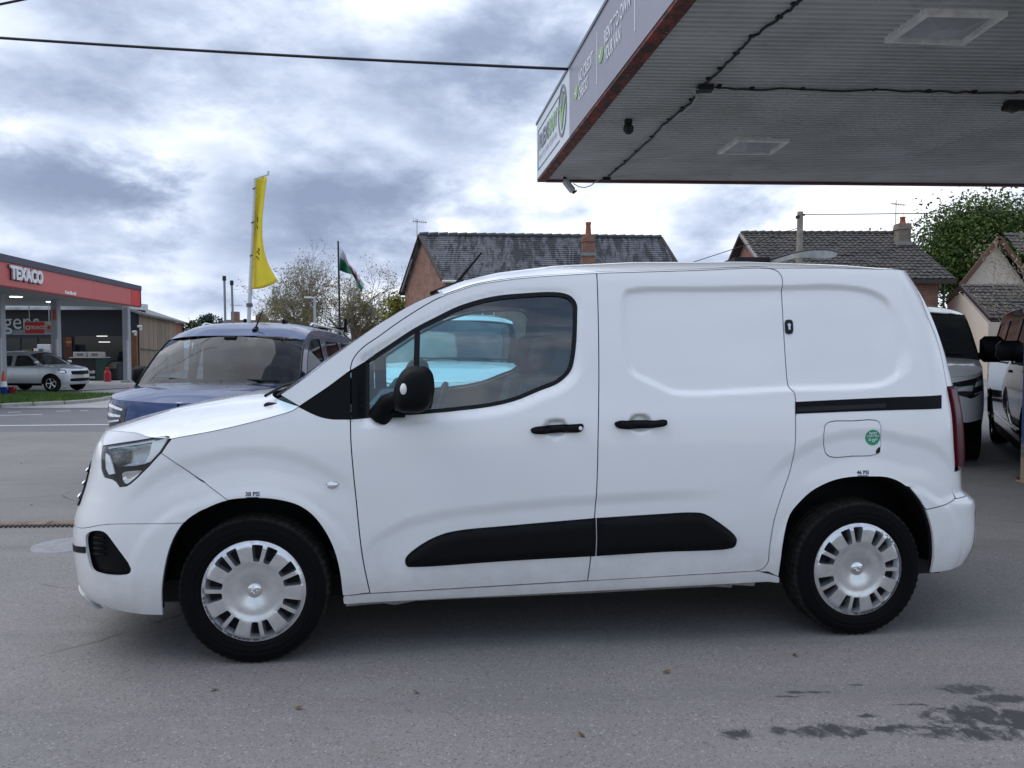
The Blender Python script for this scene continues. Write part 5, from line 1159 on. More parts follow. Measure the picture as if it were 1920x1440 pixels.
soffit_cable('soffit_cable', [(1309, 168), (1300, 166), (1303, 174), (1306, 180), (1300, 192), (1282, 208), (1262, 224)], .006, CBW, 'thin white cable hanging beside the black soffit cable', clips=False, z=-.06)
p = at_z(1322, 160, ZS); m = MB(); m.rbox((p.x, p.y, ZS-.035), (.17, .13, .06)); tag(m.build('junction_box', CBL), 'black junction box where the soffit cables meet', 'junction box')
p = at_z(1137, 332, ZS); m = MB(); m.rbox((p.x, p.y, ZS-.035), (.13, .10, .05)); tag(m.build('junction_box', CBL), 'small black junction box at the end of the cable by the camera', 'junction box')
p = at_z(1178, 224, ZS); q = thing('motion_sensor', 'black motion sensor hanging from the soffit near the fascia', 'sensor', p); m = MB(); m.rbox((0, 0, -.03), (.09, .09, .06)); m.build('mount', CBL, q); m = MB(); m.rbox((.0, -.02, -.12), (.12, .13, .13), R=Matrix.Rotation(.4, 3, 'X'), b=.3); m.build('sensor_head', CBL, q)
p = at_z(1064, 333, ZS); q = thing('security_camera', 'pale security camera under the far corner of the canopy', 'camera', p)
m = MB(); m.tube([(-.05, -.05, 0), (-.03, -.05, -.09)], .03, 8); m.build('bracket', CBL, q); m = MB(); R = Matrix.Rotation(.9, 3, 'Y'); m.rbox((.02, -.06, -.15), (.26, .11, .11), R=R, b=.3); m.build('housing', mat('camera_grey', (.55, .56, .57), .4), q); m = MB(); m.tube([(.11, -.06, -.24), (.125, -.06, -.26)], .045, 10); m.build('lens', CBL, q)
m = MB(); pts = [at(px, py, cA.y-.1) for px, py in ((1075, 344), (1085, 350), (1096, 352), (1108, 348), (1118, 340), (1132, 333))]; m.tube(pts, .008, 6); tag(m.build('camera_lead', CBW, smooth=True), 'thin white lead looping from the camera to the soffit', 'cable')
p = at_z(1908, 190, ZS); q = thing('soffit_bracket', 'dark lamp bracket under the soffit at the right edge', 'bracket', p); m = MB(); m.rbox((0, 0, -.05), (.30, .10, .10)); m.build('plate', CBL, q); m = MB(); m.rbox((-.12, -.05, -.10), (.20, .08, .06), R=Matrix.Rotation(.4, 3, 'Z')); m.build('arm', CBL, q)
# post at the right edge
p = at_z(1924, 906, 0); q = thing('canopy_post', 'painted steel canopy post with rusty foot at the right edge', 'post', (p.x, p.y, 0))
PG = NG('post_paint', .6); X, Y, Z = PG.xyz(); pn = PG.noise(9, 8, .7); PG.color(PG.mix(PG.ramp(PG.math('ADD', PG.math('MULTIPLY', pn, .9), PG.math('MULTIPLY', Z, -.9)), .05, .25), (.05, .07, .16), (.34, .27, .18)))
m = MB(); m.rbox((.05, 0, 2.1), (.14, .14, 4.2), b=.06); m.build('shaft', PG.m, q); m = MB(); m.rbox((.05, 0, .012), (.19, .19, .024)); m.build('base_plate', PG.m, q)
for k in range(4):
    a, b = (.08 if k % 2 else -.08), (.08 if k > 1 else -.08); MB().lathe([(0, .05), (.016, .05), (.016, .02)], (.05+a, b, 0), 'z', 6).build('bolt', RUST.m, q)
# overhead wires
def wire(pts, r, label, name='overhead_wire', n=24, sag=0.0):
    a, b = pts; P = [a.lerp(b, i/n) - Vector((0, 0, sag*4*(i/n)*(1-i/n))) for i in range(n+1)]; m = MB(); m.tube(P, r, 6); return tag(m.build(name, CBL, smooth=True), label, 'wire')
e_ = cA + ev*s1 + nl*.05; e_.z = ZS + FH - .02
wire((at(-420, 40, 11.0), Vector(e_)), .019, 'thick overhead cable running to the corner of the canopy', sag=.05)
wire((at(-300, 70, 10.0), at(160, -25, 10.0)), .016, 'overhead cable cutting the top left corner of the sky')
# ---------------------------------------------------------------- petrol station across the road
ZF = -.5 + .012
STW = mat('station_white', (.62, .63, .64), .6, noise=(2, .12)); STR = mat('station_red', (.56, .115, .105), .45, noise=(.6, .05)); STR2 = mat('station_bright_red', (.62, .015, .015), .4); STD = mat('station_dark', (.02, .024, .03), .6)
NAVY = mat('navy_cap', (.03, .04, .07), .5); SOF = mat('station_soffit', (.30, .33, .33), .7, noise=(1.5, .1)); LETW = mat('letter_white', (.82, .82, .82), .5)
st = thing('station_canopy', 'red petrol station canopy with white TEXACO letters across the road', 'canopy', (0, 0, 0))
S0, S1 = Vector((-16.55, 21.0, 0)), Vector((-19.28, 40.0, 0)); sv = (S1-S0).normalized(); sn = Vector((sv.y, -sv.x, 0)); SL = (S1-S0).length; zB, zT = 3.47, 4.28
def sf(u, v, off=0.0):
    u = np.asarray(u, float); v = np.asarray(v, float); off = np.asarray(off, float)*np.ones_like(u); return np.stack([S0.x + sv.x*u + sn.x*off, S0.y + sv.y*u + sn.y*off, v], -1)
def sbox(name, a, b, z0, z1, m_, off=.0, depth=.1, par=None):
    mb = MB(); mb.prism([(a, z0), (b, z0), (b, z1), (a, z1)], lambda u, v: tuple(sf(u, v, off)), lambda u, v: tuple(sf(u, v, off-depth))); return fix_normals(mb.build(name, m_, par or st))
def s_at(px):
    d = Vector(ray(px, 560)); k = (S0.x*sn.x + S0.y*sn.y)/(d.x*sn.x + d.y*sn.y); q = d*k; return (q - S0).x*sv.x + (q - S0).y*sv.y
sR = s_at(246); cuts = [0, s_at(-60), s_at(55), s_at(176), sR]
for a, b in zip(cuts[:-1], cuts[1:]): sbox('fascia_panel', a+.006, b-.006, zB, zT, STR)
sbox('fascia_end_panel', sR, SL, zB, zT, STR2, .01); sbox('fascia_cap', -.1, SL+.08, zT, zT+.24, NAVY, .06, .3); sbox('corner_trim', SL, SL+.09, zB-.02, zT, NAVY, .03, .3); sbox('lower_trim', 0, SL, zB-.07, zB, mat('station_dark_red', (.18, .02, .02), .6), .005, .08)
sl = s_at(17); sr_ = s_at(77); tx = text_panel('lettering', st, sf, 'TEXACO', sl, 3.93, .62, LETW, off=.04, align='LEFT', bold=.028, depth=.03)
L = max((v.co.x-S0.x)*sv.x + (v.co.y-S0.y)*sv.y for v in tx.data.vertices) - sl
def stretch(o, k, s0):
    for v in o.data.vertices:
        q = (v.co.x-S0.x)*sv.x + (v.co.y-S0.y)*sv.y; v.co.x += sv.x*(q-s0)*(k-1); v.co.y += sv.y*(q-s0)*(k-1)
stretch(tx, (sr_-sl)/L, sl)
t2 = text_panel('letter_shadow', st, sf, 'TEXACO', sl-.03, 3.92, .66, NAVY, off=.015, align='LEFT', bold=.036, depth=.012); stretch(t2, (sr_-sl)/L*.98, sl)
for k in range(7):
    a_ = s_at(122) + (s_at(143.5)-s_at(122))*k/7; sbox('lettering_mark', a_, a_ + .10 + .05*(k % 2), zB+.04, zB+.14 + .04*(k % 3 == 0), LETW, .012, .01)
mb = MB(); mb.prism([(0, 0), (SL, 0), (SL, -13), (0, -13)], lambda u, v: tuple(sf(u, zB-.02, v-.1)), lambda u, v: tuple(sf(u, zT, v-.1))); fix_normals(mb.build('soffit', SOF, st))
for px, py in ((30, 556.5), (97, 566)):
    p = at_z(px, py, zB-.03); MB().lathe([(0, -.01), (.22, -.01), (.24, .03)], (p.x, p.y, zB-.04), 'z', 16).build('downlight', mat('lamp_on', (1, 1, 1), .5, emit=((1, .97, .9), 2.2)), st)
for px, Y, w_ in ((2, 30.0, .30), (107, 34.3, .30), (239, 40.3, .30)):
    p = at(px, 700, Y); q = thing('station_pillar', {2: 'grey canopy pillar at the left edge of the photo', 107: 'grey canopy pillar behind the silver car', 239: 'grey canopy pillar beside the timber wall'}[px], 'pillar', (p.x, p.y, ZF), group='petrol station canopy pillars')
    m = MB(); m.rbox((0, 0, (zB-ZF)/2), (w_, w_, zB-ZF), b=.08); m.build('shaft', mat('pillar_grey', (.34, .36, .40), .5, noise=(3, .1)), q); m = MB(); m.rbox((.11, -.16, 1.1), (.09, .04, 2.2)); m.build('guard', STW, q); m = MB(); m.rbox((0, 0, .06), (.5, .5, .12)); m.build('plinth', CONC, q)
p = at(100.5, 590, 34.1); q = thing('round_sign', 'small round red and white sign on the station pillar', 'sign', p); q.rotation_euler = (0, 0, math.radians(-55)); MB().lathe([(0, -.03), (.19, -.03), (.22, .0), (.22, .03)], (0, 0, 0), 'y', 24).build('disc', STR2, q); fixo = MB().lathe([(0, -.036), (.15, -.034)], (0, 0, 0), 'y', 20).build('centre', LETW, q); m = MB(); m.rbox((.0, -.045, .02), (.03, .01, .16)); m.rbox((.05, -.045, -.02), (.08, .01, .03)); m.build('symbol', STR2, q)
# shop behind the pumps
sh = thing('station_shop', 'dark station shop front with partly hidden lettering above the window', 'shop', (0, 0, 0))
Yw = 45.0
def wbox(name, x0, y0, x1, y1, Y, d, m_, par, **k):
    a, b = at(x0, y0, Y), at(x1, y1, Y); m = MB(); m.box(min(a.x, b.x), max(a.x, b.x), Y, Y+d, min(a.z, b.z), max(a.z, b.z)); return m.build(name, m_, par)
xr_ = at(258, 600, Yw).x; ztop = 3.55
m = MB(); m.box(-46, xr_, Yw, Yw+1, ZF, ztop); m.build('wall', STD, sh)
m = MB(); m.box(-46, xr_+.1, Yw-1.2, Yw+1.1, ztop-.02, ztop+.35); m.build('flat_roof', STW, sh)
m = MB(); m.box(-46, xr_-.2, Yw-1.35, Yw-1.2, ztop-.08, ztop+.06); m.build('gutter', mat('gutter_white', (.5, .52, .52), .6, noise=(1.2, .5)), sh)
wbox('sign_board', -80, 585, 101, 618, Yw-.06, .05, mat('sign_black', (.010, .012, .016), .5), sh)
tp = at(-2, 604, Yw-.12); tq = text_panel('lettering', sh, lambda u, v, o: np.stack([tp.x+u, np.full_like(u, Yw-.12), tp.z+v], -1), 'lgens', 0, 0, 1.30, mat('sign_letters', (.45, .5, .52), .6), align='LEFT', sx=.92)
wbox('fascia_band', -80, 617.5, 101, 628, Yw-.06, .05, mat('band_grey', (.15, .17, .18), .6), sh)
for x0, x1 in ((-60, 0), (2, 40), (42, 72), (74, 100)): wbox('shop_window', x0, 634, x1, 712, Yw-.04, .03, mat('shop_glass', (.012, .015, .017), .08), sh)
wbox('door_panel', 119, 632, 136, 690, Yw-.08, .06, mat('brown_door', (.09, .035, .015), .6), sh); wbox('timber_post', 243, 620, 257, 712, Yw-1.3, .2, mat('brown_timber', (.16, .075, .03), .7, noise=(5, .3)), sh)
wbox('notice', 124, 632, 134, 650, Yw-.1, .02, mat('notice_red', (.25, .05, .03), .6), sh); wbox('notice', 124, 640, 134, 643, Yw-.12, .02, mat('notice_yellow', (.45, .33, .06), .6), sh)
wbox('poster', 41, 655, 60, 665, Yw-.1, .02, mat('poster_green', (.10, .13, .05), .6), sh); wbox('poster', 63, 653, 75, 665, Yw-.1, .02, LETW, sh)
wbox('display_window', 140, 630, 232, 676, Yw-.04, .03, MATS['shop_glass'], sh)
for x0, x1, y in ((181, 201, 629.5), (185, 206, 640.5)): wbox('strip_light', x0, y, x1, y+1.6, Yw-.09, .03, mat('tube_on', (1, 1, 1), .5, emit=((1, .95, .85), .5)), sh)
# pale hanging sign with the station name
p = at(45, 604, 36); sg2 = thing('hanging_sign', 'red and grey TEXACO sign board hanging under the station canopy', 'sign', (0, 0, 0))
wbox('board', 45, 602.5, 101, 626.5, 36, .1, mat('sign_pale', (.50, .50, .50), .5), sg2); wbox('red_field', 46.5, 604, 83, 625, 35.97, .03, STR2, sg2)
tq = at(70.5, 614.5, 35.94); text_panel('lettering', sg2, lambda u, v, o: np.stack([tq.x+u, np.full_like(u, 35.94), tq.z+v], -1), 'TEXACO', 0, 0, .22, LETW, bold=.005, sx=.80)
c_2 = at(52.5, 614.5, 35.94); MB().lathe([(.06, -.01), (.11, -.012), (.11, 0)], tuple(c_2), 'y', 20).build('ring', LETW, sg2); c_2 = at(92, 614, 35.94); m = MB(); m.rbox(tuple(c_2), (.16, .02, .16), R=Matrix.Rotation(.78, 3, 'Y')); m.build('emblem', STR2, sg2); wbox('lettering_bar', 88, 620, 96, 621.5, 35.97, .02, mat('grey_print', (.3, .3, .3), .6), sg2)
m = MB()
for px in (55, 92): a = at(px, 603, 36.05); m.tube([a, (a.x, a.y, zB)], .02, 6)
m.build('hanger', STW, sg2)
# things standing on the forecourt
def gp(px, Y): p = at(px, 700, Y); return Vector((p.x, p.y, ZF))
m = None
p = gp(90, 43.5); q = thing('ice_freezer', 'pale upright vending cabinet by the station shop window', 'cabinet', p); m = MB(); m.rbox((0, 0, 1.0), (.75, .7, 2.0), b=.04); m.build('cabinet', STW, q); m = MB(); m.box(-.28, -.02, -.37, -.355, 1.2, 1.75); m.build('door_glass', mat('blue_grey_glass', (.07, .11, .13), .2), q); m = MB(); m.box(.05, .28, -.37, -.355, .3, 1.7); m.build('panel', mat('panel_grey', (.4, .42, .44), .5), q)
p = gp(170, 42.5); q = thing('display_unit', 'black outdoor display rack stacked with small white packs', 'display', p)
m = MB(); m.rbox((0, 0, .62), (1.75, .7, 1.24), b=.03); m.build('cabinet', mat('rack_black', (.008, .009, .012), .6), q); m = MB(); m.rbox((0, -.02, 1.27), (1.85, .8, .05)); m.build('counter_top', mat('counter_grey', (.45, .45, .44), .6), q)
PK = MB().box(-.055, .055, -.04, .04, 0, .14).build('pack', mat('pack_white', (.5, .52, .52), .6), q); PK.location = (-.6, -.40, .12)
for r, z in enumerate((.12, .40)):
    for k in range(8):
        if r == 0 and k == 0: continue
        o = PK.copy(); COL.objects.link(o); o.location = (-.6 + .145*k + RNG.uniform(-.02, .02), -.40, z); o.scale = (RNG.uniform(.8, 1.2), 1, RNG.uniform(.8, 1.3))
for k, x in enumerate((-.45, .35)):
    q3 = thing('goods_crate', ['pale crate of goods on the left of the display rack', 'pale crate of goods on the right of the display rack'][k], 'crate', p + Vector((x, 0, 1.295)), group='crates on the display rack'); m = MB(); m.rbox((0, 0, .14), (.74, .5, .28), b=.08); m.build('box', mat('crate_pale', (.40, .39, .36), .7, noise=(12, .35)), q3); m = MB(); m.box(-.15, .2, -.256, -.25, .06, .2); m.build('label', mat('crate_label', (.16, .14, .13), .6), q3)
p = gp(193, 42.3); q = thing('waste_bin', 'dark green bin beside the display rack', 'bin', p); m = MB(); m.rbox((0, 0, .6), (.5, .55, 1.2), b=.06); m.build('body', mat('bin_green', (.012, .045, .035), .5), q); m = MB(); m.rbox((0, -.0, 1.22), (.54, .6, .06)); m.build('lid', mat('bin_dark', (.02, .03, .03), .5), q)
p = gp(213, 42.8); q = thing('log_stack', 'dark covered stack of fuel bags near the pillar', 'stack', p); m = MB(); m.rbox((0, 0, .5), (.9, .7, 1.0), b=.1); m.build('bags', STD, q); m = MB(); m.rbox((.05, -.36, .78), (.6, .03, .24), b=.3); m.build('sign_plate', mat('dim_yellow', (.16, .14, .09), .7), q)
def can(px, Y, label, s=1.0):
    q = thing('gas_bottle', label, 'bottle', gp(px, Y), group='red bottles on the forecourt'); MB().lathe([(0, 0), (.17*s, .0), (.18*s, .06*s), (.18*s, .5*s), (.12*s, .62*s), (.05*s, .66*s)], (0, 0, 0), 'z', 16).build('body', mat('gas_red', (.45, .02, .03), .45), q); MB().lathe([(.05*s, .64*s), (.09*s, .68*s), (.09*s, .8*s), (.03*s, .82*s), (0, .82*s)], (0, 0, 0), 'z', 12).build('valve_guard', MATS['gas_red'], q)
can(120.5, 38.5, 'red gas bottle standing behind the bonnet of the silver car', 1.15); can(201.5, 41.0, 'red gas bottle standing in front of the display rack', .95)
MB().box(-.08, .08, 0, .01, 0, .2)
p = gp(6.5, 28.6); q = thing('traffic_cone', 'orange and white traffic cone at the left edge of the forecourt', 'cone', p); m = MB(); m.rbox((0, 0, .02), (.42, .42, .04), b=.2); m.build('base', mat('cone_orange', (.62, .10, .03), .6), q)
for z0, z1, mt in ((.04, .28, 'cone_orange'), (.28, .58, 'letter_white'), (.58, .95, 'cone_orange')):
    f_ = lambda z: .17 - .14*z/.95
    MB().lathe([(f_(z0), z0), (f_(z1), z1)] + ([(0, z1)] if z1 > .9 else []), (0, 0, 0), 'z', 20).build('cone_band', MATS[mt], q, True)
for px, c, lb, nm in ((7.5, (.02, .10, .42), 'blue bucket at the left edge of the forecourt', 'bucket_blue'), (21, (.42, .03, .04), 'red bucket beside the blue one on the forecourt', 'bucket_red')):
    p = gp(px, 27.6 if px < 10 else 27.8); p.z += .12; q = thing('bucket', lb, 'bucket', p); MB().lathe([(0, 0), (.11, 0), (.15, .28), (.16, .28), (.16, .30), (.14, .30), (.11, .03), (0, .03)], (0, 0, 0), 'z', 20).build('shell', mat(nm, c, .45), q, True); m = MB(); m.tube([(.155*math.cos(a), -.05, .29 - .13*math.sin(a)) for a in np.linspace(0, math.pi, 12)], .008, 6); m.build('handle', STW, q)
p = gp(10, 27.7); m = MB(); m.rbox((p.x-.1, p.y, ZF+.05), (1.5, .9, .14), b=.1); tag(m.build('pump_island', CONC), 'low concrete island under the buckets', 'island')
# dark joint lines in the concrete
a, b = at_z(38, 741.5, ZF+.006), at_z(320, 722, ZF+.006); m = MB(); m.tube([a, b], .03, 4); m.build('expansion_joint', mat('joint_dark', (.05, .05, .05), .9), fk)
# timber-clad building with grey roof and brick end
TW = thing('timber_building', 'building with pale vertical timber boards, grey roof and brick end', 'building', (0, 0, 0))
A, B2 = Vector((at(259, 650, 44).x, 44, 0)), Vector((at(326, 650, 57).x, 57, 0)); dv = (B2-A).normalized(); nv = Vector((dv.y, -dv.x, 0)); L = (B2-A).length; zw = 3.3
C2 = A + dv*(L+5.0)
PLK = NG('weathered_boards', .85); pn = PLK.noise(3, 6, .65, vec=PLK.scale((6, 6, .5))); oi = PLK.new('ShaderNodeObjectInfo'); PLK.color(PLK.mix(PLK.ramp(PLK.math('ADD', pn, PLK.math('MULTIPLY', oi.outputs['Random'], .4)), .35, .95), (.34, .26, .185), (.20, .155, .115)))
s, k = 0.0, 0
while s < L:
    w_ = RNG.uniform(.30, .42); c = A + dv*(s + w_/2) + nv*(.05 + RNG.uniform(0, .02)); m = MB(); m.rbox((c.x, c.y, (ZF+.15+zw)/2), (w_-.035, .035, zw-ZF-.15), R=Matrix.Rotation(math.atan2(dv.y, dv.x), 3, 'Z'), b=.1); m.build('board', PLK.m, TW); s += w_
def slab(name, P, t, m_, par):
    V = [tuple(p) for p in P] + [(p[0], p[1], p[2]-t) for p in P]; n = len(P); return fix_normals(mesh(name, V, [tuple(range(n)), tuple(range(2*n-1, n-1, -1))] + [(i, n+i, n+(i+1) % n, (i+1) % n) for i in range(n)], m_, par))
BRK = NG('red_brick', .85)
def brick_mat(name, c1, c2, mortar, sc=1.0):
    g = NG(name, .88); X, Y, Z = g.xyz(); cm = g.new('ShaderNodeCombineXYZ'); g.put(cm.inputs[0], g.math('ADD', X, Y)); g.put(cm.inputs[1], Z)
    b = g.new('ShaderNodeTexBrick'); g.put(b.inputs['Vector'], cm.outputs[0]); b.inputs['Color1'].default_value = (*c1, 1); b.inputs['Color2'].default_value = (*c2, 1); b.inputs['Mortar'].default_value = (*mortar, 1)
    b.inputs['Scale'].default_value = 1.0*sc; b.inputs['Mortar Size'].default_value = .008; b.inputs['Brick Width'].default_value = .225; b.inputs['Row Height'].default_value = .075; b.inputs['Bias'].default_value = -.2
    n = g.noise(2.5, 5); g.color(g.mix(1.0, b.outputs['Color'], g.ramp(n, .3, .7, .75, 1.2), 'MULTIPLY')); g.bump(b.outputs['Fac'], .5, -.01); return g.m
BRICK = brick_mat('orange_brick', (.34, .115, .055), (.26, .085, .045), (.30, .24, .19))
slab('wall', [A + Vector((0, 0, zw)), B2 + Vector((0, 0, zw)), B2 - nv*.5 + Vector((0, 0, zw)), A - nv*.5 + Vector((0, 0, zw))], zw-ZF, STD, TW)
slab('brick_end', [B2 + nv*.05 + Vector((0, 0, zw-.1)), C2 + nv*.05 + Vector((0, 0, zw-.1)), C2 - nv*3 + Vector((0, 0, zw-.1)), B2 - nv*3 + Vector((0, 0, zw-.1))], zw-ZF, BRICK, TW)
e0, e1 = A - dv*.6 + nv*.35 + Vector((0, 0, zw)), C2 + dv*.8 + nv*.35 + Vector((0, 0, zw)); r0, r1 = e0 - nv*5.0 + Vector((0, 0, 1.75)), e1 - nv*5.0 + Vector((0, 0, 1.75))
slab('roof', [e0, e1, r1, r0], .14, mat('grey_sheet_roof', (.20, .205, .20), .8, noise=(1.2, .25)), TW)
m = MB(); m.tube([e0 + Vector((0, 0, -.1)), e1 + Vector((0, 0, -.1))], .06, 6); m.build('gutter', mat('gutter_dark', (.10, .10, .095), .7), TW)
c = A + dv*(L*.72) + nv*.2; m = MB(); m.rbox((c.x, c.y, ZF+1.15), (.55, .12, 2.3), R=Matrix.Rotation(math.atan2(dv.y, dv.x), 3, 'Z')); m.build('meter_cupboard', mat('cupboard_grey', (.26, .29, .30), .6), TW)
m = MB(); m.tube([A + nv*.14 + Vector((0, 0, 1.25)), A + dv*L*.35 + nv*.14 + Vector((0, 0, 1.15)), B2 + nv*.14 + Vector((0, 0, 1.12))], .03, 6); m.build('wall_cable', CBL, TW)
for px, py in ((262, 612), (252, 622)):
    p = at(px, py, 43.4); q = thing('wall_camera', {262: 'small pale camera on the timber wall', 252: 'small pale floodlight beside the station pillar'}[px], 'camera', p); m = MB(); m.rbox((0, 0, 0), (.26, .16, .14), b=.3); m.build('housing', STW, q); m = MB(); m.rbox((.02, .06, -.12), (.12, .12, .2), b=.2); m.build('bracket', STW, q)
# ---------------------------------------------------------------- houses
def lerp(a, b, t): return a + (b-a)*t
def quad_pt(Q, s, t): return lerp(lerp(Q[0], Q[1], s), lerp(Q[3], Q[2], s), t)   # s along ridge, t ridge -> eave
def slates(name, Q, rows, cols, m_, par, thick=.02, gap=.006):
    """overlapping flat slates on a roof slope"""
    n = (Q[1]-Q[0]).cross(Q[3]-Q[0]).normalized(); n = n if n.z > 0 else -n; V = []; F = []
    for r in range(rows):
        t0, t1 = max(0, (r-.12)/rows), (r+1)/rows
        for c in range(-1, cols+1):
            s0, s1 = (c + .5*(r % 2) + gap*2)/cols, (c + 1 + .5*(r % 2) - gap*2)/cols; s0, s1 = max(0, s0), min(1, s1)
            if s1-s0 < .15/cols: continue
            k = len(V); j = RNG.uniform(0, .010); t1j = t1 + RNG.normal(0, .03)/rows
            a, b, c2, d = quad_pt(Q, s0, t0) + n*.004, quad_pt(Q, s1, t0) + n*.004, quad_pt(Q, s1, t1j) + n*(thick+j), quad_pt(Q, s0, t1j) + n*(thick+j)
            V += [a, b, c2, d, c2 - n*thick, d - n*thick]; F += [(k, k+3, k+2, k+1), (k+3, k+5, k+4, k+2)]
    o = mesh(name, V, F, m_, par); o['kind'] = 'stuff'; return o
def pantiles(name, Q, rows, cols, m_, par, amp=.045, step=.05):
    n = (Q[1]-Q[0]).cross(Q[3]-Q[0]).normalized(); n = n if n.z > 0 else -n; V = []; F = []
    prof = [(0, 0), (.18, .5), (.36, 1), (.54, .5), (.72, 0), (1.0, 0)]
    for r in range(rows):
        t0, t1 = max(0, (r-.08)/rows), (r+1)/rows
        for c in range(cols):
            k = len(V); j = RNG.normal(0, .008); dt = RNG.normal(0, .02)/rows
            for (s, h) in prof:
                ss = (c + s)/cols; V.append(quad_pt(Q, ss, t0) + n*(h*amp + j)); V.append(quad_pt(Q, ss, t1+dt) + n*(h*amp + step + j)); V.append(quad_pt(Q, ss, t1+dt) + n*(h*amp - .01 + j))
            for i in range(len(prof)-1): a = k + 3*i; F += [(a, a+1, a+4, a+3), (a+1, a+2, a+5, a+4)]
    o = mesh(name, V, F, m_, par); o['kind'] = 'stuff'; return o
SLT = NG('roof_slate', .6); n1 = SLT.noise(1.5, 7, .68, .9, vec=SLT.scale((1.6, .35, .35))); v1 = SLT.voro(4.2, out='Color'); sc3 = SLT.new('ShaderNodeSeparateColor'); SLT.put(sc3.inputs[0], v1)
SLT.color(SLT.mix(SLT.ramp(n1, .46, .56), SLT.mix(sc3.outputs[0], (.075, .079, .088), (.125, .129, .14)), (.018, .019, .022)))
TIL = NG('mossy_roof_tile', .85); n1 = TIL.noise(1.4, 5, .6); n2 = TIL.noise(11, 7, .75); TIL.color(TIL.mix(TIL.ramp(n2, .56, .70), TIL.mix(TIL.ramp(n1, .35, .65), (.085, .072, .064), (.05, .045, .042)), (.26, .26, .235)))
BRT = brick_mat('gable_brick', (.27, .115, .072), (.22, .095, .062), (.30, .25, .21)); WOODD = mat('dark_bargeboard', (.035, .022, .018), .6); FASW = mat('fascia_board_white', (.7, .7, .68), .5)
def chimney(par, px, pyt, pyb, Y, w, potpx, m_=None, pot=None):
    a, b = at(px-w/2, pyb, Y), at(px+w/2, pyt, Y); wd = b.x-a.x; cx, cy = (a.x+b.x)/2, Y
    ch = bpy.data.objects.new('chimney', None); COL.objects.link(ch); ch.parent = par
    m = MB(); m.box(cx-wd/2, cx+wd/2, cy-wd*.45, cy+wd*.45, a.z-.6, b.z-.12); m.build('stack', m_ or BRT, ch)
    m = MB(); m.box(cx-wd*.57, cx+wd*.57, cy-wd*.52, cy+wd*.52, b.z-.30, b.z-.16); m.box(cx-wd*.52, cx+wd*.52, cy-wd*.47, cy+wd*.47, b.z-.16, b.z); m.build('capping', m_ or BRT, ch)
    zt = at(px, potpx, Y).z; h = zt-b.z; MB().lathe([(wd*.26, 0), (wd*.25, h*.1), (wd*.19, h*.8), (wd*.23, h*.86), (wd*.23, h), (wd*.15, h)], (cx, cy, b.z-.02), 'z', 16).build('pot', pot or mat('chimney_pot', (.33, .10, .05), .7), ch, True)
    m = MB(); m.box(cx-wd*.60, cx+wd*.60, cy-wd*.55, cy+wd*.2, a.z-.05, a.z+.12); m.build('lead_flashing', mat('lead', (.22, .23, .24), .5, noise=(6, .3)), ch)
def aerial(px, pyt, pyb, Y, label, wdt=.55, flip=1):
    a, b = at(px, pyb, Y), at(px, pyt, Y); q = thing('tv_aerial', label, 'aerial', a); m = MB(); m.tube([(0, 0, -.3), (0, 0, b.z-a.z)], .022, 6); m.build('mast', mat('galvanised', (.22, .23, .24), .5, metal=.4), q)
    m = MB(); h = (b.z-a.z)*.9; m.tube([(-.25*flip, 0, h), (wdt*flip, .2, h-.06)], .018, 5)
    for k in range(7): x = -.2*flip + (wdt+.15)*flip*k/6; m.tube([(x, -.16+.05, h-.01*k), (x, .22+.05, h-.01*k)], .010, 4); m.tube([(x, .05, h-.12-.01*k), (x, .05, h+.12-.01*k)], .010, 4)
    m.build('array', MATS['galvanised'], q); return q
def ridge_tiles(par, a, b, n, m_):
    for i in range(n):
        p, q = lerp(a, b, (i+.02)/n), lerp(a, b, (i+.98)/n); m = MB(); m.tube([p + Vector((0, 0, .02)), q + Vector((0, 0, .05))], [.11, .125], 8); m.build('ridge_tile', m_, par)
# slate-roofed brick house
h1 = thing('slate_house', 'brick house with grey slate roof and orange brick chimney', 'house', (0, 0, 0))
rL, rR, eL, eR = at(786, 440, 44.0), at(1240, 445.5, 46.0), at(829, 524, 41.0), at(1291, 527, 43.0)
back = Vector((-(rR-rL).y, (rR-rL).x, 0)).normalized(); gl = rL + (rL - eL); gr_ = rR + (rR - eR); gl.z = eL.z - .3; gr_.z = eR.z - .3
Q = [rL, rR, eR, eL]; slab('roof_deck', [rL - Vector((0, 0, .05)), rR - Vector((0, 0, .05)), eR - Vector((0, 0, .05)), eL - Vector((0, 0, .05))], .1, WOODD, h1); slab('rear_roof', [rL, rR, gr_, gl], .15, SLT.m, h1)
slates('roof_slates', Q, 22, 62, SLT.m, h1); ridge_tiles(h1, rL, rR, 26, mat('ridge_clay', (.075, .077, .085), .8, noise=(4, .3)))
ins = (rR-rL).normalized()*.25; zb0 = ZF
def dn(p, z): return Vector((p.x, p.y, z))
w0, w1_, w2, w3 = lerp(eL, rL, .06) + ins, lerp(eR, rR, .06) - ins, lerp(gr_, rR, .06) - ins, lerp(gl, rL, .06) + ins
V = [w0, w1_, w2, w3] + [dn(p, zb0) for p in (w0, w1_, w2, w3)] + [rL + ins - Vector((0, 0, .15)), rR - ins - Vector((0, 0, .15))]
fix_normals(mesh('wall', V, [(0, 1, 5, 4), (1, 2, 6, 5), (2, 3, 7, 6), (3, 0, 4, 7), (3, 8, 0), (1, 9, 2)], BRT, h1))
for a, b in ((rL, eL), (rL, gl), (rR, eR), (rR, gr_)):
    m = MB(); d = (b-a); m.tube([a + Vector((0, 0, -.02)), b + Vector((0, 0, -.02))], .10, 4); m.build('bargeboard', WOODD, h1)
m = MB(); m.tube([eL + Vector((0, -.06, -.10)), eR + Vector((0, -.06, -.10))], .075, 8); m.build('gutter', FASW, h1); 
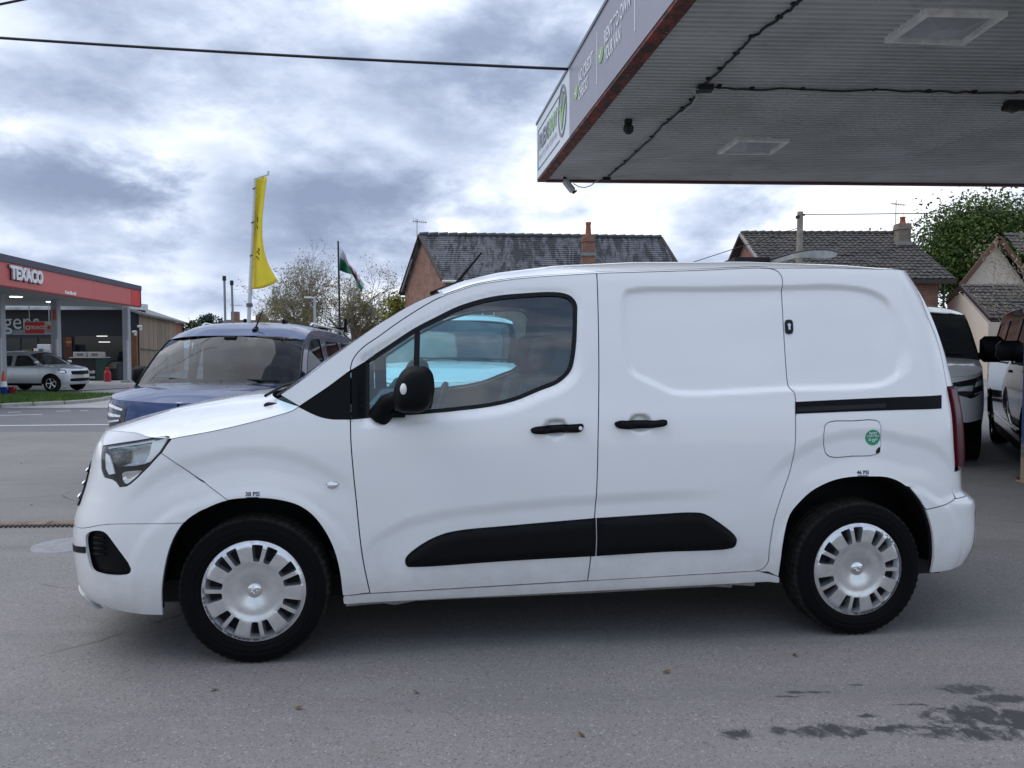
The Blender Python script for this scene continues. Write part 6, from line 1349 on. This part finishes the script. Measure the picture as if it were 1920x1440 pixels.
m = MB(); pA = gl + (gl-rL)*.0; m.tube([lerp(rL, gl, .35) + Vector((0, 0, -.2)), lerp(rL, gl, .9) + Vector((0, 0, -.25))], .05, 6); m.build('vent_pipe', mat('grey_pipe', (.3, .3, .31), .5), h1)
chimney(h1, 1103, 444, 479, 42.7, 23, 416); aerial(782, 411, 445, 44.2, 'television aerial on the left gable of the slate-roofed house', flip=1)
def house_window(par, a, b, t, z0, z1, wd):
    d = (b-a); d.z = 0; d.normalize(); n = Vector((d.y, -d.x, 0)); c = lerp(a, b, t); R = Matrix.Rotation(math.atan2(d.y, d.x), 3, 'Z'); zc = (z0+z1)/2
    m = MB(); m.rbox((c.x + n.x*.02, c.y + n.y*.02, zc), (wd, .06, z1-z0), R=R, b=.1); f = m.build('window', FASW, par)
    for s in (-1, 1): q = c + d*(s*wd*.245); m = MB(); m.rbox((q.x + n.x*.05, q.y + n.y*.05, zc), (wd*.42, .02, (z1-z0)*.86), R=R); m.build('pane', GLASSD, f)
    m = MB(); m.rbox((c.x + n.x*.06, c.y + n.y*.06, z0-.05), (wd+.2, .16, .08), R=R); m.build('sill', FASW, f)
for t in (.15, .42, .70, .9):
    house_window(h1, w0, w1_, t, 3.0, 4.2, 1.3); house_window(h1, w0, w1_, t, .4, 1.8, 1.5)
# tiled house on the right
h2 = thing('tiled_house', 'brick house with mossy brown tiled roof and stone chimney', 'house', (0, 0, 0))
X0, X1 = at(1447, 525, 36).x, at(1792, 525, 36).x; ze, zr_ = at(1600, 523, 36).z, at(1600, 438, 41).z
Q = [Vector((X0, 41, zr_)), Vector((X1, 41, zr_)), Vector((X1, 36, ze)), Vector((X0, 36, ze))]; Qb = [Q[0], Q[1], Vector((X1, 46, ze)), Vector((X0, 46, ze))]
slab('roof_deck', [p - Vector((0, 0, .05)) for p in Q], .1, WOODD, h2); slab('rear_roof', Qb, .15, TIL.m, h2); pantiles('roof_tiles', Q, 17, 30, TIL.m, h2); ridge_tiles(h2, Q[0], Q[1], 20, mat('ridge_brown', (.07, .06, .055), .85, noise=(4, .3)))
m = MB(); m.box(X0+.35, X1-.55, 36.45, 45.5, ZF, ze-.05); m.build('wall', BRT, h2); fix_normals(mesh('gable', [(X0+.35, 36.45, ze-.05), (X0+.35, 45.5, ze-.05), (X0+.35, 41, zr_-.22), (X0+.6, 36.45, ze-.05), (X0+.6, 45.5, ze-.05), (X0+.6, 41, zr_-.22)], [(0, 1, 2), (3, 5, 4), (0, 2, 5, 3), (1, 4, 5, 2), (0, 3, 4, 1)], BRT, h2))
for yy in (36, 46):
    m = MB(); m.tube([Vector((X0, 41, zr_-.05)), Vector((X0, yy, ze-.05))], .10, 4); m.build('bargeboard', mat('barge_grey', (.30, .27, .24), .7) if yy == 36 else WOODD, h2)
m = MB(); m.box(X0, X1, 35.9, 36.02, ze-.22, ze-.02); m.build('fascia_board', WOODD, h2); m = MB(); m.tube([(X1-.35, 36.35, ze-.1), (X1-.35, 36.35, ZF)], .05, 6); m.build('downpipe', mat('pipe_black', (.03, .03, .03), .5), h2)
chimney(h2, 1692, 420, 459, 39.6, 23, 406, m_=brick_mat('stone_brick', (.24, .19, .14), (.17, .13, .10), (.25, .22, .19))); aerial(1679, 375, 440, 40.8, 'television aerial beside the chimney of the tiled house', flip=1)
# cream gabled house at the right edge
h3 = thing('cream_house', 'cream rendered house with brown bargeboards and tiled porch roof', 'house', (0, 0, 0)); CRM = mat('cream_render', (.66, .56, .46), .85, noise=(1, .06)); BRN = mat('brown_bargeboard', (.13, .06, .035), .6)
ap, al = at(1873, 440, 40), at(1801, 530, 40); dx = ap.x-al.x; ar_ = Vector((ap.x+dx, 40, al.z)); 
fix_normals(mesh('wall', [(al.x+.35, 40.3, ZF), (ar_.x-.35, 40.3, ZF), (ar_.x-.35, 40.3, al.z), (ap.x, 40.3, ap.z-.4), (al.x+.35, 40.3, al.z)] + [(x_+ap.x/40*9.7+.3, 50, z_) for x_, z_ in ((al.x+.35, ZF), (ar_.x-.35, ZF), (ar_.x-.35, al.z), (ap.x, ap.z-.4), (al.x+.35, al.z))], [(0, 1, 2, 3, 4), (5, 9, 8, 7, 6), (0, 4, 9, 5), (1, 6, 7, 2)], CRM, h3))
gv = Vector((ap.x/40*10.5 + .3, 10.5, 0))
for e in (al, ar_):
    slab('roof', [ap, e, e + gv, ap + gv], .12, TIL.m, h3); m = MB(); d = (e-ap).normalized(); R = Matrix.Rotation(-math.atan2(d.z, abs(d.x))*(1 if d.x > 0 else -1), 3, 'Y'); c = (ap+e)/2 + Vector((0, -.05, -.16)); m.rbox((c.x, c.y, c.z), ((e-ap).length, .06, .26), R=R); m.build('bargeboard', BRN, h3)
# right wing roof running out of the frame
Qw = [at(1880, 437, 42), at(2100, 437, 42), at(2160, 500, 39.4), at(1935, 497, 39.4)]; pantiles('roof_tiles', Qw, 10, 20, TIL.m, h3)
# porch wing in front
Qp = [at(1802, 533, 36), at(2000, 533, 36), at(2060, 600, 33), at(1858, 597, 33)]; pantiles('porch_tiles', Qp, 11, 19, TIL.m, h3); slab('porch_deck', [p - Vector((0, 0, .06)) for p in Qp], .1, WOODD, h3)
pa, pr, plft = at(1802, 537, 35.9), at(1858, 598, 33), at(1776, 568, 37.5)
fix_normals(mesh('porch_gable', [tuple(pa - Vector((0, 0, .3))), tuple(pr - Vector((.1, 0, .2))), tuple(plft), (pr.x-.1, pr.y, ZF), (plft.x, plft.y, ZF)], [(0, 1, 3, 4, 2)], CRM, h3))
for a, b in ((pa, pr), (pa, plft)):
    m = MB(); m.tube([a, b], .10, 4); m.build('bargeboard', WOODD if a is pa and b is pr else BRN, h3)
# telegraph pole with wires
p = at(1497, 500, 30); q = thing('telegraph_pole', 'weathered wooden telegraph pole in front of the tiled roof', 'pole', (p.x, p.y, ZF)); zt = at(1497, 397, 30).z - ZF
m = MB(); m.tube([(-.04, 0, 0), (.02, 0, zt*.6), (.04, 0, zt)], [.15, .125, .11], 10); m.build('shaft', mat('pole_wood', (.27, .23, .19), .85, noise=(5, .3)), q); m = MB(); m.rbox((-.05, 0, zt-.2), (.12, .2, .12)); m.rbox((.12, 0, zt-.12), (.2, .1, .07)); m.build('insulator', CBL, q)
tp = Vector((p.x+.04, p.y, ZF+zt-.1)); wire((tp, at(2050, 391, 26)), .018, 'wire from the telegraph pole towards the right', sag=.05); wire((tp + Vector((0, 0, -.5)), at(1280, 498, 34)), .016, 'wire sloping from the telegraph pole down to the left')
# low flat-roofed outbuilding with a curved pale fascia just behind the van
h4 = thing('flat_roof_outbuilding', 'low outbuilding with dark flat roof and curved pale fascia behind the van roof', 'outbuilding', (0, 0, 0)); Yo = 19.0
CF = mat('curved_fascia_grey', (.38, .38, .36), .6, noise=(5, .3)); top = [(1444, 487.5), (1465, 481.5), (1487, 476), (1510, 471.5), (1535, 468.5), (1555, 469), (1570, 472.5)]; bot = [(1446, 494), (1466, 490.5), (1488, 484.5), (1512, 483), (1535, 484.5), (1556, 484), (1568, 481)]
T = catmull(top, 4); Bm = catmull(bot, 4); V = []
for i, ((x, y), (x2, y2)) in enumerate(zip(T, Bm)):
    yy = Yo - 1.4*math.sin(math.pi*i/(len(T)-1)); a, b = at(x, y, yy), at(x2, y2, yy); V += [a, b, Vector((b.x, b.y+.12, b.z)), Vector((a.x, a.y+.12, a.z))]
F = [(4*i+k, 4*i+(k+1) % 4, 4*i+4+(k+1) % 4, 4*i+4+k) for i in range(len(T)-1) for k in range(4)] + [(3, 2, 1, 0), tuple(4*(len(T)-1)+k for k in range(4))]
fix_normals(mesh('curved_fascia', V, F, CF, h4)); m = MB(); m.tube([at(x, y-.6, Yo - 1.4*math.sin(math.pi*i/(len(T)-1)) + .04) for i, (x, y) in enumerate(T)], .03, 6); m.build('edge_strip', mat('edge_black', (.03, .03, .035), .6), h4)
a, b = at(1378, 482, Yo), at(1443, 499, Yo); m = MB(); m.box(a.x, b.x, Yo, Yo+3, b.z-.2, a.z); m.build('dark_roof', mat('roof_black', (.018, .016, .018), .8), h4)
a, b = at(1377, 484, Yo), at(1566, 484, Yo); m = MB(); m.box(a.x+.1, b.x-.2, Yo+.3, Yo+4, ZF, at(1400, 492, Yo).z); m.build('wall', mat('grey_render', (.22, .22, .22), .85, noise=(1.2, .15)), h4)
# ---------------------------------------------------------------- distant roofs at the left
h5 = thing('far_house', 'distant long dark roof with brick chimney beyond the blue van', 'house', (0, 0, 0)); Yf = 75
a, b = at(400, 597.5, Yf), at(525, 598.5, Yf); slab('roof', [a + Vector((0, 3, 0)), b + Vector((0, 3, 0)), b + Vector((.5, -3, -2.6)), a + Vector((-.5, -3, -2.6))], .15, mat('far_roof', (.07, .055, .055), .85, noise=(1, .2)), h5); m = MB(); m.box(a.x, b.x, Yf-2.6, Yf+5, ZF, a.z-2.4); m.build('wall', BRT, h5)
c = at(432, 592, Yf); m = MB(); m.box(c.x-.32, c.x+.32, Yf+1, Yf+1.7, c.z-1.5, c.z+.45); m.build('chimney', BRT, h5)
m = MB(); m.tube([at(484.5, 605, Yf-4), at(485, 592, Yf-4), at(487, 589.5, Yf-4), at(501, 602, Yf-4)], .3, 6); m.build('dormer_frame', mat('dormer_brown', (.10, .065, .05), .7), h5)
aerial(436, 569, 598, 74, 'small television aerial on the distant dark roof', wdt=.9)
h6 = thing('far_cottage', 'distant cottage with orange verge and red door canopy beyond the blue van', 'house', (0, 0, 0)); Yc = 60
a, b, c = at(672, 622, Yc), at(692, 603, Yc), at(730, 622, Yc); slab('roof', [a, b, b + Vector((0, 6, 0)), a + Vector((0, 6, 0))], .3, mat('far_orange', (.30, .13, .06), .8), h6); slab('roof', [b, c, c + Vector((0, 6, 0)), b + Vector((0, 6, 0))], .3, MATS['far_roof'], h6); fix_normals(mesh('wall', [(a.x, Yc+.3, ZF), (c.x, Yc+.3, ZF), (c.x, Yc+.3, c.z), (b.x, Yc+.3, b.z-.3), (a.x, Yc+.3, a.z)], [(0, 1, 2, 3, 4)], BRT, h6))
a = at(664, 620, Yc-1); b = at(676, 609, Yc-1); m = MB(); m.box(a.x, b.x, Yc-1, Yc-.6, ZF, b.z); m.build('red_panel', mat('far_red', (.42, .02, .03), .6), h6)
# ---------------------------------------------------------------- poles and flags
p = at(466.5, 606, 17); zb1 = zg(p.x, 17); zt1 = at(477, 336, 17).z; q = thing('feather_flag', 'tall yellow feather flag on a white pole', 'flag', (p.x, 17, zb1))
Tt = at(478, 336, 17) - Vector((p.x, 17, zb1)); Bt = Vector((-.05, 0, 0)) + (at(466.5, 606, 17) - Vector((p.x, 17, zb1))) * 0
pa_, pb_ = at(466.5, 602, 17) - q.location, at(478, 335, 17) - q.location; low = pa_ - (pb_-pa_)*((pa_.z)/(pb_.z-pa_.z))
m = MB(); m.tube([low, lerp(low, pb_, .5), pb_], [.05, .044, .028], 10); m.build('pole', mat('pole_white', (.62, .63, .66), .35), q)
m = MB(); e = at(503, 327, 17) - q.location; m.tube([pb_, e], .018, 8); m.tube([e + Vector((0, 0, -.02)), e + Vector((.0, 0, .07))], .025, 6); m.build('cross_arm', MATS['pole_white'], q)
m = MB()
for f in (.42, .5): c = lerp(low, pb_, f-.0); m.tube([c - Vector((0, 0, .04)), c + Vector((0, 0, .04))], .07, 10)
m.build('pole_collar', mat('collar_grey', (.12, .13, .15), .5), q)
for py in (355, 418, 480):
    t = (602-py)/(602-335); c = lerp(pa_, pb_, t); m = MB(); m.tube([c + Vector((-.03, -.04, 0)), c + Vector((.04, -.05, .03))], .014, 6); m.build('flag_ring', MATS['collar_grey'], q)
lft = [(479.5, 337), (477.5, 380), (476, 430), (474.5, 480), (473.2, 520), (472.5, 542)]; rgt = [(501, 330), (496, 370), (492, 415), (493, 455), (502, 492), (521, 527)]
Lc, Rc = catmull(lft, 6), catmull(rgt, 6); V = []; nC = 10
for i, (l, r) in enumerate(zip(Lc, Rc)):
    t = i/(len(Lc)-1)
    for j in range(nC+1):
        s = j/nC; x = l[0] + (r[0]-l[0])*s; y = l[1] + (r[1]-l[1])*s + (4.5*math.sin(math.pi*s)*t**6); c = at(x, y, 17 + .10*math.sin(s*4.5 + t*2)*(.3+t) - .25*s*t**2) - q.location; V.append(c)
FLY = NG('flag_yellow', .75); FLY.color((.76, .60, .03)); FLY.b.inputs['Transmission Weight'].default_value = 0
o = mesh('cloth', V, [(i*(nC+1)+j, i*(nC+1)+j+1, (i+1)*(nC+1)+j+1, (i+1)*(nC+1)+j) for i in range(len(Lc)-1) for j in range(nC)], FLY.m, q, smooth=True)
so = o.modifiers.new('thickness', 'SOLIDIFY'); so.thickness = .004
m = MB()
for pts in ([(482.8, 407), (483.2, 416)], [(482, 423), (482.6, 429)], [(484, 465), (487.5, 470)], [(486.5, 466.5), (481.5, 474)], [(484, 473), (486, 478)], [(487, 477), (489.5, 481), (486, 484)], [(481, 480), (484, 486)], [(490, 476), (487, 474.5)]):
    m.tube([at(x, y, 16.86) - q.location for x, y in pts], .011, 5)
m.build('flag_script', mat('flag_ink', (.05, .045, .01), .7), q)
# welsh flag
p = at(637.5, 604, 26); q = thing('flagpole', 'white and green flag with red dragon on a thin dark pole', 'flag', (p.x, 26, ZF)); za = at(635.5, 452, 26).z - ZF
m = MB(); m.tube([(.02, 0, 0), (-.04, 0, za)], [.045, .03], 8); m.build('pole', mat('pole_dark', (.02, .02, .022), .5), q)
hoist = [(636.5, 461), (636.8, 507)]; topc = catmull([(637, 461), (647, 474), (652, 489), (663, 503), (674, 520), (683, 533)], 6); botc = catmull([(637, 507), (649, 512), (660, 515), (667, 526), (672, 538), (678, 547)], 6); n = len(topc)-1
def fpt(i, s): a, b = topc[i], botc[i]; return at(a[0]+(b[0]-a[0])*s, a[1]+(b[1]-a[1])*s, 26 + .25*math.sin(i*.45) + .15*s*math.sin(i*.3)) - q.location
sp_ = .50
for nm, s0, s1_, mt in (('white_field', 0, sp_, mat('flag_white', (.72, .72, .76), .8)), ('green_field', sp_, 1, mat('flag_green', (.01, .20, .11), .8))):
    V = [fpt(i, s0 + (s1_-s0)*j/5) for i in range(n+1) for j in range(6)]; o = mesh(nm, V, [(i*6+j, i*6+j+1, i*6+j+7, i*6+j+6) for i in range(n) for j in range(5)], mt, q, smooth=True); so = o.modifiers.new('thickness', 'SOLIDIFY'); so.thickness = .004
def dr(u, s): i = min(int(u*n), n-1); f = u*n-i; c = lerp(fpt(i, s), fpt(i+1, s), f); return c + Vector((0, -.04, 0))
DR = mat('dragon_red', (.36, .02, .03), .8); m = MB()
for poly in ([(.28, .32), (.36, .25), (.42, .35), (.50, .30), (.58, .38), (.66, .36), (.70, .46), (.62, .55), (.50, .58), (.40, .56), (.33, .46)], [(.40, .35), (.46, .08), (.52, .16), (.56, .10), (.56, .34)], [(.36, .5), (.32, .66), (.36, .72), (.42, .56)], [(.48, .56), (.46, .72), (.52, .76), (.55, .56)], [(.60, .52), (.60, .70), (.66, .74), (.67, .5)], [(.68, .42), (.78, .38), (.84, .22), (.87, .34), (.80, .48), (.70, .52)], [(.30, .36), (.24, .26), (.28, .20), (.36, .28)]):
    V = [dr(*p_) for p_ in poly]; m.add(V, [tuple(range(len(V)))]); 
m.build('dragon', DR, q)
# plain posts, lamp post
for x0, yt, lb in ((422, 520, 'taller of the two grey posts beyond the blue van'), (426.5, 526, 'shorter of the two grey posts beyond the blue van')):
    p = at(x0, 600, 24); q = thing('grey_post', lb, 'post', (p.x, 24 + (x0 > 424)*.5, ZF), group='grey posts beyond the blue van'); a = at(x0-1.5 if x0 < 424 else x0-3, yt, 24) - Vector((p.x, 24, ZF)); m = MB(); m.tube([(.03, 0, 0), (a.x, 0, a.z)], [.042, .036], 8); m.build('shaft', mat('post_grey', (.24, .26, .28), .5), q); MB().lathe([(0, .05), (.055, .04), (.06, -.1)], (a.x, 0, a.z), 'z', 10).build('cap', CBL, q)
p = at(590.5, 605, 40); q = thing('street_lamp', 'slim grey street lamp in front of the bare tree', 'street lamp', (p.x, 40, ZF)); zt = at(590, 558, 40).z - ZF; m = MB(); m.tube([(0, 0, 0), (0, 0, zt)], [.09, .06], 8); m.build('column', mat('lamp_grey', (.42, .44, .46), .5), q); m = MB(); m.tube([(0, 0, zt-.02), (-.2, 0, zt)], .04, 6); m.rbox((-.32, -.02, zt), (.42, .18, .09), b=.3); m.build('lantern', mat('lantern_pale', (.6, .62, .62), .4), q)
# ---------------------------------------------------------------- trees
def leafmat(name, c1, c2, c3, sc=.8):
    g = NG(name, .75); n = g.noise(sc, 4, .6); v = g.voro(9, out='Color'); s = g.new('ShaderNodeSeparateColor'); g.put(s.inputs[0], v)
    g.color(g.mix(s.outputs[0], g.mix(g.ramp(n, .35, .65), c1, c2), c3)); g.b.inputs['Specular IOR Level'].default_value = .25; return g.m
def branches(m, base, h, r, levels, seed, spread=.6, n0=5, taper=.62, up=.4, leafpts=None, kids=(3, 5)):
    rg = np.random.default_rng(seed)
    def grow(p, d, L, r, lv):
        P = [p]; dd = d.copy(); k = 4 if lv > 1 else 3
        for i in range(k):
            dd = (dd + Vector(rg.normal(0, .16, 3)) + Vector((0, 0, up*.12))).normalized(); P.append(P[-1] + dd*L/k)
        m.tube(P, [r*(1-.55*i/k) for i in range(k+1)], 5 if lv >= levels-1 else 3, caps=False)
        if leafpts is not None and lv <= 1: leafpts.extend(P[1:])
        if lv == 0: return
        for c in range(rg.integers(*kids)+ (2 if lv == levels else 0)):
            t = rg.uniform(.35, 1.0); i = min(int(t*k), k-1); q = P[i] + (P[i+1]-P[i])*(t*k-i); nd = (dd + Vector(rg.normal(0, spread, 3))).normalized(); grow(q, nd, L*rg.uniform(.52, .78), r*taper*(1-.45*t), lv-1)
    grow(Vector(base), Vector((0, 0, 1)), h, r, levels)
def tree(name, label, base, cen, rad, nl, ls, m_, trunk_r, seed, clumps=40, bark=None):
    rg = np.random.default_rng(seed); q = thing(name, label, 'tree', base); b = Vector(base); c0 = Vector(cen) - b
    m = MB(); m.tube([(0, 0, 0), (.05, 0, c0.z*.5), (c0.x*.6, c0.y*.6, c0.z*.8), tuple(c0)], [trunk_r, trunk_r*.8, trunk_r*.55, trunk_r*.2], 8)
    C = []
    for k in range(clumps):
        v = rg.normal(0, 1, 3); v /= np.linalg.norm(v); v *= rg.uniform(.35, 1.0)**.6; c = np.array(c0) + v*np.array(rad); C.append((c, rg.uniform(.16, .34)))
        m.tube([tuple(c0*.75), tuple((np.array(c0)*.6 + c*.4)), tuple(c)], [trunk_r*.3, trunk_r*.18, .02], 4)
    m.build('trunk', bark or mat('bark', (.075, .06, .045), .9, noise=(6, .3)), q)
    V = []; F = []; R = min(rad)
    for i in range(nl):
        c, s = C[rg.integers(len(C))]; v = rg.normal(0, .5, 3)*s*R*2.0*np.array([1.1, 1.1, .8]); p = c + v; n = rg.normal(0, 1, 3) + np.array([0, 0, .6]); n /= np.linalg.norm(n); t = np.cross(n, rg.normal(0, 1, 3)); t /= np.linalg.norm(t); w_ = np.cross(n, t); l = ls*rg.uniform(.6, 1.3); k = len(V)
        V += [p - t*l, p + w_*l*.5 + n*l*.12, p + t*l, p - w_*l*.5 + n*l*.12]; F.append((k, k+1, k+2, k+3))
    cr = mesh('crown', V, F, m_, q); cr['kind'] = 'stuff'; return q
c = at(1830, 470, 52); tree('leafy_tree', 'large dark green leafy tree behind the tiled and cream houses', (c.x+.6, 52, ZF), (c.x+.7, 52, c.z-.2), (4.0, 3.6, 3.4), 46000, .13, leafmat('leaves_dark', (.075, .13, .03), (.14, .18, .04), (.04, .08, .02)), .35, 3, 170)
c = at(1375, 492, 60); tree('leafy_tree', 'dark leafy tree top just left of the tiled house gable', (c.x, 60, ZF), (c.x+.4, 60, c.z-1.2), (1.4, 1.4, 1.6), 1800, .14, MATS['leaves_dark'], .2, 5, 22)
c = at(392, 606, 80); tree('evergreen_tree', 'small dark evergreen tree beside the distant dark roof', (c.x, 80, ZF), (c.x, 80, c.z-.3), (1.6, 1.4, 1.1), 1800, .15, leafmat('leaves_evergreen', (.02, .045, .03), (.04, .07, .05), (.012, .03, .02)), .2, 6, 26)
c = at(355, 612, 62); tree('shrub', 'low green shrub by the brick end of the timber building', (c.x, 62, ZF), (c.x+.2, 62, c.z-.5), (1.3, 1.0, .9), 1200, .12, leafmat('leaves_olive', (.07, .075, .02), (.10, .10, .03), (.04, .05, .015)), .12, 8, 18)
c = at(742, 575, 48); tree('leafy_tree', 'yellow-green leafy tree between the flag and the slate-roofed house', (c.x, 48, ZF), (c.x+.1, 48, c.z-.5), (1.25, 1.2, 1.15), 2600, .12, leafmat('leaves_yellow', (.20, .20, .03), (.14, .17, .03), (.26, .22, .05)), .18, 9, 30)
TWIG = mat('twig_bark', (.22, .19, .155), .9, noise=(8, .3)); LOL = leafmat('leaves_new', (.19, .175, .06), (.14, .15, .045), (.26, .21, .10))
for px, py, H_, r_, sd_, lb in ((573, 606, 4.6, .26, 11, 'broad bare tree with sparse new leaves behind the street lamp'), (655, 606, 4.0, .2, 12, 'bare twiggy tree behind the red dragon flag'), (535, 606, 3.2, .16, 13, 'smaller bare twiggy tree to the left of the street lamp'), (702, 606, 3.0, .15, 15, 'low bare twiggy tree right of the dragon flag')):
    p = at(px, py, 52 + sd_*.3); q = thing('bare_tree', lb, 'tree', (p.x, p.y, ZF), group='bare trees across the road'); m = MB(); lp = []; branches(m, (0, 0, 0), H_, r_, 5, sd_, leafpts=lp, spread=.60, kids=(4, 7)); m.build('trunk', TWIG, q); rg = np.random.default_rng(sd_); V = []; F = []
    sel = rg.permutation(len(lp))[:10000]
    for i in sel:
        pz = np.array(lp[i]); 
        if rg.uniform() > 1.25 - pz[2]/(H_*1.9): continue
        n = rg.normal(0, 1, 3); n /= np.linalg.norm(n); t = np.cross(n, rg.normal(0, 1, 3)); t /= np.linalg.norm(t); w_ = np.cross(n, t); l = .065*rg.uniform(.6, 1.4); k = len(V); pz = pz + rg.normal(0, .12, 3); V += [pz - t*l, pz + w_*l*.5, pz + t*l, pz - w_*l*.5]; F.append((k, k+1, k+2, k+3))
    cr = mesh('crown', V, F, LOL, q); cr['kind'] = 'stuff'
c = at(1908, 520, 31); q = thing('sapling', 'pale thin sapling in front of the cream wall at the right edge', 'tree', (c.x+.3, 31, ZF)); m = MB(); lp = []; branches(m, (0, 0, 0), c.z-ZF-1.2, .06, 3, 21, leafpts=lp, spread=.45, kids=(3, 5)); m.build('trunk', TWIG, q); V = []; F = []; rg = np.random.default_rng(4)
for pz in lp:
    for _ in range(3):
        n = rg.normal(0, 1, 3); n /= np.linalg.norm(n); t = np.cross(n, rg.normal(0, 1, 3)); t /= np.linalg.norm(t); w_ = np.cross(n, t); l = .05; k = len(V); z = np.array(pz) + rg.normal(0, .1, 3); V += [z - t*l, z + w_*l*.5, z + t*l, z - w_*l*.5]; F.append((k, k+1, k+2, k+3))
cr = mesh('crown', V, F, leafmat('leaves_pale', (.30, .27, .15), (.22, .22, .11), (.34, .30, .2)), q); cr['kind'] = 'stuff'
